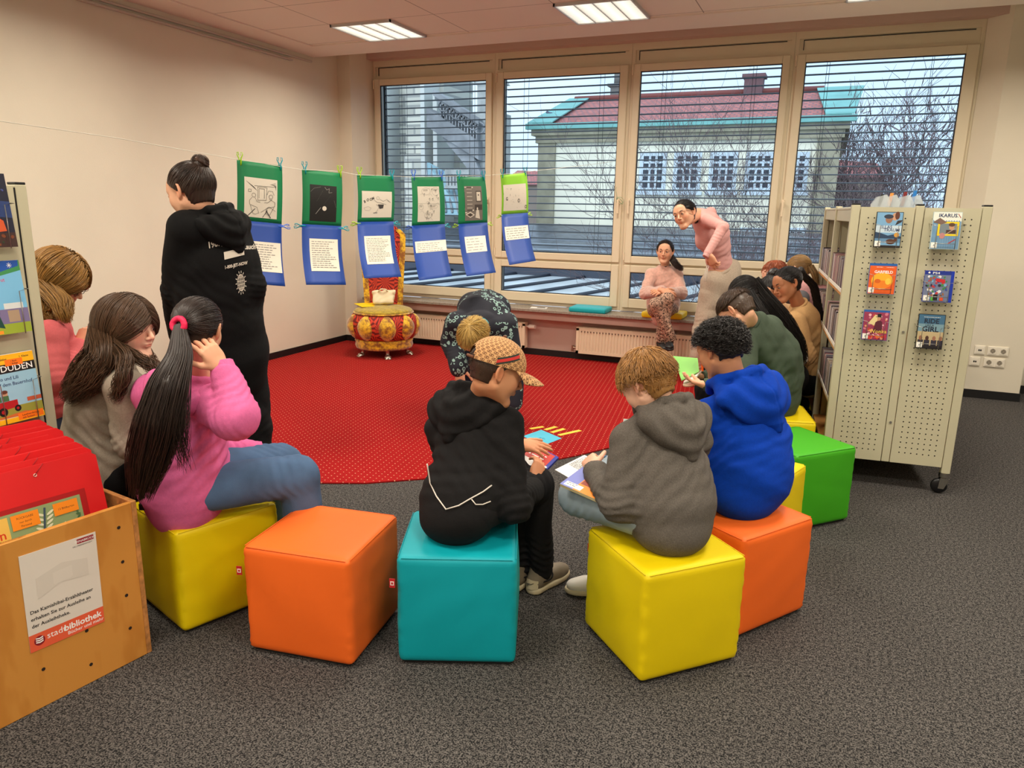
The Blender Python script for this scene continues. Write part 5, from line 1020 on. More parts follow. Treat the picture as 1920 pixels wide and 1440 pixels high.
clipc = {'L': mat('clip_lime', (176, 226, 20), .3, alpha=.9), 'T': mat('clip_teal', (0, 170, 190), .3, alpha=.9), 'B': mat('clip_blue', (50, 110, 226), .3, alpha=.9)}
cliplab = {'L': 'lime green', 'T': 'turquoise', 'B': 'blue'}
def clip(c, axis, up, col, lb, s=1.0):
    """plastic peg: open loop end along +up, jaws along -up"""
    t = thing('clothes_peg', lb, 'clothes peg', c); up = nrm(up); ax = nrm(axis); n_ = np.cross(ax, up); m = MB()
    for sgn in (-1, 1):
        f_ = lambda a, b, o: tuple(c+ax*a*s+up*b*s+n_*o*s)
        m.tube([f_(sgn*.002, -.030, sgn*.003), f_(sgn*.003, -.01, sgn*.004), f_(sgn*.004, .006, sgn*.003), f_(sgn*.013, .026, sgn*.007), f_(sgn*.012, .038, sgn*.008), f_(sgn*.005, .040, sgn*.007), f_(sgn*.004, .022, sgn*.005)], [.0035*s, .004*s, .0036*s, .0028*s, .0028*s, .0026*s, .002*s], 6)
    m.build('legs', clipc[col], t); m = MB(); m.tube([c+ax*.004*s*math.cos(a)+n_*.005*s*math.sin(a)+up*.002*a*.3*s for a in np.linspace(0, 12.5, 20)], .0007, 4); m.build('spring', chrome, t)
names = ['first', 'second', 'third', 'fourth', 'fifth', 'sixth']
desc = ['seated figures line drawing', 'black picture with white dot', 'BOOM drawing', 'comic page', 'sepia ladder picture', 'scattered letters picture']
# each: green TL, TR (px,py,D), height, blue bottom left/right px, clips
SH = [((444, 300, 4.05), (529, 311, 4.20), (444, 412, 4.10), (528, 420, 4.25), (450, 530, 4.02), (535, 537, 4.17), 'LT', ' B'),
      ((566, 317, 4.28), (641, 325, 4.44), (566, 420, 4.33), (640, 424, 4.49), (574, 534, 4.22), (649, 534, 4.38), 'TL', 'TT'),
      ((669, 327, 4.58), (738, 331, 4.80), (670, 416, 4.64), (738, 415, 4.86), (683, 522, 4.40), (753, 519, 4.62), 'LT', 'LT'),
      ((771, 331, 4.96), (830, 332, 5.16), (772, 423, 5.02), (834, 420, 5.22), (786, 526, 4.70), (848, 518, 4.90), 'BB', 'BT'),
      ((856, 331, 5.30), (909, 332, 5.50), (859, 420, 5.36), (914, 417, 5.55), (875, 518, 5.00), (930, 511, 5.2), 'TT', 'LL'),
      ((938, 328, 5.72), (987, 324, 5.98), (940, 402, 5.78), (990, 399, 6.03), (955, 497, 5.35), (1005, 489, 5.6), 'TT', 'LL')]
for i, (a, b, c, d, e, f_, k1, k2) in enumerate(SH):
    a, b, c, d, e, f_ = [P(*q) for q in (a, b, c, d, e, f_)]
    wdt = np.linalg.norm(b-a); hg = np.linalg.norm(c-a); hb = np.linalg.norm(e-c)
    def mk(tl, tr, bl, br, hh, bend):
        n_ = nrm(np.cross(tr-tl, tl-bl))
        def fn(u, v, o=0):
            s_ = u/wdt; q = v/hh; p = (bl*(1-s_)+br*s_)*(1-q)+(tl*(1-s_)+tr*s_)*q; return p+n_*(o+bend*math.sin(math.pi*q))
        return fn
    g1 = mk(a, b, c, d, hg, .010); g2 = mk(c, d, e, f_, hb, -.022)
    if ((g1(0, 0, 1)-g1(0, 0, 0))@(EYE-a)) < 0: pass
    sgn = 1 if ((g1(0, 0, 1)-g1(0, 0, 0))@(EYE-a)) > 0 else -1
    for nm, fn, hh, mt, lb in (('hanging_sheet', g1, hg, lime_s if i == 5 else grn_s, '%s sheet with the %s, %s on the cord' % ('lime green' if i == 5 else 'dark green', desc[i], names[i])), ('hanging_sheet', g2, hb, blu_s, 'blue card with typed text below the %s' % desc[i])):
        t = thing(nm, lb, 'poster', (fn(wdt/2, hh/2)))
        n = 14; V = [fn(wdt*x/4, hh*y/n, o*sgn) for o in (-.0004, .0) for y in range(n+1) for x in range(5)]; off = 5*(n+1)
        F = [(off+y*5+x, off+y*5+x+1, off+(y+1)*5+x+1, off+(y+1)*5+x) for y in range(n) for x in range(4)]+[(y*5+x, (y+1)*5+x, (y+1)*5+x+1, y*5+x+1) for y in range(n) for x in range(4)]
        F += [(y*5, off+y*5, off+(y+1)*5, (y+1)*5) for y in range(n)]+[(y*5+4, (y+1)*5+4, off+(y+1)*5+4, off+y*5+4) for y in range(n)]+[(x, x+1, off+x+1, off+x) for x in range(4)]+[(n*5+x, off+n*5+x, off+n*5+x+1, n*5+x+1) for x in range(4)]
        mesh_np('card', np.array(V), F, mt, t, True)
        f = Face(lambda u, v, o=0, fn=fn, sgn=sgn: fn(u, v, sgn*(o+.0012))); r_ = random.Random(50+i)
        w, h = wdt, hh
        if fn is g1:
            x0, x1, y0, y1 = [(.15, .88, .07, .74), (.18, .85, .07, .74), (.10, .92, .09, .66), (.16, .84, .07, .80), (.22, .82, .06, .80), (.06, .92, .08, .74)][i]
            x0 *= w; x1 *= w; y0 *= h; y1 *= h; X_ = lambda s_: x0+(x1-x0)*s_; Y_ = lambda s_: y0+(y1-y0)*s_
            f.rect(photo if i == 1 else M('sepia', (120, 110, 102)) if i == 4 else wsheet, x0, y0, x1, y1, n=24)
            L = lambda pts, w_=.0016, m_=ink: f.line(m_, [(X_(p[0]), Y_(p[1])) for p in pts], w_)
            if i == 0:
                for s_ in range(7): L([(.06+s_*.035, .9-s_*.02), (.2+s_*.03, .8-s_*.02)], .0012); L([(.78+s_*.03, .86), (.95, .92-s_*.03)], .0012)
                L([(.3, .8), (.95, .82)]); L([(.4, .44), (.4, .78), (.68, .78), (.66, .46), (.4, .44)]); L([(.44, .5), (.44, .74), (.6, .74), (.6, .5)]); L([(.12, .7), (.2, .7), (.2, .64), (.12, .64), (.12, .7)])
                for cx, s_ in ((.28, 1), (.80, -1)):
                    L([(cx+.06*math.cos(q), .56+.05*math.sin(q)) for q in np.linspace(0, 6.3, 12)]); L([(cx-.05, .5), (cx-.13*s_, .42), (cx-.12*s_, .32), (cx+.1*s_, .26), (cx+.16*s_, .12), (cx+.08*s_, .1)]); L([(cx+.04, .5), (cx+.1*s_, .4), (cx+.2*s_, .4)]); L([(cx-.1*s_, .3), (cx-.02, .1), (cx+.08*s_, .08)])
                L([(.68, .6), (.72, .7), (.85, .7), (.9, .6)]); L([(.12, .04), (.32, .22)], .003); L([(.66, .2), (.8, .02)], .0045); L([(.5, .14), (.75, .3), (.95, .2)]); L([(.56, .02), (.7, .2)], .0025)
            if i == 1:
                f.ell(wsheet, X_(.54), Y_(.36), .0135, n=24); lt = M('chalk', (150, 146, 140)); L([(.22, .20), (.40, .38)], .003, lt)
                for s_ in range(9): f.ell(lt, X_(.26+.027*s_), Y_(.56+.037*s_), .0009, n=6); f.ell(lt, X_(.52+.03*s_), Y_(.48+.03*s_), .0007, n=6)
                L([(.55, .95), (.62, .88), (.72, .92), (.70, .80), (.82, .82)], .002, lt); L([(.02, .8), (.15, .9), (.4, .95)], .0009, lt); L([(.9, .6), (.98, .4)], .0007, lt)
            if i == 2:
                for q, (s_, v_, ro) in enumerate(((.10, .56, .5), (.20, .62, .45), (.29, .64, .1), (.37, .68, .3))): f.text(M('inkgr', (66, 62, 60)), 'BOOM'[q], X_(s_), Y_(v_), .024, bold=.035, rot=ro)
                L([(.52+.05*math.cos(q), .74+.06*math.sin(q)) for q in np.linspace(0, 6.3, 12)], .0016, inkl); L([(.58, .7), (.7, .62), (.82, .7), (.95, .58), (.84, .66)], .002, inkl); f.poly(M('inkgr', (66, 62, 60)), [(X_(.52), Y_(.5)), (X_(.72), Y_(.5)), (X_(.7), Y_(.36)), (X_(.58), Y_(.33))]); L([(.46, .5), (.56, .42), (.5, .25), (.42, .18), (.5, .17)], .002, inkl); L([(.06, .36), (.2, .42), (.3, .36), (.24, .26), (.1, .28), (.06, .36)], .0012, inkl); f.poly(inkl, [(X_(.38), Y_(.16)), (X_(.52), Y_(.18)), (X_(.5), Y_(.2)), (X_(.38), Y_(.19))]); L([(.4, .66), (.5, .58), (.62, .56), (.8, .5)], .002, inkl)
            if i == 3:
                L([(.02, .52), (.98, .50)], .001, inkl); L([(.52, .52), (.54, .98)], .001, inkl); L([(.48, .02), (.45, .50)], .001, inkl)
                for cx, cy, rx, ry in ((.38, .86, .20, .10), (.82, .86, .17, .12), (.14, .42, .1, .08), (.68, .42, .2, .06), (.45, .18, .16, .09)):
                    L([(cx+rx*math.cos(q), cy+ry*math.sin(q)) for q in np.linspace(0, 6.3, 16)], .0009); f.words(ink, X_(cx-rx*.6), X_(cx+rx*.6), Y_(cy+ry*.55), .0045, 3, r_)
                for q in range(13): a_, b_ = r_.uniform(.05, .95), r_.uniform(.05, .95); L([(a_, b_), (a_+.05, b_+.03), (a_+.03, b_-.05)], .002)
                for q in range(10): a_, b_ = r_.uniform(.05, .8), r_.uniform(.05, .9); L([(a_, b_), (a_+.1, b_+.04), (a_+.18, b_-.04)], .0008)
            if i == 4:
                sd = M('sep_d', (70, 60, 54)); sl = M('sep_l', (216, 204, 188)); f.rect(sl, X_(.0), Y_(.22), X_(.12), Y_(.98)); f.rect(sl, X_(.42), Y_(.28), X_(.50), Y_(.98))
                f.rect(sd, X_(.12), Y_(.28), X_(.42), Y_(.96))
                for q in range(6): f.rect(sl, X_(.12), Y_(.36+q*.11), X_(.42), Y_(.375+q*.11))
                f.rect(sd, X_(.64), Y_(.54), X_(.95), Y_(.86)); f.rect(sl, X_(.68), Y_(.57), X_(.91), Y_(.83)); f.ell(sd, X_(.79), Y_(.74), .006); f.rect(sd, X_(.55), Y_(.3), X_(.98), Y_(.46)); f.poly(sl, [(X_(.02), Y_(.18)), (X_(.3), Y_(.08)), (X_(.55), Y_(.16)), (X_(.3), Y_(.26))]); f.poly(sd, [(X_(.1), Y_(.17)), (X_(.3), Y_(.11)), (X_(.46), Y_(.16)), (X_(.3), Y_(.22))]); f.ell(sl, X_(.70), Y_(.34), .007, .010); f.poly(sl, [(X_(.58), Y_(.08)), (X_(.85), Y_(.04)), (X_(.78), Y_(.3)), (X_(.64), Y_(.3))])
            if i == 5:
                for q, (s_, v_, ro, z_) in enumerate(((.0, .62, 0, .03), (.14, .40, .1, .045), (.33, .78, 0, .04), (.28, .56, 0, .03), (.52, .52, .1, .03), (.66, .30, .1, .05), (.97, .06, 0, .045))): f.text(photo, 'lGrllOO'[q], X_(s_), Y_(v_), z_*.8, bold=.02 if q in (1, 5, 6) else 0, rot=ro)
                for q in range(16): a_, b_ = r_.uniform(.05, .85), r_.uniform(.08, .9); L([(a_, b_), (a_+.06, b_+.03*r_.uniform(-1, 1))], .0008, inkl)
        else:
            x0, x1, y0, y1, nl = [(.10, .97, .22, .70, 11), (.18, .90, .24, .78, 13), (.16, .88, .26, .76, 15), (.06, 1.0, .52, .72, 5), (.17, .88, .46, .76, 5), (.08, .96, .50, .76, 5)][i]
            x1 = min(x1, .995); f.rect(wsheet, x0*w, y0*h, x1*w, y1*h, n=24); lh = (y1-y0)*h*.86/nl; f.words(inkl, (x0+.05)*w, (x1-.05)*w, (y1-.04)*h, lh, nl, r_, h=.30)
        f.build(t, 'pasted_print')
    ax = nrm(b-a); upv = A(0, 0, 1)
    for q, (s_, kc) in enumerate(zip((.07, .95), k1)): c_ = a*(1-s_)+b*s_+A(0, 0, .004); clip(c_, ax, upv, kc, '%s peg at the %s top corner of the %s' % (cliplab[kc], ('left', 'right')[q], desc[i]))
    for q, kc in enumerate(k2):
        if kc == ' ': continue
        c_ = (c if q == 0 else d)+A(0, 0, -.012); clip(c_+ax*(-.008 if q == 0 else .008), upv, ax*(-1 if q == 0 else 1)+A(0, 0, .0), kc, '%s peg at the %s side below the %s' % (cliplab[kc], ('left', 'right')[q], desc[i]))
# ------------------------------------------------------------------ papers on the carpet
cyan = mat('card_cyan', (84, 190, 222), .6); py_ = mat('paper_yellow', (250, 214, 10), .6); ystr = mat('strip_yellow', (236, 208, 70), .6)
def strip(px, c, lb, mt, w=None, nm='paper_strip', z=.0095, cat='paper strip'):
    a, b = PZ(*px[0], z), PZ(*px[1], z); d = nrm(b-a); n_ = A(-d[1], d[0], 0)*w/2; m = MB(); m.prism([a-n_, b-n_, b+n_, a+n_], (0, 0, 0), (0, 0, .001)); t = thing(nm, lb, cat, (a+b)/2*A(1, 1, 0)+A(0, 0, z)); m.build('sheet', mt, t); return t
strip(((994, 804), (1019, 800)), 0, 'short yellow paper strip on the carpet, leftmost of four', ystr, .035); strip(((1022, 806), (1043, 800)), 0, 'yellow paper strip on the carpet, second of four from the left', ystr, .035); strip(((1034, 811), (1058, 804)), 0, 'yellow paper strip on the carpet, third of four from the left', ystr, .035); strip(((1048, 816), (1088, 807)), 0, 'longest yellow paper strip on the carpet, rightmost of four', ystr, .035)
t = thing('blue_card', 'light blue card lying on the red carpet in front of the strips', 'card', PZ(1020, 818, .009)); q = [PZ(x, y, .0095) for x, y in ((980, 818), (1015, 806), (1053, 822), (1018, 836))]; MB().prism(q[::-1] if False else [q[3], q[2], q[1], q[0]], (0, 0, 0), (0, 0, .001)).build('card', cyan, t); f = Face(flat(PZ(1008, 822, .0106), A(.95, -.2, 0), A(.2, .95, 0))); f.words(M('navy', (20, 40, 96)), 0, .06, .03, .014, 2, rnd); f.build(t, 'lettering')
# ------------------------------------------------------------------ figures: helpers
def fabric(name, col, **k):
    k.setdefault('rough', .9); k.setdefault('noise', .10); k.setdefault('nscale', 90); k.setdefault('bump', .35); k.setdefault('bscale', 420); k.setdefault('spec', .2); return mat('fabric_'+name, col, **k)
def skinmat(name, col): return mat('skin_'+name, col, .5, attr='tint', bump=.05, bscale=300, spec=.35)
def hairmat(name, col): return mat('hair_'+name, col, .42, attr='tint', spec=.5)
def frame_rfu(fwd, up):
    f = nrm(fwd); r = nrm(np.cross(f, up)); u = np.cross(r, f); return np.stack([r, f, u], 1)
class Hd:
    """head: centre c, facing direction f, up u, scale s (1 = adult)"""
    def __init__(s, c, f, u=(0, 0, 1), sc=1.0): s.c = A(*c); s.R = frame_rfu(A(*f), A(*u)); s.s = sc
    def p(s, x, y, z): return s.c+s.R@A(x, y, z)*s.s
    def w(s, L): return s.c+(np.asarray(L)@s.R.T)*s.s
    def l(s, W): return (np.asarray(W)-s.c)@s.R/s.s
def skin_head(S, H, neck, detail=True, chin=1.0, nose=1.0, rn=.050):
    s = H.s; p = H.p; R = H.R; e = lambda c, rad, k=.02: S.add(ell(p(*c), A(*rad)*s, R), k*s)
    e((0, -.012, .028), (.075, .093, .083), 0); e((0, .022, -.02), (.061, .066, .078)); 
    for q in (-1, 1):
        S.add(rc(p(q*.050, .005, -.045), p(q*.018, .070, -.092), .020*s, .017*s), .03*s); e((q*.036, .058, -.020), (.026, .022, .030), .03); S.add(rc(p(q*.014, .084, .026), p(q*.046, .068, .024), .010*s, .008*s), .012*s)
    e((0, .070, -.097*chin), (.023, .020, .016), .02); e((0, .060, .045), (.052, .030, .04), .03)
    if detail:
        for q in (-1, 1): S.sub(ell(p(q*.031, .098, .008), A(.018, .013, .010)*s, R), .008*s)
        S.add(rc(p(0, .088, .014), p(0, .088+.022*nose, -.020), .0075*s, .0095*s), .010*s)
        for q in (-1, 1): S.add(ell(p(q*.010, .098, -.025), A(.0085, .010, .007)*s, R), .006*s)
        e((0, .083, -.044), (.022, .014, .016), .012)
        S.add(ell(p(0, .0935, -.0465), A(.0185, .0080, .0045)*s, R), .003*s); S.add(ell(p(0, .0925, -.0545), A(.0150, .0082, .005)*s, R), .003*s); S.sub(ell(p(0, .104, -.0503), A(.0135, .005, .0011)*s, R), .002*s)
        for q in (-1, 1): S.add(ell(p(q*.031, .0845, .0095), A(.0135, .0085, .0085)*s, R), .003*s)
    if detail == 2:
        for q in (-1, 1): S.sub(ell(p(q*.031, .099, .0085), A(.0112, .013, .0046)*s, R), .002*s)
    for q in (-1, 1):
        Re = R@rotz(q*.45)@np.array([[1, 0, 0], [0, .97, -.25], [0, .25, .97]]); c = p(q*.078, -.012, .0)
        S.add(ell(c, A(.007, .0175, .030)*s, Re), .006*s); S.add(tor(c+Re@A(q*.004, 0, .002)*s, Re@np.array([[0, 0, 1], [1, 0, 0], [0, 1, 0.]]), .013*s, .026*s, .0042*s), .003*s)
        S.sub(ell(c+Re@A(q*.010, .002, .002)*s, A(.0065, .0085, .016)*s, Re), .004*s); S.add(ell(c+Re@A(0, .004, -.027)*s, A(.006, .008, .008)*s, Re), .005*s)
    S.add(rc(p(0, -.026, -.050), neck, rn*s, (rn+.006)*s), .022*s)
def head_tint(H, V, tone=1.0):
    L = H.l(V); T = np.ones((len(V), 3))
    def blob_(c, r, col, pw=1):
        d = np.sqrt((((L-A(*c))/A(*r))**2).sum(1)); m = np.clip(1.25-d, 0, 1)[:, None]**pw; T[:] = T*(1-m)+T*A(*col)*m
    blob_((0, .097, -.050), (.0165, .014, .0075), (.80, .46, .45)); 
    for q in (-1, 1): blob_((q*.040, .07, -.02), (.026, .03, .022), (1.05, .82, .78)); blob_((q*.078, -.01, 0), (.02, .03, .035), (1.05, .84, .78))
    blob_((0, .108, -.02), (.014, .014, .014), (1.05, .86, .82))
    return T
def face_parts(H, root, brow=(50, 36, 30), eye=(70, 46, 34), look=-.1, lid=.35, open_=True, glasses=False, lash=True):
    s = H.s; p = H.p; R = H.R
    if open_:
        for q in (-1, 1):
            c = p(q*.031, .0800, .0088); V, F = Sdf(.0022).add(ell(c, A(.0118, .0118, .0118)*s, R), 0).mesh(); e_ = mesh_np('eye', V, F, mat('eye_white', (226, 216, 208), .2), root)
            d = nrm(R@A(0, 1, look)); m = MB(); m.disc(c+d*.01185*s, d, .0056*s, 16); m.build('iris', mat('iris_%d' % eye[0], eye, .2), e_); m = MB(); m.disc(c+d*.0120*s, d, .0026*s, 12); m.build('pupil', blackm, e_)
            for nm, lo in (('upper_eyelid', 1), ):
                m = MB(); pts = []
                for t_ in np.linspace(-1, 1, 9): a = t_*.95; pts.append(p(q*.031+.0125*math.sin(a), .0800+.0135*math.cos(a), 0.0088+.0046*(1-t_*t_)))
                m.tube(pts, .0009*s, 6); m.build('eyelashes', mat('lash', (30, 22, 20), .6), e_)
    m = MB()
    for q in (-1, 1):
        pts = [p(q*.014, .0955, .0275), p(q*.026, .0945, .0335), p(q*.040, .0845, .034), p(q*.052, .070, .029)]; m.tube(pts, [.0028*s, .0034*s, .003*s, .001*s], 6)
    m.build('eyebrows', mat('brow_%d' % brow[0], brow, .8), root)
    if glasses:
        m = MB()
        for q in (-1, 1): m.tube([p(q*.031+.021*math.cos(a), .103-.006*abs(math.cos(a)), .004+.016*math.sin(a)) for a in np.linspace(0, 6.283, 20)], .0013*s, 5); m.tube([p(q*.052, .098, .008), p(q*.076, .04, .008), p(q*.082, -.02, .004)], .0014*s, 5)
        m.tube([p(-.010, .104, .008), p(0, .108, .010), p(.010, .104, .008)], .0013*s, 5); m.build('glasses_frame', mat('glasses', (50, 24, 20), .3), root)
def hand(w, d, n, tside, s=1.0, curl=(.3, .35, .4, .45), thumb=.35, spread=.08, res=.0032, c2=None):
    """w wrist, d direction, n back of the hand, tside +1/-1 side of the thumb"""
    w = A(*w); d = nrm(d); n = nrm(A(*n)-d*(A(*n)@d)); t = np.cross(d, n)*tside; S = Sdf(res)
    S.add(rc(w-d*.03*s, w+d*.012*s, .024*s, .023*s), 0); S.add(ell(w+d*.045*s, A(.040, .040, .017)*s, np.stack([t, d, n], 1)), .02*s)
    for j, (o, L, q) in enumerate(zip((.029, .010, -.010, -.028), (.070, .078, .072, .056), curl)):
        root = w+d*(.083-.004*(j == 3)-.003*(j == 0))*s+t*o*s+n*.002*s; S.add(rc(w+d*.02*s+t*o*.55*s, root, .014*s, .0112*s), .012*s)
        dd = nrm(d+t*(1.5-j)*spread); p0 = root; r = .0096*s*(.92 if j == 3 else 1); cum = 0
        for k, fr in enumerate((.45, .31, .24)):
            cum += q*(1.0, 1.25, .9)[k] if c2 is None else (q, c2[j], c2[j]*.8)[k]
            v = dd*math.cos(cum)-n*math.sin(cum); p1 = p0+v*L*fr*s; r1 = r*(.93, .9, .86)[k]; S.add(rc(p0, p1, r, r1), .004*s); p0, r = p1, r1
    p0 = w+d*.018*s+t*.022*s; dd = nrm(d*.62+t*.75-n*.25); r = .0135*s; cum = 0
    for k, L in enumerate((.042, .034, .027)):
        v = nrm(dd*math.cos(cum)+(d*.75-t*.35-n*.55)*math.sin(cum)); p1 = p0+v*L*s; S.add(rc(p0, p1, r, r*.88), .010*s if k == 0 else .004*s); p0, r = p1, r*.88; cum += thumb
    V, F = S.mesh(); T = np.ones((len(V), 3))*A(1.02, .93, .90); return V, F, T
def build_skin(root, mt, parts, name='body'):
    Vs, Fs, Ts = [], [], []; b = 0
    for V, F, T in parts:
        if not len(V): continue
        Vs.append(V); Fs.append(F+b); Ts.append(T); b += len(V)
    return mesh_np(name, np.concatenate(Vs), np.concatenate(Fs), mt, root, tint=np.concatenate(Ts))
def core(J, r=1.0):
    """thin continuous body under the clothes joining head, hands and feet"""
    S = Sdf(.014); a = lambda *q: S.add(rc(*q), .03)
    a(J['hd'], J['nk'], .045*r, .05*r); a(J['nk'], J['ch'], .05*r, .085*r); a(J['ch'], J['pel'], .085*r, .085*r)
    for q in 'LR':
        a(J['ch']*.3+J['nk']*.7, J['s'+q], .04*r, .038*r); a(J['s'+q], J['e'+q], .038*r, .03*r); a(J['e'+q], J['w'+q], .03*r, .022*r); a(J['pel'], J['h'+q], .07*r, .06*r); a(J['h'+q], J['k'+q], .06*r, .042*r); a(J['k'+q], J['a'+q], .042*r, .03*r)
    V, F = S.mesh(); return V, F, np.ones((len(V), 3))
def torso_nodes(J, prof):
    """prof: list of (t along pelvis-chest-neck 0..2, halfwidth, halfdepth, forward offset)"""
    out = []; P0, P1, P2 = J['pel'], J['ch'], J['nk']; rp = nrm(J['hR']-J['hL']); rs = nrm(J['sR']-J['sL'])
    for t, w, d, o in prof:
        c = P0+(P1-P0)*t if t <= 1 else P1+(P2-P1)*(t-1); ax = nrm(nrm(P1-P0)*max(0, 1-t)+nrm(P2-P0)*min(1, t)); r = nrm(rp*(1-t/2)+rs*t/2); r = nrm(r-ax*(r@ax)); f = np.cross(ax, r); out.append((c+f*o, r, f, w, d))
    return out
def top(root, J, mt, prof, arm=(.062, .055, .045), name='sweater', res=.008, yoke=.055, amp=.006, seed=0, hood=None, collar=True, cuffs=True, hem=None, extra=None, creases=True, foldf=9., sleeves='LR', neckr=.060, tint=None, short=None):
    S = Sdf(res); N = torso_nodes(J, prof)
    for a, b in zip(N[:-1], N[1:]): S.add(loft(a, b), .03)
    nk = J['nk']
    for q in 'LR':
        S.add(rc(nk*.75+J['ch']*.25, J['s'+q], yoke*1.15, yoke), .05)
        if q in sleeves:
            S.add(rc(J['s'+q], J['e'+q], arm[0], arm[1]), .03); S.add(rc(J['e'+q], J['w'+q], arm[1], arm[2]), .02)
    if hem is not None: S.isect(hem)
    if extra: extra(S)
    _fd = folds(amp, foldf, seed); S.displace(lambda p: _fd(p)*np.clip((np.sqrt(((p-J['pel'])**2).sum(-1))-.13)/.14, .12, 1))
    if creases:
        for i, q in enumerate('LR'):
            S.displace(ridges(J['s'+q], J['e'+q], J['e'+q], amp*.9, .034, .075, .5, seed+i)); S.displace(ridges(J['e'+q], J['w'+q], J['e'+q]*.55+J['w'+q]*.45, amp*.8, .028, .07, .3, seed+i+3)); S.displace(ridges(J['ch'], J['pel'], J['s'+q]*.5+J['pel']*.5, amp*.9, .06, .14, .9, seed+i+5))
        S.displace(ridges(J['ch'], J['pel'], J['pel']*.6+J['ch']*.4, amp*.7, .05, .12, .5, seed+9))
    S.sub(rc(nk+nrm(J['hd']-nk)*.015, nk+nrm(J['hd']-nk)*.2, neckr*.8, neckr*1.0), .01)
    V, F = S.mesh(); o = mesh_np(name, V, F, mt, root, tint=tint(V) if tint else None)
    if cuffs:
        for q in sleeves:
            d = nrm(J['w'+q]-J['e'+q]); c0 = J['w'+q]+d*(arm[2]*.25); S2 = Sdf(.004); S2.add(rc(c0-d*.012, c0+d*.028, arm[2]*.92, arm[2]*.80), 0); S2.isect(lambda p, c0=c0, d=d: (p-c0)@d-.034); S2.isect(lambda p, c0=c0, d=d: -((p-c0)@d)-.022)
            tt = nrm(np.cross(d, A(0, 0, 1))); ww = np.cross(d, tt); S2.displace(lambda p, c0=c0, tt=tt, ww=ww: .0009*np.sin(np.arctan2((p-c0)@tt, (p-c0)@ww)*34)); V, F = S2.mesh(); mesh_np('cuff', V, F, mt, root)
    if collar:
        ax = nrm(J['hd']-nk); r = nrm(J['sR']-J['sL']); r = nrm(r-ax*(r@ax)); f = np.cross(ax, r); S3 = Sdf(.004); S3.add(tor(nk+ax*.018-f*.004, np.stack([r, f, ax], 1), neckr, neckr*.95, .011), 0); V, F = S3.mesh(); mesh_np('collar', V, F, mt, root)
    return o
def hood_down(root, J, mt, w=.15, drop=.20, bo=.12, side=0.0, seed=0, res=.0055, nr=.078, up=.0):
    nk = J['nk']; ax = nrm(nrm(J['nk']-J['ch'])*.75+A(0, 0, .35)); r = nrm(J['sR']-J['sL']); f = nrm(np.cross(ax, r)); r = np.cross(f, ax); Rm = np.stack([r, f, ax], 1); S = Sdf(res); c = nk+ax*up
    q = lambda x, y, z: c+r*x+f*y+ax*z
    B = q(side, -(bo+.012), -drop); S.add(ell(q(side*.3, -bo*.78, -drop*.34), (w*.92, .058, drop*.56), Rm@np.array([[1, 0, 0], [0, .97, .22], [0, -.22, .97]])), 0)
    S.add(rc(q(side*.5, -bo*.9, -drop*.45), B, .062, .024), .05)
    rim = [q(-nr*.55, nr*.95, -.03), q(-nr*1.02, nr*.45, .005), q(-nr*1.16, -nr*.25, .022), q(-nr*.80, -nr*1.02, .030), q(side*.3, -nr*1.34, .034), q(nr*.80, -nr*1.02, .030), q(nr*1.16, -nr*.25, .022), q(nr*1.02, nr*.45, .005), q(nr*.55, nr*.95, -.03)]
    for i, (a, b_) in enumerate(zip(rim[:-1], rim[1:])): S.add(rc(a, b_, .019, .019), .010)
    for s_ in (-1, 1): S.add(rc(q(s_*nr*1.1, -nr*.2, -.005), q(s_*w*.80, -bo*.55, -drop*.22), .030, .038), .035)
    S.sub(ell(q(0, -nr*.12, .055), (nr*.80, nr*.86, .075), Rm), .012)
    L = lambda p: (p-c)@Rm
    S.displace(lambda p: .0035*np.exp(-((L(p)[:, 0]-side*np.clip(-L(p)[:, 2]/drop, 0, 1))/.004)**2)*(L(p)[:, 1] < -.03)); S.displace(folds(.0035, 12, seed))
    S.displace(lambda p: .004*np.sin((np.hypot(L(p)[:, 0]/w, (L(p)[:, 2]-.03)/drop)-.2)*17+seed)*(L(p)[:, 1] < -.05)*(np.abs(L(p)[:, 2]+drop*.4) < drop*.5))
    V, F = S.mesh(); return mesh_np('hood', V, F, mt, root)
def pants(root, J, mt, r=(.095, .075, .06, .052), name='trousers', amp=.006, seed=3, res=.008, extra=None, tint=None, pel=(.15, .12), ext=.02):
    S = Sdf(res); rp = nrm(J['hR']-J['hL']); up = nrm(J['ch']-J['pel']); f = np.cross(up, rp); S.add(ell(J['pel'], (pel[0], pel[1], pel[1]), np.stack([rp, f, up], 1)), 0)
    for q in 'LR':
        S.add(rc(J['h'+q], J['k'+q], r[0], r[1]), .04); S.add(rc(J['k'+q], J['a'+q], r[1]*.97, r[3]), .02)
    if extra: extra(S)
    _ff = folds(amp, 8, seed); S.displace(lambda p: _ff(p)*np.clip((np.sqrt(((p-J['pel'])**2).sum(-1))-.16)/.12, 0, 1))
    for i, q in enumerate('LR'): S.displace(ridges(J['h'+q], J['k'+q], J['k'+q]*.85+J['h'+q]*.15, amp, .04, .09, .5, seed+i)); S.displace(ridges(J['k'+q], J['a'+q], J['a'+q]*.8+J['k'+q]*.2, amp, .035, .10, .3, seed+i+2))
    V, F = S.mesh(); o = mesh_np(name, V, F, mt, root, tint=tint(V) if tint else None)
    for q in 'LR':
        d = nrm(J['a'+q]-J['k'+q]); c = J['a'+q]+d*.02; m = MB(); u_ = nrm(np.cross(d, A(.3, 1, .1))); w_ = np.cross(d, u_); m.tube([c+(u_*math.cos(a)+w_*math.sin(a))*(r[3]+.002) for a in np.linspace(0, 6.283, 20)], .0035, 5); m.build('hem', mt, root)
    return o
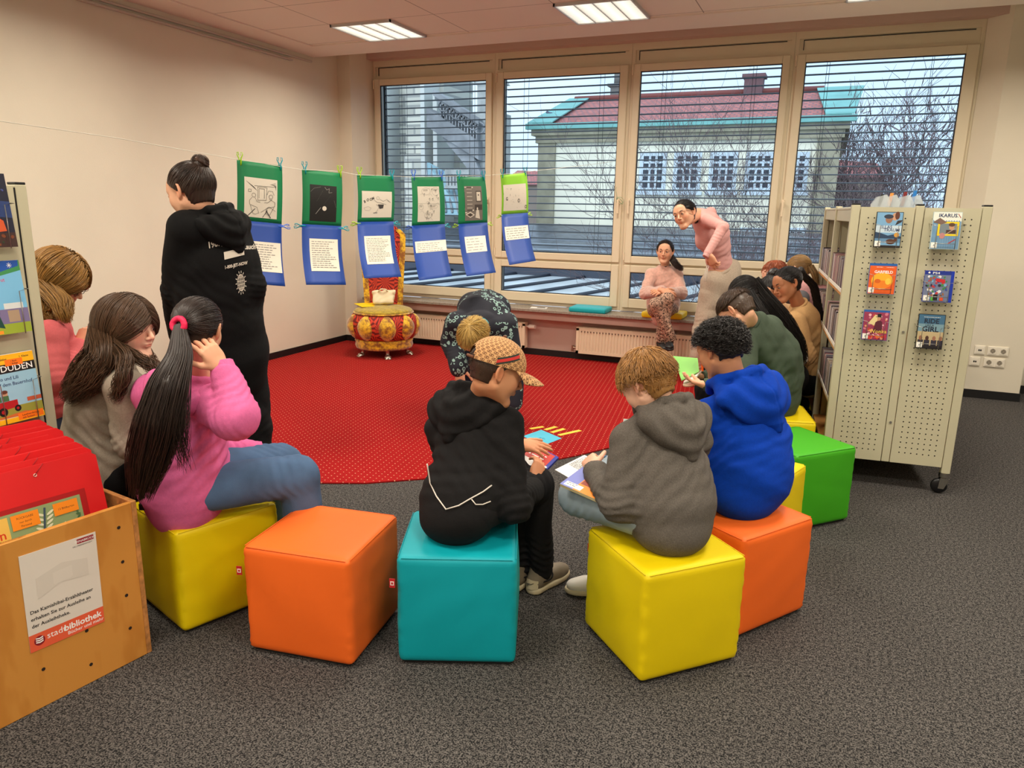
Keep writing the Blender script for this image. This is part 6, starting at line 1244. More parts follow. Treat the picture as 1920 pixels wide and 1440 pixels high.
def shoe(root, ank, toe, mt, solem, s=1.0, name='shoe', lace=None):
    """ank: ankle joint; toe: horizontal direction"""
    d = nrm(A(toe[0], toe[1], 0)); l = A(-d[1], d[0], 0); g0 = A(ank[0], ank[1], max(ank[2]-.085*s, 0)); R = np.stack([l, d, A(0, 0, 1)], 1); S = Sdf(.005)
    S.add(rc(g0-d*.035*s+A(0, 0, .050*s), g0+d*.10*s+A(0, 0, .042*s), .040*s, .036*s), .02); S.add(ell(g0+d*.135*s+A(0, 0, .036*s), A(.044, .062, .032)*s, R), .03); S.add(rc(g0-d*.02*s+A(0, 0, .06*s), g0-d*.02*s+A(0, 0, .095*s), .038*s, .040*s), .02); S.isect(lambda p: -(p[:, 2]-g0[2]-.016*s)); V, F = S.mesh(); o = mesh_np(name, V, F, mt, root)
    S = Sdf(.005); S.add(rc(g0-d*.04*s+A(0, 0, .016*s), g0+d*.06*s+A(0, 0, .016*s), .040*s, .040*s), 0); S.add(ell(g0+d*.12*s+A(0, 0, .016*s), A(.050, .085, .04)*s, R), .03); S.isect(lambda p: p[:, 2]-g0[2]-.026*s); S.isect(lambda p: -(p[:, 2]-g0[2]-.001)); V, F = S.mesh(); mesh_np('sole', V, F, solem, root)
    m = MB()
    for k in range(4): c = g0+d*(.055+.022*k)*s+A(0, 0, (.078-.006*k)*s); m.tube([c-l*.024*s-A(0, 0, .008), c+A(0, 0, .004), c+l*.024*s-A(0, 0, .008)], .0022, 5)
    m.build('laces', lace or solem, root)
# hair --------------------------------------------------------------------------------
HC, HR = A(0, -.012, .026), A(.081, .101, .090)
def spts(H, D, lift=0.): D = np.asarray(D, float); return H.w(HC+D*(HR+lift))
def slerp(a, b, t):
    a = a/np.linalg.norm(a, axis=-1, keepdims=True); b = b/np.linalg.norm(b, axis=-1, keepdims=True); c = np.clip((a*b).sum(-1), -1, 1); w = np.arccos(c)[:, None, None]+1e-5; t = t[None, :, None]
    return (np.sin((1-t)*w)*a[:, None]+np.sin(t*w)*b[:, None])/np.sin(w)
def strand_mesh(paths, r, taper=.6, sides=3, tint=None, tip=.25):
    N, K, _ = paths.shape; T = np.gradient(paths, axis=1); T /= np.linalg.norm(T, axis=2, keepdims=True)+1e-9; ref = A(.31, .52, .79); U = np.cross(T, ref); U /= np.linalg.norm(U, axis=2, keepdims=True)+1e-9; W = np.cross(T, U)
    rr = .66*np.broadcast_to(np.asarray(r, float).reshape(-1, 1), (N, 1))*(1-(1-tip)*np.linspace(0, 1, K)[None]**3); V = []
    for k in range(sides): a = 2*math.pi*k/sides; V.append(paths+(U*math.cos(a)+W*math.sin(a))*rr[..., None])
    V = np.stack(V, 2).reshape(-1, 3); b = (np.arange(N)[:, None, None]*K+np.arange(K-1)[None, :, None])*sides; k = np.arange(sides)[None, None]; k2 = (k+1) % sides
    F = np.stack([b+k, b+k2, b+sides+k2, b+sides+k], -1).reshape(-1, 4); tn = (np.ones(N) if tint is None else tint); return V, F, np.repeat(tn, K*sides)
def rt(N, a=.7, b=1.25): return RNG.uniform(a, b, N)
def flow(path, rad, N, K=22, r=.0022, wave=.0, wf=2.5, flat=(1, 1), r_dir=None, seed=0, length=(.85, 1.0)):
    """bundle of strands following a guide path with radius profile"""
    path = np.array([A(*p) for p in path]); t = np.linspace(0, 1, len(path)); tt = np.linspace(0, 1, K); rg = np.random.default_rng(seed+5); N = int(N*1.6)
    from numpy import interp
    # smooth the guide
    ts = np.linspace(0, 1, 60); G = np.stack([interp(ts, t, path[:, i]) for i in range(3)], 1)
    for _ in range(12): G[1:-1] = (G[:-2]+2*G[1:-1]+G[2:])/4
    a = rg.uniform(0, 6.283, N); q = np.sqrt(rg.uniform(0, 1, N)); L = rg.uniform(*length, N); out = np.zeros((N, K, 3)); T = np.gradient(G, axis=0); T /= np.linalg.norm(T, axis=1, keepdims=True)
    u0 = nrm(np.cross(T[0], A(0, 0, 1) if abs(T[0][2]) < .9 else A(1, 0, 0))) if r_dir is None else nrm(r_dir); U = np.array([nrm(u0-x*(u0@x)) for x in T]); W = np.cross(T, U); R = interp(ts, np.linspace(0, 1, len(rad)), rad); ph = rg.uniform(0, 6.283, N); f2 = rg.uniform(.7, 1.3, N)
    for i in range(N):
        s_ = tt*L[i]; g = np.stack([interp(s_, ts, G[:, j]) for j in range(3)], 1); Rr = interp(s_, ts, R); uu = np.stack([interp(s_, ts, U[:, j]) for j in range(3)], 1); ww = np.stack([interp(s_, ts, W[:, j]) for j in range(3)], 1)
        wv = wave*s_*np.sin(s_*6.283*wf*f2[i]+ph[i]); wv2 = wave*s_*np.cos(s_*6.283*wf*f2[i]+ph[i]*1.7); out[i] = g+uu*((q[i]*math.cos(a[i])*Rr*flat[0])+wv)[:, None]+ww*((q[i]*math.sin(a[i])*Rr*flat[1])+wv2)[:, None]
    return strand_mesh(out, rg.uniform(.7, 1.2, N)*r, tint=rg.uniform(.65, 1.3, N))
def rand_dirs(N, keep):
    out = []
    while len(out) < N:
        d = RNG.normal(size=(N*4, 3)); d /= np.linalg.norm(d, axis=1, keepdims=True); out += list(d[keep(d)])
    return np.array(out[:N])
def hairline(d, front=.50, nape=-.62, ear=-.15):
    """True where hair grows; d unit directions in head space"""
    z = d[:, 2]; y = d[:, 1]; lim = np.where(y > .15, ear+(front-ear)*np.clip((y-.15)/.55, 0, 1), nape+(ear-nape)*np.clip((y+.5)/.65, 0, 1)); return z > lim
def cap(H, th=.006, front=.50, nape=-.62, ear=-.15, res=.005, rough=.0025, freq=45, seed=0, amp2=0., f2=14., crown=(0, -.5, .85), nz=-.064):
    S = Sdf(res*H.s if H.s < 1 else res); S.add(ell(H.w(HC[None])[0], (HR+th-.004)*H.s, H.R), 0); cr = nrm(crown)
    if nz: S.add(ell(H.p(0, -.034, -.042), A(.046+th*.6, .049+th*.6, .054)*H.s, H.R), .025*H.s)
    def lim(p):
        d = H.l(p)-HC; d = d/HR; d /= np.linalg.norm(d, axis=1, keepdims=True)+1e-9; z = d[:, 2]; y = d[:, 1]; l = np.where(y > .15, ear+(front-ear)*np.clip((y-.15)/.55, 0, 1), nape+(ear-nape)*np.clip((y+.5)/.65, 0, 1)); LL = H.l(p); ex = np.maximum(nz-LL[:, 2], (LL[:, 1]+.012+np.abs(LL[:, 0])*.25))*H.s if nz else 1.; return np.minimum((l-z)*.085*H.s, np.maximum(ex, (LL[:, 2]-.0)*H.s))
    S.isect(lim)
    def dsp(p):
        L = (H.l(p)-HC)/HR; L /= np.linalg.norm(L, axis=1, keepdims=True)+1e-9; u = nrm(np.cross(cr, A(0, 1, 0.2))); w = np.cross(cr, u); az = np.arctan2(L@u, L@w); return rough*np.sin(az*freq+3*wob(p, 20, seed))+amp2*wob(p, f2, seed+2, 4)
    S.displace(dsp); V, F = S.mesh(); return V, F, np.full(len(V), .8)
def short_strands(H, N, L=.6, lift=(.004, .010), front=.5, nape=-.6, ear=-.15, crown=(0, -.5, .85), K=8, r=.0016, jit=.25, curl=0., fwd=0., drop=0.):
    N = int(N*1.8); jit *= .6; d0 = rand_dirs(N, lambda d: hairline(d, front, nape, ear)); cr = nrm(crown); away = d0-cr*(d0@cr)[:, None]; away /= np.linalg.norm(away, axis=1, keepdims=True)+1e-6; away = away+RNG.normal(size=(N, 3))*jit+A(0, fwd, 0)
    d1 = d0+away*L*RNG.uniform(.6, 1.1, (N, 1)); d1 /= np.linalg.norm(d1, axis=1, keepdims=True); t = np.linspace(0, 1, K); Dd = slerp(d0, d1, t); li = lift[0]+(lift[1]-lift[0])*t[None, :, None]*RNG.uniform(.4, 1.5, (N, 1, 1))
    Pp = HC+Dd*(HR+li); Pp[..., 2] -= drop*t[None]**2
    if curl: ph = RNG.uniform(0, 6.28, (N, 1)); Pp += curl*np.stack([np.sin(t*11+ph), np.cos(t*11+ph*1.3), np.sin(t*9+ph*2)], -1)
    return strand_mesh(H.w(Pp.reshape(-1, 3)).reshape(Pp.shape), RNG.uniform(.7, 1.3, N)*r*H.s, tint=rt(N))
def to_tie(H, tie, N=350, lift=(.003, .007), front=.42, nape=-.75, ear=-.3, K=14, r=.0018):
    """strands combed from the hairline to a tie direction (head space)"""
    N = int(N*1.8); d0 = rand_dirs(N, lambda d: hairline(d, front, nape, ear)); td = nrm(tie); d1 = np.repeat(td[None], N, 0)+RNG.normal(size=(N, 3))*.05; t = np.linspace(0, 1, K); D = slerp(d0, d1, t); li = lift[0]+(lift[1]-lift[0])*np.sin(t*3.14)[None, :, None]*RNG.uniform(.3, 1.6, (N, 1, 1))+.010*t[None, :, None]**4
    Pp = HC+D*(HR+li); return strand_mesh(H.w(Pp.reshape(-1, 3)).reshape(Pp.shape), RNG.uniform(.7, 1.3, N)*r*H.s, tint=rt(N), tip=.8)
def build_hair(root, mt, parts, name='hair'):
    Vs, Fs, Ts = [], [], []; b = 0
    for V, F, T in parts: Vs.append(V); Fs.append(F+b); Ts.append(T); b += len(V)
    return mesh_np(name, np.concatenate(Vs), np.concatenate(Fs), mt, root, tint=np.concatenate(Ts))
def ball(c, rad, H=None, amp=.004, f=30, res=.005, seed=0):
    S = Sdf(res); S.add(ell(c, rad, H.R if H is not None else None), 0); S.displace(lambda p: amp*wob(p, f, seed, 5)); V, F = S.mesh(); return V, F, np.full(len(V), .85)
def person(label, base): return thing('person', label, 'person', base)
def full(J):
    J = {k: (A(*v) if not isinstance(v, np.ndarray) else v) for k, v in J.items()}; rp = J.get('rp'); rs = J.get('rs')
    if 'hL' not in J: J['hL'] = J['pel']-nrm(rp)*.085; J['hR'] = J['pel']+nrm(rp)*.085
    return J
# ------------------------------------------------------------------ the people
jeans = mat('denim_blue', (74, 104, 142), .85, noise=.25, nscale=7, bump=.3, bscale=500); jeansl = mat('denim_pale', (150, 166, 178), .85, noise=.22, nscale=6, bump=.3, bscale=500)
blackf = fabric('black', (20, 20, 22), noise=.15); darkj = fabric('dark_navy', (34, 40, 56)); solew = mat('sole_cream', (206, 192, 160), .6); whiteshoe = mat('shoe_white', (224, 220, 212), .5); taupe = mat('shoe_taupe', (120, 108, 90), .6, noise=.15, nscale=20)
sk_l = skinmat('light', (226, 172, 140)); sk_m = skinmat('medium', (206, 146, 108)); sk_t = skinmat('tan', (176, 118, 84)); sk_p = skinmat('pale', (234, 184, 158))
def skinned(root, H, J, mt, hands, r=.9, detail=True, res=.004, rn=.043, chin=1., nose=1.):
    S = Sdf(res if detail != 2 else .0028); skin_head(S, H, J['nk'], detail, chin, nose, rn); V, F = S.mesh(); parts = [(V, F, head_tint(H, V))]; J['hd'] = H.c
    parts += hands; parts.append(core(J, r)); return build_skin(root, mt, parts)
# --- boy with patterned cap, black hoodie ------------------------------------------
def cap_boy():
    root = person('boy in a black hoodie and tan monogram cap sitting on the turquoise cube', (-1.155, 2.285, .42))
    fw = nrm(A(.42, .90, 0)); rt_ = A(fw[1], -fw[0], 0)
    pel = A(-1.15, 2.27, .54); ch = P(893, 850, 2.83); nk = P(897, 752, 2.86)
    J = dict(pel=pel, ch=ch, nk=nk, hL=pel-rt_*.085, hR=pel+rt_*.085, sL=P(828, 806, 2.92), sR=P(946, 796, 2.76), eL=P(862, 930, 3.05), wL=P(960, 848, 3.10), eR=P(962, 952, 2.68), wR=P(997, 918, 2.92))
    J['kL'] = J['hL']+fw*.38+A(0, 0, .0)-rt_*.05; J['kR'] = P(1006, 908, 3.02); J['aL'] = A(J['kL'][0], J['kL'][1], .09)+fw*.05; J['aR'] = A(-1.00, 2.735, .085); J = full(J)
    H = Hd(P(930, 698, 2.70), P(1060, 750, 2.80)-P(930, 698, 2.70), (.0, .1, 1), .99)
    hands = [hand(P(1000, 900, 2.95), P(1012, 868, 2.99)-P(1000, 900, 2.95), A(.9, -.4, .2), 1, .86, (.5, .5, .55, .6), .3), hand(P(972, 833, 3.08), P(1030, 836, 3.05)-P(975, 828, 3.08), A(.1, -.35, .9), -1, .88, (.15, .12, .2, .3), .2, .06)]
    skinned(root, H, J, sk_m, hands); face_parts(H, root, (60, 42, 30), open_=True, look=-.4)
    prof = [(-.20, .150, .115, 0), (.10, .165, .125, -.005), (.5, .158, .120, -.01), (1.0, .155, .112, -.02), (1.5, .135, .095, -.015), (1.8, .10, .075, -.01)]
    hd = fabric('black_hoodie', (24, 23, 24), noise=.12)
    top(root, J, hd, prof, (.066, .058, .047), 'hoodie', seed=1, yoke=.052, collar=False, amp=.007); hood_down(root, J, hd, .165, .165, .125, side=-.03, seed=2, up=.022)
    m = MB(); pipe = mat('piping_white', (214, 206, 196), .7)
    # white piping over the back, laid on the fabric
    N = torso_nodes(J, prof)
    def onback(px, py, D0=2.60):
        o = EYE; d = nrm(P(px, py, 3)-EYE); best = None
        for t in np.linspace(2.3, 3.3, 260):
            p = (o+d*t)[None]
            v = min(loft(a, b)[0](p)[0] for a, b in zip(N[:-1], N[1:]))
            if v < .012: return p[0]
        return P(px, py, D0)
    m.tube([onback(*q) for q in ((801, 870), (806, 905), (818, 930), (836, 955), (860, 948), (884, 934), (906, 922), (922, 910))], .0026, 6); m.tube([onback(*q) for q in ((884, 936), (892, 946), (905, 946), (920, 940))], .0022, 6); m.build('white_piping', pipe, root)
    pants(root, J, fabric('black_pants', (26, 25, 27)), (.080, .070, .055, .050), seed=4, pel=(.12, .10))
    for q in 'LR': shoe(root, J['a'+q], (.30, .95) if q == 'R' else (.1, 1), taupe, solew, .95)
    dh = nrm(A(.30, .95, 0)); lh_ = A(dh[1], -dh[0], 0); c0 = A(J['aR'][0], J['aR'][1], .030)-dh*.079; fn = lambda a, b, o=0: c0+lh_*a-dh*(o-.022*(abs(a)/.03)**2)+A(0, 0, b)+dh*.10*max(b-.03, 0)
    f = Face(fn); [f.poly(solew, [(x, .0), (x+.008, .0), (x+.008, .048-.3*abs(x+.008)), (x, .048-.3*abs(x))], .001) for x in np.arange(-.032, .031, .008)]; gk = M('emblem_grey', (70, 66, 56))
    f.poly(gk, [(-.018, .020), (-.008, .026), (.004, .030), (.014, .024), (.004, .022), (-.004, .020), (-.006, .012), (-.009, .012), (-.010, .020)], .0022); f.line(gk, [(.010, .025), (.019, .030)], .003, .0022); f.build(root, 'heel_patch')
    hm = hairmat('brown_short', (66, 46, 34)); build_hair(root, hm, [cap(H, .002, .45, -.62, -.10, rough=.0008, nz=-.050), short_strands(H, 260, .25, (.001, .003), .4, -.62, -.10)])
    # cap
    cm_ = mat('cap_monogram', (196, 150, 100), .8, bump=.2, bscale=400); g = NT(cm_); tc = g.n('ShaderNodeTexCoord'); sp = g.n('ShaderNodeSeparateXYZ'); g.l(tc.outputs['UV'], sp.inputs[0])
    per = .026
    def ring(ox, oy, sgn):
        a = g.m('MULTIPLY', g.m('SUBTRACT', g.m('FRACT', g.m('ADD', g.m('DIVIDE', sp.outputs['X'], per), 50+ox)), .5), 1.0); b = g.m('SUBTRACT', g.m('FRACT', g.m('ADD', g.m('DIVIDE', sp.outputs['Y'], per), 50+oy)), .5)
        a2 = g.m('ADD', a, .11*sgn); rr = g.m('SQRT', g.m('ADD', g.m('MULTIPLY', a2, a2), g.m('MULTIPLY', b, b))); on = g.m('LESS_THAN', g.m('ABSOLUTE', g.m('SUBTRACT', rr, .17)), .045)
        gap = g.m('MULTIPLY', g.m('GREATER_THAN', g.m('MULTIPLY', a2, -sgn*-1), .09), g.m('LESS_THAN', g.m('ABSOLUTE', g.m('SUBTRACT', b, .05*sgn)), .07)); bar = g.m('MULTIPLY', g.m('LESS_THAN', g.m('ABSOLUTE', g.m('ADD', b, .02*sgn)), .03), g.m('MULTIPLY', g.m('GREATER_THAN', g.m('MULTIPLY', a2, sgn), .02), g.m('LESS_THAN', g.m('MULTIPLY', a2, sgn), .19)))
        return g.m('MAXIMUM', g.m('MULTIPLY', on, g.m('SUBTRACT', 1, gap)), bar)
    mk_ = g.m('MAXIMUM', g.m('MAXIMUM', ring(0, 0, 1), ring(0, 0, -1)), g.m('MAXIMUM', ring(.5, .5, 1), ring(.5, .5, -1)))
    g.l(g.mix(mk_, lin((204, 156, 104)), lin((104, 60, 34))), g.b.inputs['Base Color'])
    tilt = .10; Rx = np.array([[1, 0, 0], [0, math.cos(tilt), -math.sin(tilt)], [0, math.sin(tilt), math.cos(tilt)]]); rad = A(.090, .112, .098); c0 = A(0, -.010, .034); V = []; UV = []; nu, nv = 72, 22
    for j in range(nv+1):
        el_ = (j/nv)*math.pi/2*1.0; el_ = -.06+(math.pi/2+.06)*j/nv
        for i in range(nu+1):
            az = 2*math.pi*i/nu; k = 1+.012*abs(math.sin(3*az))**.5*0; p = A(math.sin(az)*math.cos(el_), math.cos(az)*math.cos(el_), math.sin(el_)**1.0)*rad*k; V.append(H.p(*(Rx@p+c0))); UV.append((az*.100, el_*.105))
    F = []
    for j in range(nv):
        for i in range(nu):
            az = 2*math.pi*(i+.5)/nu; el_ = (j+.5)/nv
            if abs(az-math.pi) < .42 and el_ < .30 and ((az-math.pi)/.42)**2+(el_/.30)**2 < 1: continue
            F.append((j*(nu+1)+i, j*(nu+1)+i+1, (j+1)*(nu+1)+i+1, (j+1)*(nu+1)+i))
    ct = thing('baseball_cap', 'tan monogram baseball cap with green and red stripe on the boy in black', 'cap', H.p(0, 0, .05)); mesh_np('crown', np.array(V), np.array(F), cm_, ct, uv=UV)
    V = []; UV = []; n1, n2 = 24, 8
    for j in range(n2+1):
        for i in range(n1+1):
            az = (i/n1*2-1)*1.08; t_ = j/n2; b = A(math.sin(az), math.cos(az), 0)*rad[:3]*A(1, 1, 0)*.99; L = .088*math.cos(az*1.15)**.6 if math.cos(az*1.15) > 0 else 0
            p = b+A(.25*math.sin(az), 1, 0)*L*t_+A(0, 0, -.010-.020*t_*t_-.016*(math.sin(az)**2)*t_+.004*(1-t_)); V.append(H.p(*(Rx@p+c0))); UV.append((p[0], p[1]))
    o_ = len(V); V2 = [v-H.R[:, 2]*.003 for v in V]; F = [(j*(n1+1)+i, j*(n1+1)+i+1, (j+1)*(n1+1)+i+1, (j+1)*(n1+1)+i) for j in range(n2) for i in range(n1)]; F2 = [tuple(o_+k for k in f[::-1]) for f in F]; F3 = [(n2*(n1+1)+i, n2*(n1+1)+i+1, o_+n2*(n1+1)+i+1, o_+n2*(n1+1)+i) for i in range(n1)]
    mesh_np('visor', np.array(V+V2), np.array(F+F2+F3), cm_, ct, uv=UV+UV)
    def band(e0, e1, mt_, nm, off):
        V = []; n = 14
        for i in range(n+1):
            t_ = i/n; az = 1.85-.85*t_
            for e in (e0, e1): el_ = -.05+.42*t_+e; k = 1.012+off; p = A(math.sin(az)*math.cos(el_), math.cos(az)*math.cos(el_), math.sin(el_))*rad*k; V.append(H.p(*(Rx@p+c0)))
        mesh_np(nm, np.array(V), np.array([(2*i, 2*i+2, 2*i+3, 2*i+1) for i in range(n)]), mt_, ct)
    dg = mat('stripe_green', (34, 44, 32), .7); band(.0, .26, dg, 'stripe_green', 0); band(.07, .19, mat('stripe_red', (190, 36, 30), .7), 'stripe_red', .004)
    m = MB(); p = H.p(*(Rx@(rad*A(0, 0, 1.01))+c0)); m.v = []; m.lathe([(.0, .006), (.006, .005), (.009, .0), (.0, -.001)], p, 12); m.build('button', cm_, ct)
    m = MB(); m.tube([H.p(*(Rx@(A(math.sin(a), math.cos(a), -.02)*rad*1.01)+c0)) for a in np.linspace(math.pi-.42, math.pi+.42, 9)], .006, 6); m.build('strap', cm_, ct)
    # book in the right hand
    t = thing('book', 'red and white paperback with blue edge in the hand of the boy with the cap', 'book', P(985, 905, 3.02)); q = [P(975, 868, 3.10), P(1026, 895, 3.04), P(1028, 912, 3.00), P(978, 918, 2.98)]
    u = nrm(q[1]-q[0]); v = nrm(q[3]-q[0]); n_ = nrm(np.cross(v, u)); n_ = n_ if n_[2] > 0 else -n_; v = np.cross(n_, u); o = q[0]-u*.06; fn = flat(o, u, v, n_)
    def slab3(w, h, th, m_, nm): m = MB(); m.add([fn(a, b, c) for a in (0, w) for b in (0, h) for c in (-th, 0)], [(0, 1, 3, 2), (4, 6, 7, 5), (0, 4, 5, 1), (2, 3, 7, 6), (0, 2, 6, 4), (1, 5, 7, 3)]); return m.build(nm, m_, t)
    slab3(.17, .13, .014, mat('book_blue', (28, 50, 160), .4), 'cover'); f = Face(fn); f.rect(M('wht', (250, 250, 248)), .0, .0, .164, .05); f.rect(M('bk_red', (206, 40, 30)), 0, .05, .155, .125); f.words(M('wht', (250, 250, 248)), .05, .14, .1, .02, 2, rnd); f.build(t, 'cover_print')
cap_boy()
# --- boy in grey hoodie ---------------------------------------------------------------
def grey_boy():
    root = person('boy with light brown mop hair in a grey hoodie on the front yellow cube', (-.45, 2.56, .42))
    fw = nrm(A(-.62, .78, 0)); rt_ = A(fw[1], -fw[0], 0); pel = A(-.44, 2.53, .54)
    J = dict(pel=pel, ch=P(1240, 875, 2.72), nk=P(1237, 768, 2.71), hL=pel-rt_*.085, hR=pel+rt_*.085, sL=P(1178, 826, 2.66), sR=P(1300, 824, 2.84), eL=P(1162, 946, 2.62), wL=P(1118, 890, 2.80), eR=P(1290, 900, 2.98), wR=P(1180, 900, 3.05))
    J['kL'] = P(1084, 930, 2.88); J['kR'] = A(-.66, 2.90, .50); J['aL'] = J['kR']+A(.0, .02, .10); J['aR'] = A(-.70, 2.84, .085); J = full(J)
    H = Hd(P(1214, 719, 2.66), P(1135, 780, 2.84)-P(1214, 719, 2.66), (.1, -.1, 1), 1.0)
    hands = [hand(P(1114, 878, 2.83), P(1100, 862, 2.90)-P(1114, 884, 2.82), A(-.5, -.5, .7), 1, .84, (.8, .85, .9, .9), .4), hand(P(1170, 900, 3.06), A(-.6, .2, -.1), A(0, 0, 1), -1, .84)]
    skinned(root, H, J, sk_p, hands); face_parts(H, root, (110, 80, 50), look=-.5)
    prof = [(-.16, .155, .13, 0), (.2, .172, .135, -.015), (.6, .168, .125, -.02), (1.0, .160, .115, -.02), (1.5, .135, .095, -.01), (1.8, .10, .07, 0)]
    gh_ = fabric('grey_hoodie', (98, 92, 86), noise=.22, nscale=240)
    top(root, J, gh_, prof, (.066, .060, .047), 'hoodie', seed=3, yoke=.052, collar=False, amp=.007); hood_down(root, J, gh_, .155, .175, .125, side=.02, seed=4, up=.018)
    def ex(S): pass
    pants(root, J, jeansl, (.088, .078, .062, .058), seed=6, pel=(.12, .10)); shoe(root, J['aR']+A(-.02, -.02, 0), (-.8, -.35), whiteshoe, solew, .92); shoe(root, J['aL']+A(.05, .04, .0), (.5, .8), whiteshoe, solew, .92)
    hm = hairmat('light_brown', (170, 122, 66)); front, nape, ear = .34, -.50, -.12
    parts = [cap(H, .009, front, nape, ear, rough=.002, freq=50, amp2=.003, nz=-.072), short_strands(H, 900, 1.45, (.008, .020), .0, -.3, -.0, (0.1, -.35, .93), 16, .0026, .14, fwd=.05, drop=.012), short_strands(H, 500, .8, (.010, .022), -.0, .1, .1, (0.1, -.35, .93), 12, .0024, .18, fwd=.15, drop=.03), short_strands(H, 900, .45, (.014, .019), .0, -.97, -.3, r=.0024)]
    build_hair(root, hm, parts)
    # books on the lap
    def lapbook(px, D, rot, w, h, th, lb, c1, prn, tilt=(0, 0)):
        c = P(*px, D); u = A(math.cos(rot), math.sin(rot), tilt[0]); u = nrm(u); v = nrm(A(-math.sin(rot), math.cos(rot), tilt[1])); n_ = nrm(np.cross(u, v)); v = np.cross(n_, u); o = c-u*w/2-v*h/2; t = thing('book' if th > .004 else 'booklet', lb, 'book', c); fn = flat(o, u, v, n_)
        m = MB(); m.add([fn(a, b, z) for a in (0, w) for b in (0, h) for z in (-th, 0)], [(0, 1, 3, 2), (4, 6, 7, 5), (0, 4, 5, 1), (2, 3, 7, 6), (0, 2, 6, 4), (1, 5, 7, 3)]); m.build('cover', c1, t); f = Face(fn); prn(f, w, h); f.build(t, 'cover_print')
    def pr1(f, w, h): f.rect(M('b1v', (110, 120, 196)), 0, 0, w*.3, h); f.rect(M('b1o', (240, 140, 30)), w*.3, 0, w, h*.5); f.rect(M('wht', (250, 250, 248)), w*.06, h*.05, w*.45, h*.22); f.rect(M('b1b', (60, 90, 180)), w*.35, h*.5, w, h); f.words(M('blk', (20, 20, 20)), w*.1, w*.4, h*.2, .01, 2, rnd); f.rect(M('b1r', (150, 60, 40)), w*.32, h*.3, w*.6, h*.5)
    lapbook((1112, 906), 2.77, -.35, .20, .15, .012, 'violet and orange picture book on the lap of the boy in grey', mat('cover_cream', (214, 196, 150), .5), pr1, (-.08, .25))
    def pr2(f, w, h): f.rect(M('b2w', (232, 236, 240)), 0, 0, w, h); f.words(inkl, .01, w-.01, h-.01, .009, 10, rnd); f.rect(M('b2p', (214, 90, 120)), w*.65, 0, w, h*.4); f.rect(M('b2y', (240, 220, 120)), w*.7, h*.0, w, h*.2)
    lapbook((1104, 886), 2.88, -.5, .22, .16, .002, 'white printed sheet under the hand of the boy in grey', paper, pr2, (-.1, .2))
    def pr3(f, w, h):
        f.rect(M('b3', (196, 214, 214)), .004, .004, w-.004, h-.004)
        for k in range(12): f.line(M('b3l', (60, 90, 96)), [(.01, h*.1+k*.014), (w-.01, h*.1+k*.014)], .003)
        f.rect(M('b3p', (196, 120, 110)), w*.2, h*.1, w*.8, h*.4)
    lapbook((1200, 835), 3.05, .2, .15, .21, .003, 'upright booklet with teal lines seen beside the shoulder of the boy in grey', paper, pr3, (0, 3.0))
    t = thing('pencil', 'blue pencil held out in front of the boy in grey', 'pencil', P(1140, 857, 3.05)); m = MB(); m.cyl(P(1122, 855, 3.06), P(1160, 858, 3.02), .0045, n=6); m.build('barrel', mat('pencil_blue', (30, 110, 170), .4), t); m = MB(); m.cyl(P(1115, 854.5, 3.065), P(1122, 855, 3.06), .0005, .0045, n=6); m.build('tip', mat('pencil_wood', (214, 170, 120), .6), t)
    t = thing('book', 'small pink and yellow book between the boys in grey and blue', 'book', P(1150, 880, 3.0)); c = P(1160, 884, 2.98); MB(R=rotz(-.3), T=c).bbox(-.07, .05, -.04, .05, -.01, 0, .002).build('cover', mat('book_pink', (226, 100, 116), .5), t)
grey_boy()
# --- boy in blue hoodie -----------------------------------------------------------------
def blue_boy():
    root = person('boy with curly black hair in a bright blue hoodie sitting on the orange cube', (-.22, 3.0, .42))
    fw = nrm(A(-.70, .72, 0)); rt_ = A(fw[1], -fw[0], 0); pel = A(-.235, 2.98, .54)
    J = dict(pel=pel, ch=P(1408, 835, 3.04), nk=P(1376, 722, 3.04), hL=pel-rt_*.09, hR=pel+rt_*.09, sL=P(1326, 780, 3.0), sR=P(1438, 762, 3.2), eL=P(1310, 860, 3.28), wL=P(1262, 800, 3.50), eR=P(1400, 840, 3.40), wR=P(1300, 830, 3.55))
    J['kL'] = J['hL']+fw*.40; J['kR'] = J['hR']+fw*.40; J['aL'] = A(*J['kL'][:2], .09)+fw*.03; J['aR'] = A(*J['kR'][:2], .09)+fw*.05; J = full(J)
    H = Hd(P(1351, 657, 3.02), P(1275, 690, 3.22)-P(1351, 657, 3.02), (.0, 0, 1), .96)
    skinned(root, H, J, sk_m, [hand(J['wL'], fw, A(0, 0, 1), 1, .85), hand(J['wR'], fw, A(0, 0, 1), -1, .85)], .95, rn=.05); face_parts(H, root, (30, 22, 20))
    prof = [(-.16, .165, .135, 0), (.2, .188, .15, -.015), (.6, .185, .14, -.02), (1.0, .172, .125, -.02), (1.5, .145, .10, -.01), (1.8, .11, .08, 0)]
    bh = fabric('blue_hoodie', (0, 58, 168), noise=.08)
    top(root, J, bh, prof, (.072, .062, .05), 'hoodie', seed=7, yoke=.058, collar=False, amp=.008, foldf=7); hood_down(root, J, bh, .19, .21, .14, side=.03, seed=8, nr=.09, up=.02)
    pants(root, J, blackf, (.088, .078, .06, .055), seed=6, pel=(.13, .11)); [shoe(root, J['a'+q], fw, whiteshoe, solew, .95) for q in 'LR']
    hm = hairmat('black_curly', (30, 24, 22)); parts = [cap(H, .012, .46, -.5, -.05, rough=.001, freq=20, amp2=.004, f2=40, nz=-.052), short_strands(H, 1000, .35, (.016, .028), .36, -.62, .05, (0, -.3, .95), 10, .0022, .6, curl=.007), short_strands(H, 260, .2, (.003, .006), .4, -.62, -.12, r=.0015)]
    build_hair(root, hm, parts)
blue_boy()
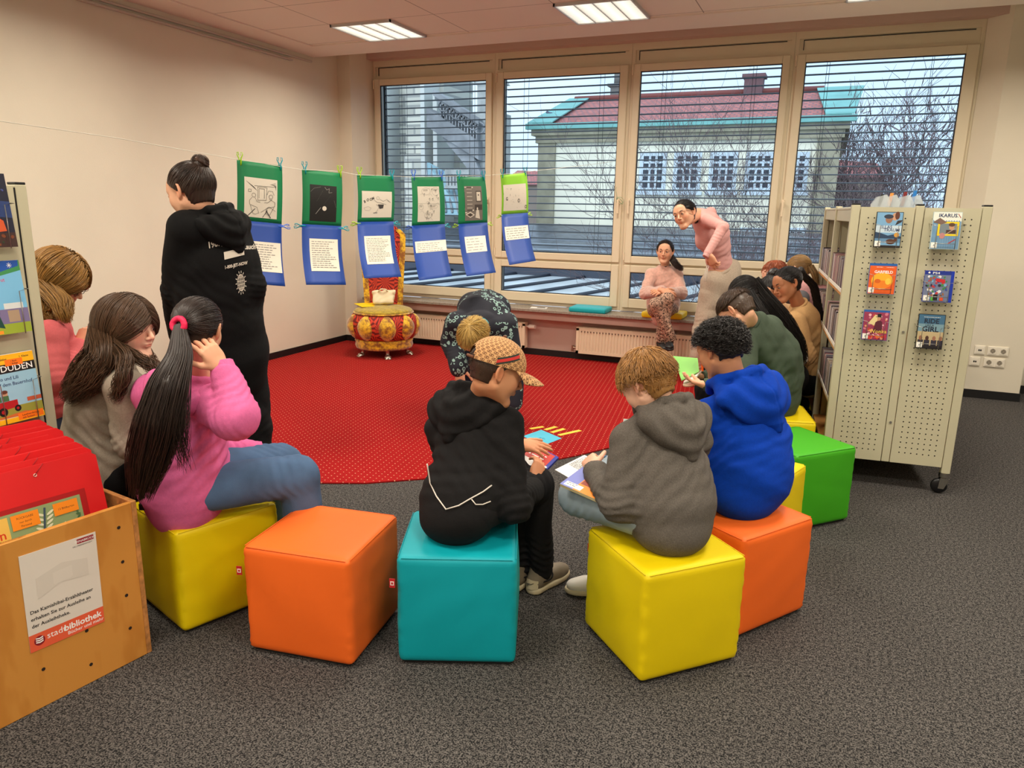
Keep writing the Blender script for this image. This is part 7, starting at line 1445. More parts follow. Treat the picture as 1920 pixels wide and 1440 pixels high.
# --- boy in green sweatshirt ---------------------------------------------------------------
def green_boy():
    root = person('boy with a fade haircut in a dark green sweatshirt holding an open green book', (-.16, 4.62, .42))
    fw = nrm(A(-.80, .60, 0)); rt_ = A(fw[1], -fw[0], 0); pel = P(1448, 752, 4.5); 
    J = dict(pel=pel, ch=P(1452, 668, 4.36), nk=P(1408, 606, 4.22), hL=pel-rt_*.09, hR=pel+rt_*.09, sL=P(1398, 640, 4.20), sR=P(1447, 622, 4.42), eL=P(1398, 726, 4.12), wL=P(1335, 722, 4.18), eR=P(1400, 700, 4.6), wR=P(1330, 706, 4.5))
    J['kL'] = pel+fw*.42-rt_*.12; J['kR'] = pel+fw*.42+rt_*.10; J['aL'] = A(*J['kL'][:2], .09); J['aR'] = A(*J['kR'][:2], .09); J = full(J)
    H = Hd(P(1383, 584, 4.14), P(1340, 640, 4.26)-P(1383, 584, 4.14), (-.35, .2, 1), .98)
    skinned(root, H, J, sk_l, [hand(P(1322, 722, 4.18), P(1290, 712, 4.2)-P(1322, 722, 4.18), A(0, -.2, -1), -1, .9, (.2, .25, .3, .3), .3), hand(P(1325, 706, 4.5), A(-1, 0, .1), A(0, 0, -1), 1, .9)], .95); face_parts(H, root, (70, 50, 36), look=-.5)
    prof = [(-.20, .15, .13, 0), (.15, .165, .14, -.01), (.55, .165, .135, -.015), (1.0, .158, .125, -.015), (1.5, .14, .10, -.01), (1.85, .10, .075, 0)]
    gs = fabric('green_sweat', (72, 84, 70), noise=.06)
    top(root, J, gs, prof, (.070, .062, .045), 'sweatshirt', seed=9, yoke=.058, amp=.007, neckr=.058); pants(root, J, blackf, (.098, .078, .06, .055), seed=6, pel=(.16, .14)); [shoe(root, J['a'+q], fw, whiteshoe, solew, .95) for q in 'LR']
    hm = hairmat('brown_fade', (74, 54, 40)); parts = [cap(H, .002, .42, -.66, -.18, rough=.0008, freq=60), cap(H, .012, .36, .12, .22, rough=.002, freq=40, amp2=.002), short_strands(H, 600, .55, (.011, .018), .36, .14, .24, (0, -.4, .92), 8, .0018, .12, fwd=.6)]
    build_hair(root, hm, parts)
    t = thing('green_book', 'open light green book held by the boy in the green sweatshirt', 'book', P(1288, 695, 4.3)); q = [P(1262, 668, 4.55), P(1308, 672, 4.5), P(1311, 697, 4.35), P(1278, 714, 4.22)]
    m = MB(); m.prism(q, (0, 0, -.002), (0, 0, .002)); m.build('cover', mat('cover_green', (126, 190, 92), .5), t); m = MB(); m.prism([P(1311, 697, 4.36), P(1316, 693, 4.40), P(1300, 712, 4.24), P(1282, 716, 4.22)], (0, 0, -.014), (0, 0, -.003)); m.build('pages', paper, t)
green_boy()
# --- girl in striped jumper with long black hair ----------------------------------------------
def striped_girl():
    root = person('girl with very long black hair in a cream jumper with black stripes', (-.30, 5.26, .42)); fw = nrm(A(-.9, .35, 0)); rt_ = A(fw[1], -fw[0], 0); pel = P(1478, 712, 5.05)
    J = dict(pel=pel, ch=P(1462, 634, 4.98), nk=P(1428, 580, 4.95), hL=pel-rt_*.09, hR=pel+rt_*.09, sL=P(1412, 604, 4.86), sR=P(1450, 596, 5.12), eL=P(1420, 660, 4.85), wL=P(1380, 650, 5.0), eR=P(1430, 650, 5.2), wR=P(1390, 640, 5.2))
    J['kL'] = pel+fw*.40-rt_*.1; J['kR'] = pel+fw*.40+rt_*.1; J['aL'] = A(*J['kL'][:2], .09); J['aR'] = A(*J['kR'][:2], .09); J = full(J)
    H = Hd(P(1396, 552, 4.85), P(1350, 600, 4.95)-P(1396, 552, 4.85), (-.5, .2, 1), .97)
    skinned(root, H, J, sk_l, [hand(J['wL'], fw, A(0, 0, 1), 1, .85), hand(J['wR'], fw, A(0, 0, 1), -1, .85)])
    ms = mat('stripe_knit', (232, 222, 206), .9, bump=.3, bscale=200, attr='tint'); ax = nrm(J['pel']-J['nk'])
    def tn(V): s_ = (V-J['nk'])@ax; T = np.ones((len(V), 3)); [T.__setitem__(np.abs(s_-k) < .011, .03) for k in (.23, .315, .395)]; return T
    prof = [(-.10, .15, .125, 0), (.3, .155, .13, -.01), (.7, .150, .12, -.01), (1.0, .145, .115, -.01), (1.5, .13, .095, -.01), (1.85, .09, .07, 0)]
    top(root, J, ms, prof, (.06, .055, .042), 'jumper', seed=11, amp=.004, res=.007, tint=tn, hem=lambda p: (p-J['nk'])@ax-.44); pants(root, J, blackf, (.095, .075, .06, .055), seed=6)
    [shoe(root, J['a'+q], fw, whiteshoe, solew, .95) for q in 'LR']
    hm = hairmat('black_long', (26, 20, 19)); parts = [cap(H, .008, .45, -.8, -.6, rough=.0015, freq=40), to_tie(H, (.2, -.8, -.3), 500, front=.4, nape=-.7, ear=-.5)]
    parts.append(flow([H.p(.02, -.09, .03), P(1438, 566, 4.83), P(1470, 600, 4.82), P(1496, 640, 4.84), P(1512, 685, 4.88)], [.055, .062, .055, .045, .018], 420, 24, .0035, .012, 2, length=(.7, 1.0), seed=3)); parts.append(flow([H.p(-.04, -.05, .06), P(1420, 580, 4.78), P(1446, 615, 4.76), P(1462, 650, 4.8), P(1466, 680, 4.84)], [.04, .045, .04, .03, .012], 260, 22, .0035, .012, 2, length=(.6, 1.0), seed=4))
    build_hair(root, hm, parts)
striped_girl()
# --- girl in beige sweatshirt, braid ----------------------------------------------------------
def beige_girl():
    root = person('girl with a black braid in a beige sweatshirt in profile beside the shelf', (-.33, 5.82, .42)); fw = nrm(A(-.95, .1, 0)); rt_ = A(fw[1], -fw[0], 0); pel = P(1518, 705, 5.55)
    J = dict(pel=pel, ch=P(1512, 632, 5.45), nk=P(1498, 574, 5.36), hL=pel-rt_*.09, hR=pel+rt_*.09, sL=P(1490, 602, 5.22), sR=P(1512, 594, 5.55), eL=P(1512, 668, 5.18), wL=P(1470, 672, 5.2), eR=P(1500, 650, 5.7), wR=P(1460, 650, 5.6))
    J['kL'] = pel+fw*.40-rt_*.1; J['kR'] = pel+fw*.40+rt_*.1; J['aL'] = A(*J['kL'][:2], .09); J['aR'] = A(*J['kR'][:2], .09); J = full(J)
    H = Hd(P(1476, 533, 5.28), P(1425, 556, 5.24)-P(1476, 533, 5.28), (-.25, 0, 1), 1.0)
    skinned(root, H, J, sk_t, detail=2, hands=[hand(J['wL'], fw, A(0, 0, 1), 1, .85), hand(J['wR'], fw, A(0, 0, 1), -1, .85)]); face_parts(H, root, (20, 16, 16), look=-.4)
    prof = [(-.12, .15, .13, 0), (.3, .162, .14, -.01), (.7, .158, .13, -.01), (1.0, .150, .12, -.01), (1.5, .135, .10, -.01), (1.85, .09, .07, 0)]
    top(root, J, fabric('beige_sweat', (192, 152, 104), noise=.06), prof, (.070, .068, .048), 'sweatshirt', seed=13, amp=.008, yoke=.06); pants(root, J, blackf, (.1, .08, .06, .055), seed=6, pel=(.16, .14)); [shoe(root, J['a'+q], fw, whiteshoe, solew, .95) for q in 'LR']
    hm = hairmat('black_long', (26, 20, 19)); parts = [cap(H, .006, .42, -.72, -.3, rough=.0012, freq=40), to_tie(H, (0, -.97, .22), 600, front=.36, nape=-.7, ear=-.25)]
    tie = H.p(0, -.122, .045); path = [tie, P(1526, 535, 5.36), P(1532, 565, 5.40), P(1538, 595, 5.42), P(1546, 625, 5.44)]
    for k in range(3):
        pts = []
        for t_ in np.linspace(0, 1, 26):
            b = np.array([np.interp(t_*4, range(5), [p[i] for p in path]) for i in range(3)]); a = t_*34+k*2.094; pts.append(b+A(math.cos(a)*.016, .3*math.sin(a)*.016, 0)+_r*math.cos(a)*.012)
        parts.append(flow(pts, [.02, .022, .022, .02, .012], 60, 60, .003, .001, 2, seed=k, length=(.96, 1)))
    parts.append(ball(tie+H.R[:, 1]*-.012, (.032, .026, .032), H, .007, 60)); build_hair(root, hm, parts)
beige_girl()
# --- red haired, blonde and scrunchie children (mostly hidden) ---------------------------------------
def small(label, base, hc, hf, D, hair, skin, topm, style, lg=(0, -1), up=(0, 0, 1), sc=.95):
    root = person(label, base); H = Hd(hc, hf, up, sc); pel = A(*base)+A(0, 0, .12); f = nrm(A(lg[0], lg[1], 0)); r_ = A(f[1], -f[0], 0); nk = H.p(0, -.04, -.13)+A(0, 0, -.02); ch = (nk*.6+pel*.4)
    J = dict(pel=pel, ch=ch, nk=nk, hL=pel-r_*.09, hR=pel+r_*.09, sL=nk-r_*.15+A(0, 0, -.06), sR=nk+r_*.15+A(0, 0, -.06)); 
    for q, s_ in (('L', -1), ('R', 1)): J['e'+q] = J['s'+q]+A(0, 0, -.24)+f*.06; J['w'+q] = J['e'+q]+f*.18+r_*(-s_)*.05+A(0, 0, .02); J['k'+q] = J['h'+q]+f*.4; J['a'+q] = A(*J['k'+q][:2], .09)
    skinned(root, H, J, skin, [hand(J['wL'], f, A(0, 0, 1), 1, .85, res=.004), hand(J['wR'], f, A(0, 0, 1), -1, .85, res=.004)]); face_parts(H, root, open_=False)
    prof = [(-.15, .145, .12, 0), (.4, .15, .12, -.01), (1.0, .145, .11, -.01), (1.5, .13, .09, 0), (1.85, .09, .07, 0)]; top(root, J, topm, prof, (.06, .054, .042), 'sweater', res=.011, seed=15); pants(root, J, blackf, (.092, .074, .058, .052), res=.012); [shoe(root, J['a'+q], f, whiteshoe, solew, .95) for q in 'LR']
    build_hair(root, hair, style(H)); return H, J
small('red haired child bending forward behind the girl in the beige sweatshirt', (-.75, 6.85, .42), P(1452, 517, 5.95), A(-.75, -.55, -.45), 6, hairmat('ginger', (150, 70, 30)), sk_p, fabric('grey_top', (110, 110, 116)), lambda H: [cap(H, .012, .42, -.6, -.1, rough=.003, freq=26, amp2=.003), short_strands(H, 420, .7, (.008, .016), .35, -.4, 0, r=.0026, jit=.2)])
def blonde_style(H): return [cap(H, .010, .45, -.7, -.4, rough=.002, freq=40), to_tie(H, (0, -.95, -.1), 420, front=.4, nape=-.6, ear=-.3, r=.0024), flow([H.p(0, -.11, -.01), H.p(0, -.13, -.08), H.p(.01, -.12, -.20)], [.03, .03, .014], 90, 14, .003, .004, seed=6)]
small('blonde child at the back next to the book shelf by the window', (-.16, 6.62, .42), P(1497, 505, 6.15), A(-.75, .35, -.35), 6, hairmat('blonde_dark', (150, 116, 70)), sk_p, fabric('pink_top', (214, 160, 160)), blonde_style)
def scr_style(H):
    c = H.p(0, -.10, .09); return [cap(H, .008, .42, -.65, -.2, rough=.002, freq=36), to_tie(H, (0, -.7, .7), 380, front=.36, nape=-.6, ear=-.2, r=.0024), ball(c+H.R[:, 2]*.018, (.040, .040, .032), H, .006, 50), ball(c, (.056, .056, .022), H, .010, 55, seed=4)]
small('child with a black fluffy scrunchie bun between the striped and the beige girl', (-.60, 6.20, .42), P(1444, 546, 5.58), A(-.35, -.85, -.55), 5.6, hairmat('black_long', (26, 20, 19)), sk_l, fabric('tan_top', (206, 168, 128)), scr_style)
# --- seated girl on the sill ------------------------------------------------------------------
def sill_girl():
    D = 7.42; root = person('girl in a fluffy pale pink sweater sitting cross-legged on the window sill', (-1.49, 7.56, .60)); pel = P(1243, 578, 7.56)
    fw = nrm(A(.15, -1, 0)); rt_ = A(-1, -.15, 0)
    J = dict(pel=pel, ch=P(1246, 535, 7.50), nk=P(1247, 504, 7.46), hL=P(1256, 580, 7.5), hR=P(1229, 580, 7.5), sL=P(1268, 514, 7.46), sR=P(1221, 515, 7.46), eL=P(1278, 549, 7.36), wL=P(1246, 549, 7.12), eR=P(1210, 550, 7.36), wR=P(1239, 545, 7.08), kR=P(1251, 560, 7.02), kL=P(1231, 570, 7.02), aR=P(1240, 634, 7.20), aL=P(1256, 632, 7.14))
    J = full(J); H = Hd(P(1247, 472, 7.38), A(.05, -1, -.06), (0, 0, 1), .98)
    skinned(root, H, J, sk_l, detail=2, hands=[hand(P(1243, 549, 7.08), P(1224, 546, 7.0)-P(1246, 549, 7.1), A(0, -.7, .7), 1, .9, (.3, .3, .3, .4)), hand(P(1242, 545, 7.02), P(1262, 553, 7.0)-P(1239, 545, 7.05), A(0, -.7, .7), -1, .9, (.3, .3, .3, .4))]); face_parts(H, root, (40, 30, 26), look=0)
    prof = [(-.25, .155, .13, 0), (.2, .165, .135, 0), (.7, .155, .125, 0), (1.2, .145, .11, 0), (1.6, .12, .09, 0), (1.9, .08, .07, 0)]
    top(root, J, fabric('pink_fluffy', (226, 176, 160), sheen=1.0, noise=.12, nscale=50, bump=.8, bscale=220), prof, (.062, .058, .045), 'sweater', seed=17, amp=.006, neckr=.058)
    ax = nrm(J['hd']-J['nk']); S3 = Sdf(.004); S3.add(tor(J['nk']+ax*.035, np.stack([A(1, 0, 0), nrm(np.cross(ax, A(1, 0, 0))), ax], 1), .052, .052, .008), 0); V, F = S3.mesh(); mesh_np('undershirt_collar', V, F, blackm, root)
    leo = mat('leopard_print', (190, 156, 136), .8); g = NT(leo); tc = g.n('ShaderNodeTexCoord'); vo = g.n('ShaderNodeTexVoronoi'); vo.inputs['Scale'].default_value = 55; g.l(tc.outputs['Object'], vo.inputs['Vector']); n1 = g.n('ShaderNodeTexNoise'); n1.inputs['Scale'].default_value = 90; g.l(tc.outputs['Object'], n1.inputs['Vector'])
    d_ = g.m('ADD', vo.outputs['Distance'], g.m('MULTIPLY', g.m('SUBTRACT', n1.outputs['Fac'], .5), .5)); ringm = g.m('MULTIPLY', g.m('GREATER_THAN', d_, .30), g.m('LESS_THAN', d_, .52)); g.l(g.mix(ringm, lin((196, 160, 138)), lin((62, 40, 34))), g.b.inputs['Base Color'])
    pants(root, J, leo, (.085, .068, .05, .055), seed=8, amp=.004, pel=(.14, .11)); bo = mat('boot_black', (18, 17, 18), .5)
    for q in 'LR': shoe(root, J['a'+q]-A(0, 0, .03), (.2, -1) if q == 'L' else (.5, -1), bo, bo, .9)
    hm = hairmat('dark_brown', (46, 32, 26)); parts = [cap(H, .005, .38, -.7, -.35, rough=.0012, freq=44), to_tie(H, (.25, -.9, -.35), 420, front=.36, nape=-.6, ear=-.3, r=.0022), flow([H.p(-.04, -.085, -.03), P(1262, 488, 7.36), P(1270, 498, 7.34), P(1282, 506, 7.34)], [.03, .032, .03, .014], 120, 16, .003, .012, 2, seed=9)]
    build_hair(root, hm, parts)
sill_girl()
# --- standing girl, pink top, leaning ----------------------------------------------------------
def standing_girl():
    base = P(1350, 690, 6.95); base[2] = 0; root = person('girl in a tight pale pink top and light grey joggers leaning forward by the window', base)
    pel = P(1356, 518, 6.88); J = dict(pel=pel, ch=P(1334, 440, 6.70), nk=P(1308, 402, 6.60), hL=P(1370, 530, 7.0), hR=P(1338, 530, 6.8), sL=P(1332, 400, 6.78), sR=P(1336, 415, 6.48), eR=P(1356, 426, 6.25), wR=P(1327, 474, 6.22), eL=P(1345, 450, 7.0), wL=P(1350, 485, 7.05))
    J['sR'] = P(1327, 414, 6.50)
    J['kL'] = A(J['hL'][0], J['hL'][1], .50)+A(0, -.02, 0); J['kR'] = A(J['hR'][0], J['hR'][1], .50)+A(-.05, -.05, 0); J['aL'] = A(J['kL'][0], J['kL'][1]+.05, .09); J['aR'] = A(J['kR'][0]-.03, J['kR'][1]+.03, .09); J = full(J)
    H = Hd(P(1284, 402, 6.42), P(1262, 412, 6.20)-P(1284, 402, 6.42)+A(-.05, -.0, 0), (-.42, -.1, 1), 1.06)
    skinned(root, H, J, sk_l, detail=2, hands=[hand(P(1330, 478, 6.22), P(1341, 503, 6.24)-P(1328, 478, 6.22), A(-.55, -.8, .2), 1, .98, (.25, .35, .5, .6), .5), hand(J['wL'], A(.3, 0, -1), A(0, -1, 0), 1, .95)], r=1., rn=.044); face_parts(H, root, (30, 22, 20), look=-.02, eye=(40, 28, 22))
    prof = [(.12, .125, .105, 0), (.40, .125, .105, .0), (.75, .14, .115, .015), (.98, .152, .128, .03), (1.3, .145, .115, .01), (1.65, .115, .085, 0), (1.9, .075, .065, 0)]
    def ex(S):
        ax = nrm(J['ch']-J['pel']); r_ = nrm(J['sR']-J['sL']); f = nrm(np.cross(ax, r_)); 
        f = f if f@A(-1, -.3, 0) > 0 else -f
        for q in (-1, 1): S.add(ell(J['ch']+f*.085+r_*q*.065-ax*.03, (.062, .062, .07)), .05)
    pk = fabric('pink_rib', (222, 166, 162), noise=.05, bump=.15); ax_ = nrm(J['ch']-J['pel']); top(root, J, pk, prof, (.052, .044, .034), 'fitted_top', seed=19, amp=.0028, res=.006, collar=False, yoke=.045, extra=ex, hem=lambda p: -((p-J['pel'])@ax_)+.075, neckr=.052)
    S = Sdf(.008); r_ = nrm(J['hR']-J['hL']); S.add(loft((J['pel'], r_, nrm(np.cross(ax_, r_)), .145, .118), (J['pel']+ax_*.14, r_, nrm(np.cross(ax_, r_)), .112, .098)), 0); V, F = S.mesh(); mesh_np('bare_waist', V, F, sk_l, root, tint=np.ones(len(V)))
    jog = fabric('grey_joggers', (186, 170, 152), noise=.10)
    def exj(S): S.add(loft((J['pel']-ax_*.02, r_, nrm(np.cross(ax_, r_)), .158, .135), (J['pel']+ax_*.055, r_, nrm(np.cross(ax_, r_)), .135, .112)), .04)
    pants(root, J, jog, (.115, .105, .095, .085), name='joggers', seed=10, amp=.009, pel=(.165, .14), extra=exj)
    S = Sdf(.005); S.add(tor(J['pel']+ax_*.085, np.stack([r_, nrm(np.cross(ax_, r_)), ax_], 1), .128, .107, .014), 0); S.displace(lambda p: .0015*np.sin(np.arctan2((p-J['pel'])@r_, (p-J['pel'])@np.cross(ax_, r_))*60)); V, F = S.mesh(); mesh_np('waistband', V, F, jog, root)
    m = MB()
    for k in (0, 1): a = P(1326+3*k, 497, 6.72); m.tube([a, P(1322+3*k, 512, 6.67), P(1320+4*k, 528, 6.66)], .004, 6)
    m.build('drawstring', mat('string_grey', (206, 196, 184), .8), root); [shoe(root, J['a'+q], (-.4, -.9), whiteshoe, solew, 1.0) for q in 'LR']
    hm = hairmat('black_short', (28, 22, 21)); parts = [cap(H, .006, .22, -.68, -.2, rough=.0012, freq=44), to_tie(H, (0, -.93, -.3), 620, front=.20, nape=-.6, ear=-.15), flow([H.p(0, -.10, -.03), H.p(.0, -.135, -.05), H.p(.0, -.14, -.10)], [.028, .03, .014], 80, 12, .003, .004, seed=12)]
    build_hair(root, hm, parts)
standing_girl()
# --- girl in pink hoodie -------------------------------------------------------------------------
def pink_girl():
    root = person('girl in a pink hoodie with a very long dark ponytail touching her ear', (-2.22, 2.10, .42))
    fw = nrm(A(.80, .60, 0)); rt_ = A(fw[1], -fw[0], 0); pel = P(352, 905, 2.86)
    J = dict(pel=pel, ch=P(352, 800, 2.80), nk=P(366, 712, 2.74), hL=pel-rt_*.09, hR=pel+rt_*.09, sL=P(290, 738, 2.86), sR=P(408, 762, 2.66), eR=P(446, 782, 2.60), wR=P(422, 702, 2.62), eL=P(400, 850, 3.10), wL=P(470, 846, 3.16))
    J['kR'] = P(556, 892, 2.98); J['kL'] = P(528, 868, 3.22); J['aR'] = A(J['kR'][0]+.03, J['kR'][1]+.03, .09); J['aL'] = A(J['kL'][0]+.05, J['kL'][1], .09); J = full(J)
    H = Hd(P(372, 618, 2.66), P(430, 640, 2.96)-P(372, 618, 2.66), (.08, 0, 1), .96)
    skinned(root, H, J, sk_l, [hand(P(415, 690, 2.61), P(384, 646, 2.58)-P(415, 690, 2.61), P(430, 640, 2.45)-P(400, 665, 2.6), -1, .95, (.25, .40, .45, .5), .35, .13, res=.003), hand(P(476, 848, 3.17), P(512, 856, 3.2)-P(476, 848, 3.17), A(0, 0, 1), -1, .88, (.2, .25, .3, .3))], .95, rn=.044); face_parts(H, root, open_=False)
    prof = [(-.30, .165, .14, 0), (0, .182, .16, -.01), (.4, .182, .155, -.015), (.8, .172, .14, -.015), (1.1, .165, .13, -.015), (1.5, .14, .105, -.01), (1.82, .10, .075, 0)]
    pk = fabric('pink_hoodie', (226, 110, 166), noise=.06); top(root, J, pk, prof, (.078, .074, .050), 'hoodie', seed=21, amp=.008, yoke=.06, collar=False); hood_down(root, J, pk, .15, .13, .12, seed=22)
    pants(root, J, jeans, (.092, .085, .075, .07), seed=12, amp=.006, pel=(.13, .11)); [shoe(root, J['a'+q], fw, whiteshoe, solew, .95) for q in 'LR']
    hm = hairmat('dark_long', (44, 30, 25)); tie = H.p(-.02, -.118, -.004); parts = [cap(H, .006, .45, -.78, -.30, rough=.0010, freq=60), to_tie(H, (-.15, -.98, -.25), 900, front=.40, nape=-.75, ear=-.25, r=.0017, lift=(.002, .006))]
    g1 = [tie, P(338, 668, 2.50), P(316, 720, 2.46), P(296, 790, 2.46), P(278, 860, 2.52), P(262, 935, 2.60)]; parts.append(flow(g1, [.020, .045, .068, .078, .074, .040], 760, 30, .0022, .006, 1.4, flat=(1, .45), r_dir=_r, seed=31, length=(.8, 1.02)))
    parts.append(flow([tie, P(345, 680, 2.50), P(336, 740, 2.47), P(334, 800, 2.47), P(342, 850, 2.5), P(350, 885, 2.55)], [.012, .03, .035, .035, .03, .02], 110, 28, .0019, .012, 1.2, flat=(1, .4), r_dir=_r, seed=33, length=(.65, 1.0)))
    S = Sdf(.007)
    for a, b, r1, r2 in zip(g1[:-1], g1[1:], (.012, .026, .034, .036, .028), (.026, .034, .036, .028, .008)): S.add(rc(a+_f*.012, b+_f*.012, r1, r2), .02)
    S.displace(lambda p: .003*np.sin(((p-tie)@_r)*420+2*wob(p, 9, 3))); V, F = S.mesh(); parts.append((V, F, np.full(len(V), .6))); build_hair(root, hm, parts)
    t = thing('scrunchie', 'bright pink hair tie on the ponytail of the girl in the pink hoodie', 'hair tie', tie); S = Sdf(.0035); d = nrm(tie-H.c); q = nrm(np.cross(d, A(0, 0, 1))); S.add(tor(tie+d*.004, np.stack([q, np.cross(d, q), d], 1), .022, .022, .0105), 0); S.displace(lambda p: .0015*wob(p, 120, 2)); V, F = S.mesh(); mesh_np('band', V, F, mat('scrunchie_pink', (230, 20, 80), .6), t)
    t = thing('phone', 'black phone in the back pocket above the yellow cube', 'phone', P(285, 950, 2.78)); m = MB(R=rotz(.3), T=P(285, 952, 2.74)); m.bbox(-.05, .06, -.005, .005, -.012, .014, .003); m.build('body', mat('phone_black', (14, 14, 16), .2), t)
pink_girl()
# --- girl in grey sweatshirt -----------------------------------------------------------------------
def grey_girl():
    root = person('girl with long wavy brown hair and fringe in a light grey sweatshirt in profile', (-2.90, 2.32, .42)); fw = nrm(A(.85, .5, 0)); rt_ = A(fw[1], -fw[0], 0); pel = P(205, 885, 3.18)
    J = dict(pel=pel, ch=P(200, 780, 3.12), nk=P(222, 690, 3.04), hL=pel-rt_*.09, hR=pel+rt_*.09, sL=P(200, 712, 3.25), sR=P(236, 726, 2.90), eR=P(250, 830, 2.95), wR=P(300, 850, 3.1), eL=P(290, 800, 3.35), wL=P(320, 830, 3.4))
    J['kR'] = pel+fw*.42+rt_*.1; J['kL'] = pel+fw*.42-rt_*.1; J['aR'] = A(*J['kR'][:2], .09); J['aL'] = A(*J['kL'][:2], .09); J = full(J)
    H = Hd(P(240, 616, 2.96), P(290, 624, 2.93)-P(240, 616, 2.96), (.02, .02, 1), 1.04)
    skinned(root, H, J, sk_p, detail=2, hands=[hand(J['wL'], fw, A(0, 0, 1), 1, .85), hand(J['wR'], fw, A(0, 0, 1), -1, .85)], r=.95); face_parts(H, root, (50, 36, 28), look=-.25)
    prof = [(-.35, .19, .17, -.02), (0, .19, .17, -.01), (.3, .185, .16, -.015), (.7, .18, .15, -.02), (1.05, .17, .135, -.02), (1.5, .145, .105, -.01), (1.85, .09, .075, 0)]
    top(root, J, fabric('grey_marl', (172, 160, 144), noise=.10, nscale=160), prof, (.078, .072, .05), 'sweatshirt', seed=23, amp=.008, yoke=.06, foldf=7); pants(root, J, blackf, (.1, .08, .06, .055), seed=6, pel=(.17, .15)); [shoe(root, J['a'+q], fw, whiteshoe, solew, .95) for q in 'LR']
    hm = hairmat('brown_wavy', (84, 60, 42)); parts = [cap(H, .013, .62, -.9, -.75, rough=.002, freq=50)]
    # parted strands falling to both sides
    N = 2200; d0 = rand_dirs(N, lambda d: (d[:, 2] > .1) & (np.abs(d[:, 0]) < .9)); sx = np.sign(d0[:, 0]+1e-3); d0[:, 0] *= .35; d1 = np.stack([sx*RNG.uniform(.9, 1.05, N), np.clip(d0[:, 1]*1.0-.30, -1, .1)+RNG.normal(size=N)*.06, RNG.uniform(-.85, -.55, N)], 1); t = np.linspace(0, 1, 16); D_ = slerp(d0, d1, t); li = .012+.012*RNG.uniform(0, 1, (N, 1, 1))+.008*t[None, :, None]; Pp = HC+D_*(HR+li); parts.append(strand_mesh(H.w(Pp.reshape(-1, 3)).reshape(Pp.shape), RNG.uniform(.7, 1.3, N)*.0023, tint=rt(N), tip=.7))
    # fringe
    N = 600; d0 = np.stack([RNG.uniform(-.35, .35, N), RNG.uniform(.25, .6, N), RNG.uniform(.8, 1, N)], 1); d1 = np.stack([d0[:, 0]*2.3+RNG.normal(size=N)*.05, RNG.uniform(.85, 1, N), RNG.uniform(.02, .18, N)], 1); D_ = slerp(d0, d1, np.linspace(0, 1, 12)); Pp = HC+D_*(HR+.012+.008*RNG.uniform(0, 1, (N, 1, 1))); parts.append(strand_mesh(H.w(Pp.reshape(-1, 3)).reshape(Pp.shape), RNG.uniform(.7, 1.3, N)*.0021, tint=rt(N), tip=.3))
    for q, (pts, rad, n) in enumerate((([H.p(.05, -.075, -.01), P(205, 665, 2.85), P(175, 700, 2.84), P(150, 728, 2.86), P(128, 752, 2.90)], [.05, .055, .055, .045, .015], 420), ([H.p(.02, -.10, .0), P(190, 660, 2.92), P(158, 695, 2.92), P(138, 730, 2.94), P(122, 748, 2.96)], [.05, .06, .05, .04, .015], 300), ([H.p(.078, -.02, -.04), P(236, 668, 2.82), P(232, 705, 2.78), P(220, 735, 2.80), P(212, 752, 2.82)], [.028, .03, .026, .02, .01], 130), ([H.p(.078, .01, -.05), P(262, 672, 2.84), P(290, 690, 2.82), P(305, 708, 2.8)], [.022, .022, .02, .012], 90), ([H.p(-.07, -.03, -.05), P(285, 680, 2.98), P(296, 694, 2.95)], [.025, .025, .012], 90))): parts.append(flow(pts, rad, n, 24, .0024, .016, 2.2, seed=40+q, length=(.7, 1.02)))
    build_hair(root, hm, parts)
grey_girl()
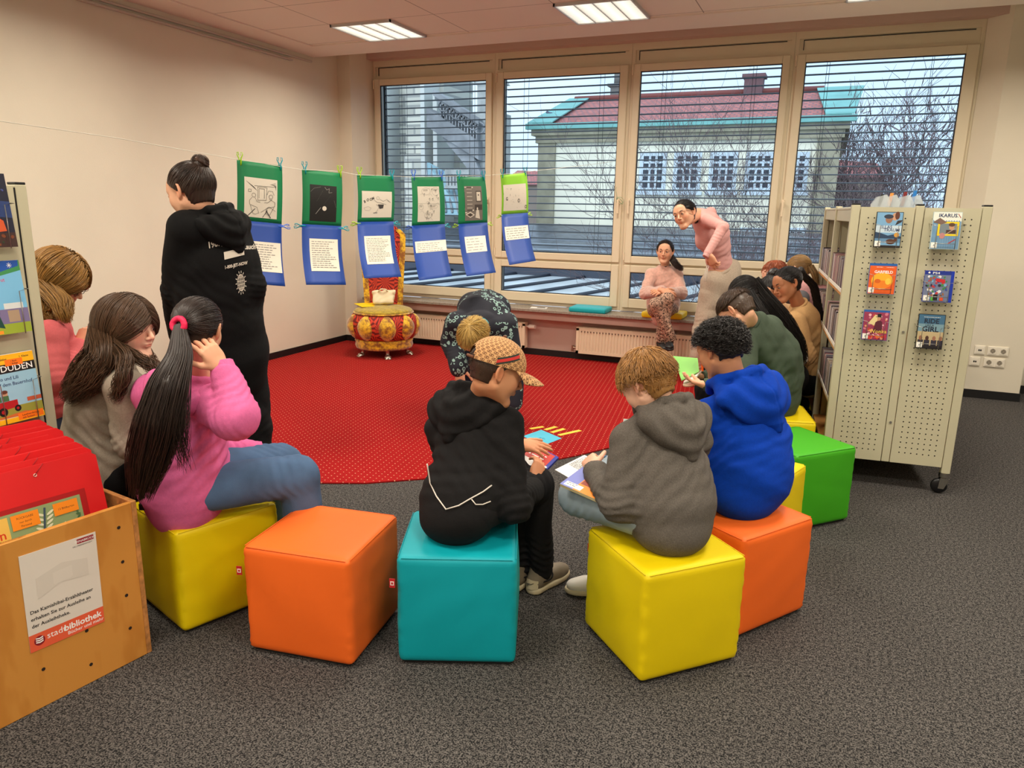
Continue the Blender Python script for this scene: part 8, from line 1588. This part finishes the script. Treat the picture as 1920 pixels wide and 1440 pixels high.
# --- blonde woman with glasses ------------------------------------------------------------------------
def blonde_woman():
    root = person('blonde woman with glasses in a coral pink jacket looking down at the left edge', (-3.5, 2.5, .42)); fw = nrm(A(.9, .45, 0)); rt_ = A(fw[1], -fw[0], 0); pel = P(112, 800, 3.62)
    J = dict(pel=pel, ch=P(92, 680, 3.52), nk=P(92, 595, 3.42), hL=pel-rt_*.09, hR=pel+rt_*.09, sL=P(105, 622, 3.62), sR=P(98, 628, 3.28), eR=P(108, 710, 3.26), wR=P(146, 652, 3.50), eL=P(130, 690, 3.7), wL=P(156, 645, 3.62))
    J['kR'] = pel+fw*.43+rt_*.1; J['kL'] = pel+fw*.43-rt_*.1; J['aR'] = A(*J['kR'][:2], .09); J['aL'] = A(*J['kL'][:2], .09); J = full(J)
    H = Hd(P(112, 524, 3.38), P(150, 548, 3.40)-P(112, 524, 3.38), (.3, .1, 1), 1.02)
    skinned(root, H, J, sk_l, [hand(P(150, 645, 3.52), P(163, 615, 3.56)-P(150, 645, 3.52), A(.2, -1, 0), 1, .92, (.5, .6, .6, .6)), hand(J['wL'], fw, A(0, 0, 1), 1, .9)]); face_parts(H, root, (120, 90, 60), look=-.5, glasses=True)
    prof = [(-.1, .16, .13, 0), (.4, .155, .13, 0), (.8, .16, .13, 0), (1.1, .155, .125, 0), (1.5, .135, .10, 0), (1.85, .085, .07, 0)]
    top(root, J, fabric('coral_jacket', (214, 104, 108), noise=.05), prof, (.062, .056, .042), 'jacket', seed=25, amp=.005); pants(root, J, darkj, (.1, .08, .06, .055), seed=6); [shoe(root, J['a'+q], fw, blackm, blackm, 1) for q in 'LR']
    hm = hairmat('blonde', (166, 122, 62)); parts = [cap(H, .012, .55, -.85, -.5, rough=.002, freq=46)]; N = 2200; d0 = rand_dirs(N, lambda d: (d[:, 2] > .1)); d0[:, 0] *= .35; sx = np.sign(d0[:, 0]+1e-3); d1 = np.stack([sx*RNG.uniform(.9, 1.05, N), np.clip(d0[:, 1]*1.1-.15, -1, .35)+RNG.normal(size=N)*.08, RNG.uniform(-.9, -.5, N)], 1); D_ = slerp(d0, d1, np.linspace(0, 1, 16)); Pp = HC+D_*(HR+.014+.016*RNG.uniform(0, 1, (N, 1, 1))); parts.append(strand_mesh(H.w(Pp.reshape(-1, 3)).reshape(Pp.shape), RNG.uniform(.7, 1.3, N)*.0025, tint=rt(N, .6, 1.4), tip=.6))
    for q, (pts, rad, n) in enumerate((([H.p(.07, -.03, -.03), P(112, 565, 3.28), P(120, 590, 3.27), P(128, 604, 3.3)], [.045, .045, .03, .01], 260), ([H.p(.05, -.08, -.02), P(88, 560, 3.32), P(92, 590, 3.32), P(100, 602, 3.3)], [.055, .055, .04, .012], 320), ([H.p(.075, .03, -.02), P(128, 566, 3.3), P(126, 588, 3.3), P(128, 598, 3.3)], [.02, .024, .02, .008], 90), ([H.p(-.07, -.03, -.04), P(110, 570, 3.5), P(120, 592, 3.48)], [.04, .045, .02], 160))): parts.append(flow(pts, rad, n, 18, .0024, .012, 1.8, seed=60+q, length=(.7, 1.02)))
    build_hair(root, hm, parts)
blonde_woman()
# --- standing woman in black hoodie -------------------------------------------------------------------
def black_woman():
    D = 3.45; base = P(412, 700, D); base[2] = 0; root = person('standing woman with a messy bun in a black hoodie with white back print', base)
    pel = P(418, 655, 3.52); J = dict(pel=pel, ch=P(400, 490, 3.36), nk=P(385, 402, 3.28), hL=P(385, 672, 3.52), hR=P(448, 668, 3.58), sL=P(348, 432, 3.18), sR=P(434, 432, 3.42), eL=P(334, 545, 3.36), wL=P(336, 628, 3.62), eR=P(468, 535, 3.42), wR=P(470, 600, 3.6))
    J['kL'] = A(J['hL'][0]+.02, J['hL'][1]+.05, .50); J['kR'] = A(J['hR'][0], J['hR'][1]+.05, .50); J['aL'] = A(J['kL'][0], J['kL'][1], .09); J['aR'] = A(J['kR'][0]+.02, J['kR'][1], .09); J = full(J)
    H = Hd(P(359, 361, 3.20), A(-1.0, -.02, -.34), (-.08, 0, 1), 1.03)
    skinned(root, H, J, sk_l, [hand(P(336, 640, 3.64), A(.1, .2, -1), A(-1, 0, 0), 1, .95), hand(J['wR'], A(-.5, .5, -.2), A(0, .3, 1), -1, .95)], 1.05, rn=.05); face_parts(H, root, (40, 30, 26), look=-.5)
    prof = [(-.25, .195, .17, 0), (0, .205, .18, -.01), (.35, .19, .165, -.015), (.7, .185, .15, -.02), (1.0, .182, .145, -.02), (1.5, .155, .115, -.01), (1.8, .11, .085, 0)]
    bk = fabric('black_sweat', (16, 16, 17), noise=.15); top(root, J, bk, prof, (.082, .070, .052), 'hoodie', seed=27, amp=.007, foldf=6, yoke=.062, collar=False); hood_down(root, J, bk, .14, .145, .145, side=.01, seed=28, nr=.082)
    pants(root, J, blackf, (.125, .10, .085, .075), seed=9, pel=(.20, .17)); [shoe(root, J['a'+q], (-.3, 1), blackm, solew, 1.0) for q in 'LR']
    hm = hairmat('dark_bun', (52, 36, 28)); c = P(375, 310, 3.16); parts = [cap(H, .008, .40, -.70, -.2, rough=.0015, freq=44, seed=3), to_tie(H, nrm(H.l(c[None])[0]-HC), 650, front=.34, nape=-.7, ear=-.15, r=.0020)]
    for k in range(9):
        a = RNG.uniform(0, 6.28); ax = nrm(RNG.normal(size=3)); u = nrm(np.cross(ax, A(0, .3, 1))); w = np.cross(ax, u); R_ = RNG.uniform(.018, .034); parts.append(flow([c+(u*math.cos(a+q)*R_+w*math.sin(a+q)*R_)+A(0, 0, .004*q) for q in np.linspace(0, 5.2, 9)], [.008, .014, .014, .013, .006], 55, 20, .0018, .002, 2, seed=70+k)); parts[-1] = (parts[-1][0], parts[-1][1], parts[-1][2]*(2.6 if k % 2 else 1.4))
    parts.append(ball(c, (.030, .030, .030), None, .006, 60)); build_hair(root, hm, parts)
    # print on the back, wrapped onto the hoodie
    N = torso_nodes(J, prof); hoodie = [o for o in root.children if o.name.startswith('hoodie')][0]; from mathutils.bvhtree import BVHTree
    me = hoodie.data; og = ORG[root.name]; bv = BVHTree.FromPolygons([tuple(np.array(v.co[:])+og) for v in me.vertices], [tuple(p.vertices) for p in me.polygons])
    up = nrm(J['ch']-J['pel']); r_ = nrm(J['sR']-J['sL']); r_ = nrm(r_-up*(r_@up)); bn = nrm(np.cross(r_, up)); bn = bn if bn@(EYE-J['ch']) > 0 else -bn
    def wrap(px, py):
        o = P(px, py, 3.3)
        def fn(a, b, off=0):
            d = nrm(o-EYE); 
            q = o+r_*a+up*b; st_ = q+bn*.6; d2 = nrm(q-EYE); hit = bv.ray_cast(Vector(EYE), Vector(d2)); return (np.array(hit[0])-d2*(.003+off)) if hit[0] is not None else q
        return fn
    m_ = mat('print_white', (214, 204, 190), .8)
    def printed(px, py, build):
        f = Face(wrap(px, py)); build(f); return f
    F_ = []
    F_.append(printed(390, 466, lambda f: f.text(m_, '1987,', 0, 0, .040, 'LEFT', bold=.03, rot=.02))); F_.append(printed(459, 463, lambda f: f.text(m_, '.auch', 0, -.01, .032, 'LEFT', bold=.03, rot=-.15)))
    def bar(f):
        for k in range(8): f.rect(m_, k*.0155, 0, (k+1)*.0155, .034, n=2)
    F_.append(printed(421, 487, bar)); F_.append(printed(421, 503, lambda f: f.text(m_, '1-800-JET-NOW', 0, -.004, .0205, 'LEFT', bold=.035, rot=-.03)))
    def globe(f):
        for k in range(4): f.line(m_, [(.022*math.cos(a)*(k/3-.01), .038*math.sin(a)) for a in np.linspace(0, 6.283, 25)], .0026) if k else f.line(m_, [(0, -.038), (0, .038)], .0026)
        for z in (-.024, -.008, .008, .024): w = .022*math.sqrt(1-(z/.038)**2); f.line(m_, [(-w, z), (w, z)], .0026)
        for k in range(14): a = k*6.283/14; f.line(m_, [(.026*math.cos(a), .045*math.sin(a)), (.032*math.cos(a), .053*math.sin(a))], .004)
    F_.append(printed(452, 530, globe))
    for f in F_: f.build(root, 'back_print')
black_woman()
# --- woman bending down --------------------------------------------------------------------------------
def bending_woman():
    base = P(912, 740, 5.75); base[2] = 0; root = person('woman with blonde hair in a floral dark blouse bending down to the carpet', base)
    J = dict(pel=P(912, 588, 5.75), ch=P(906, 590, 5.32), nk=P(897, 622, 5.12), hL=P(940, 612, 5.85), hR=P(882, 612, 5.85), sL=P(950, 608, 5.22), sR=P(856, 606, 5.22), eR=P(846, 640, 5.30), wR=P(862, 690, 5.20), eL=P(962, 690, 5.30), wL=P(961, 755, 5.32))
    J['kL'] = P(946, 700, 5.80); J['kR'] = P(872, 690, 5.80); J['aL'] = P(948, 772, 5.86); J['aR'] = P(884, 765, 5.90); J['aL'][2] = J['aR'][2] = .09; J = full(J)
    H = Hd(P(891, 632, 4.98), A(-.15, -.25, -1), (-.15, -1, .15), 1.04)
    skinned(root, H, J, sk_l, [hand(P(961, 764, 5.32), A(.05, -.2, -1), A(0, -1, .2), 1, .95, (.2, .2, .2, .3)), hand(J['wR'], A(.2, -.3, -1), A(0, -1, .2), -1, .95)], 1.0)
    prof = [(-.05, .17, .14, 0), (.35, .185, .15, -.02), (.8, .19, .145, -.03), (1.1, .175, .13, -.02), (1.5, .14, .10, 0), (1.8, .09, .07, 0)]
    fl_ = mat('floral_blouse', (24, 28, 44), .75); g = NT(fl_); tc = g.n('ShaderNodeTexCoord'); n1 = g.n('ShaderNodeTexNoise'); n1.inputs['Scale'].default_value = 5.5; n1.inputs['Detail'].default_value = 1; g.l(tc.outputs['Object'], n1.inputs['Vector']); vo = g.n('ShaderNodeTexVoronoi'); vo.inputs['Scale'].default_value = 30; g.l(tc.outputs['Object'], vo.inputs['Vector']); n2 = g.n('ShaderNodeTexNoise'); n2.inputs['Scale'].default_value = 55; g.l(tc.outputs['Object'], n2.inputs['Vector'])
    rg_ = g.m('ADD', vo.outputs['Distance'], g.m('MULTIPLY', g.m('SUBTRACT', n2.outputs['Fac'], .5), .45)); leaf = g.m('MULTIPLY', g.m('GREATER_THAN', rg_, .25), g.m('LESS_THAN', rg_, .42)); msk = g.m('MULTIPLY', leaf, g.m('GREATER_THAN', n1.outputs['Fac'], .47)); g.l(g.mix(msk, lin((22, 25, 40)), lin((150, 184, 178))), g.b.inputs['Base Color'])
    top(root, J, fl_, prof, (.080, .076, .062), 'blouse', seed=29, amp=.007, yoke=.06, collar=False, cuffs=False)
    ax = nrm(J['hd']-J['nk']) if 'hd' in J else A(0, -1, 0); r_ = nrm(J['sR']-J['sL']); r_ = nrm(r_-ax*(r_@ax)); S3 = Sdf(.005); S3.add(tor(J['nk']+A(0, 0, .02)-_f*.0, np.stack([r_, nrm(np.cross(ax, r_)), ax], 1), .078, .075, .012), 0); V, F = S3.mesh(); mesh_np('teal_neckline', V, F, mat('teal_trim', (60, 150, 160), .6), root)
    pants(root, J, darkj, (.12, .085, .075, .07), seed=14, amp=.006, pel=(.17, .14)); [shoe(root, J['a'+q], (0, -1), whiteshoe, solew, .98) for q in 'LR']
    hm = hairmat('blonde_pale', (206, 170, 96)); parts = [cap(H, .016, .50, -.80, -.25, rough=.003, freq=30, amp2=.004), short_strands(H, 800, 1.1, (.014, .026), .45, -.7, -.1, (-.1, -.45, .9), 12, .0026, .12)]; build_hair(root, hm, parts)
bending_woman()
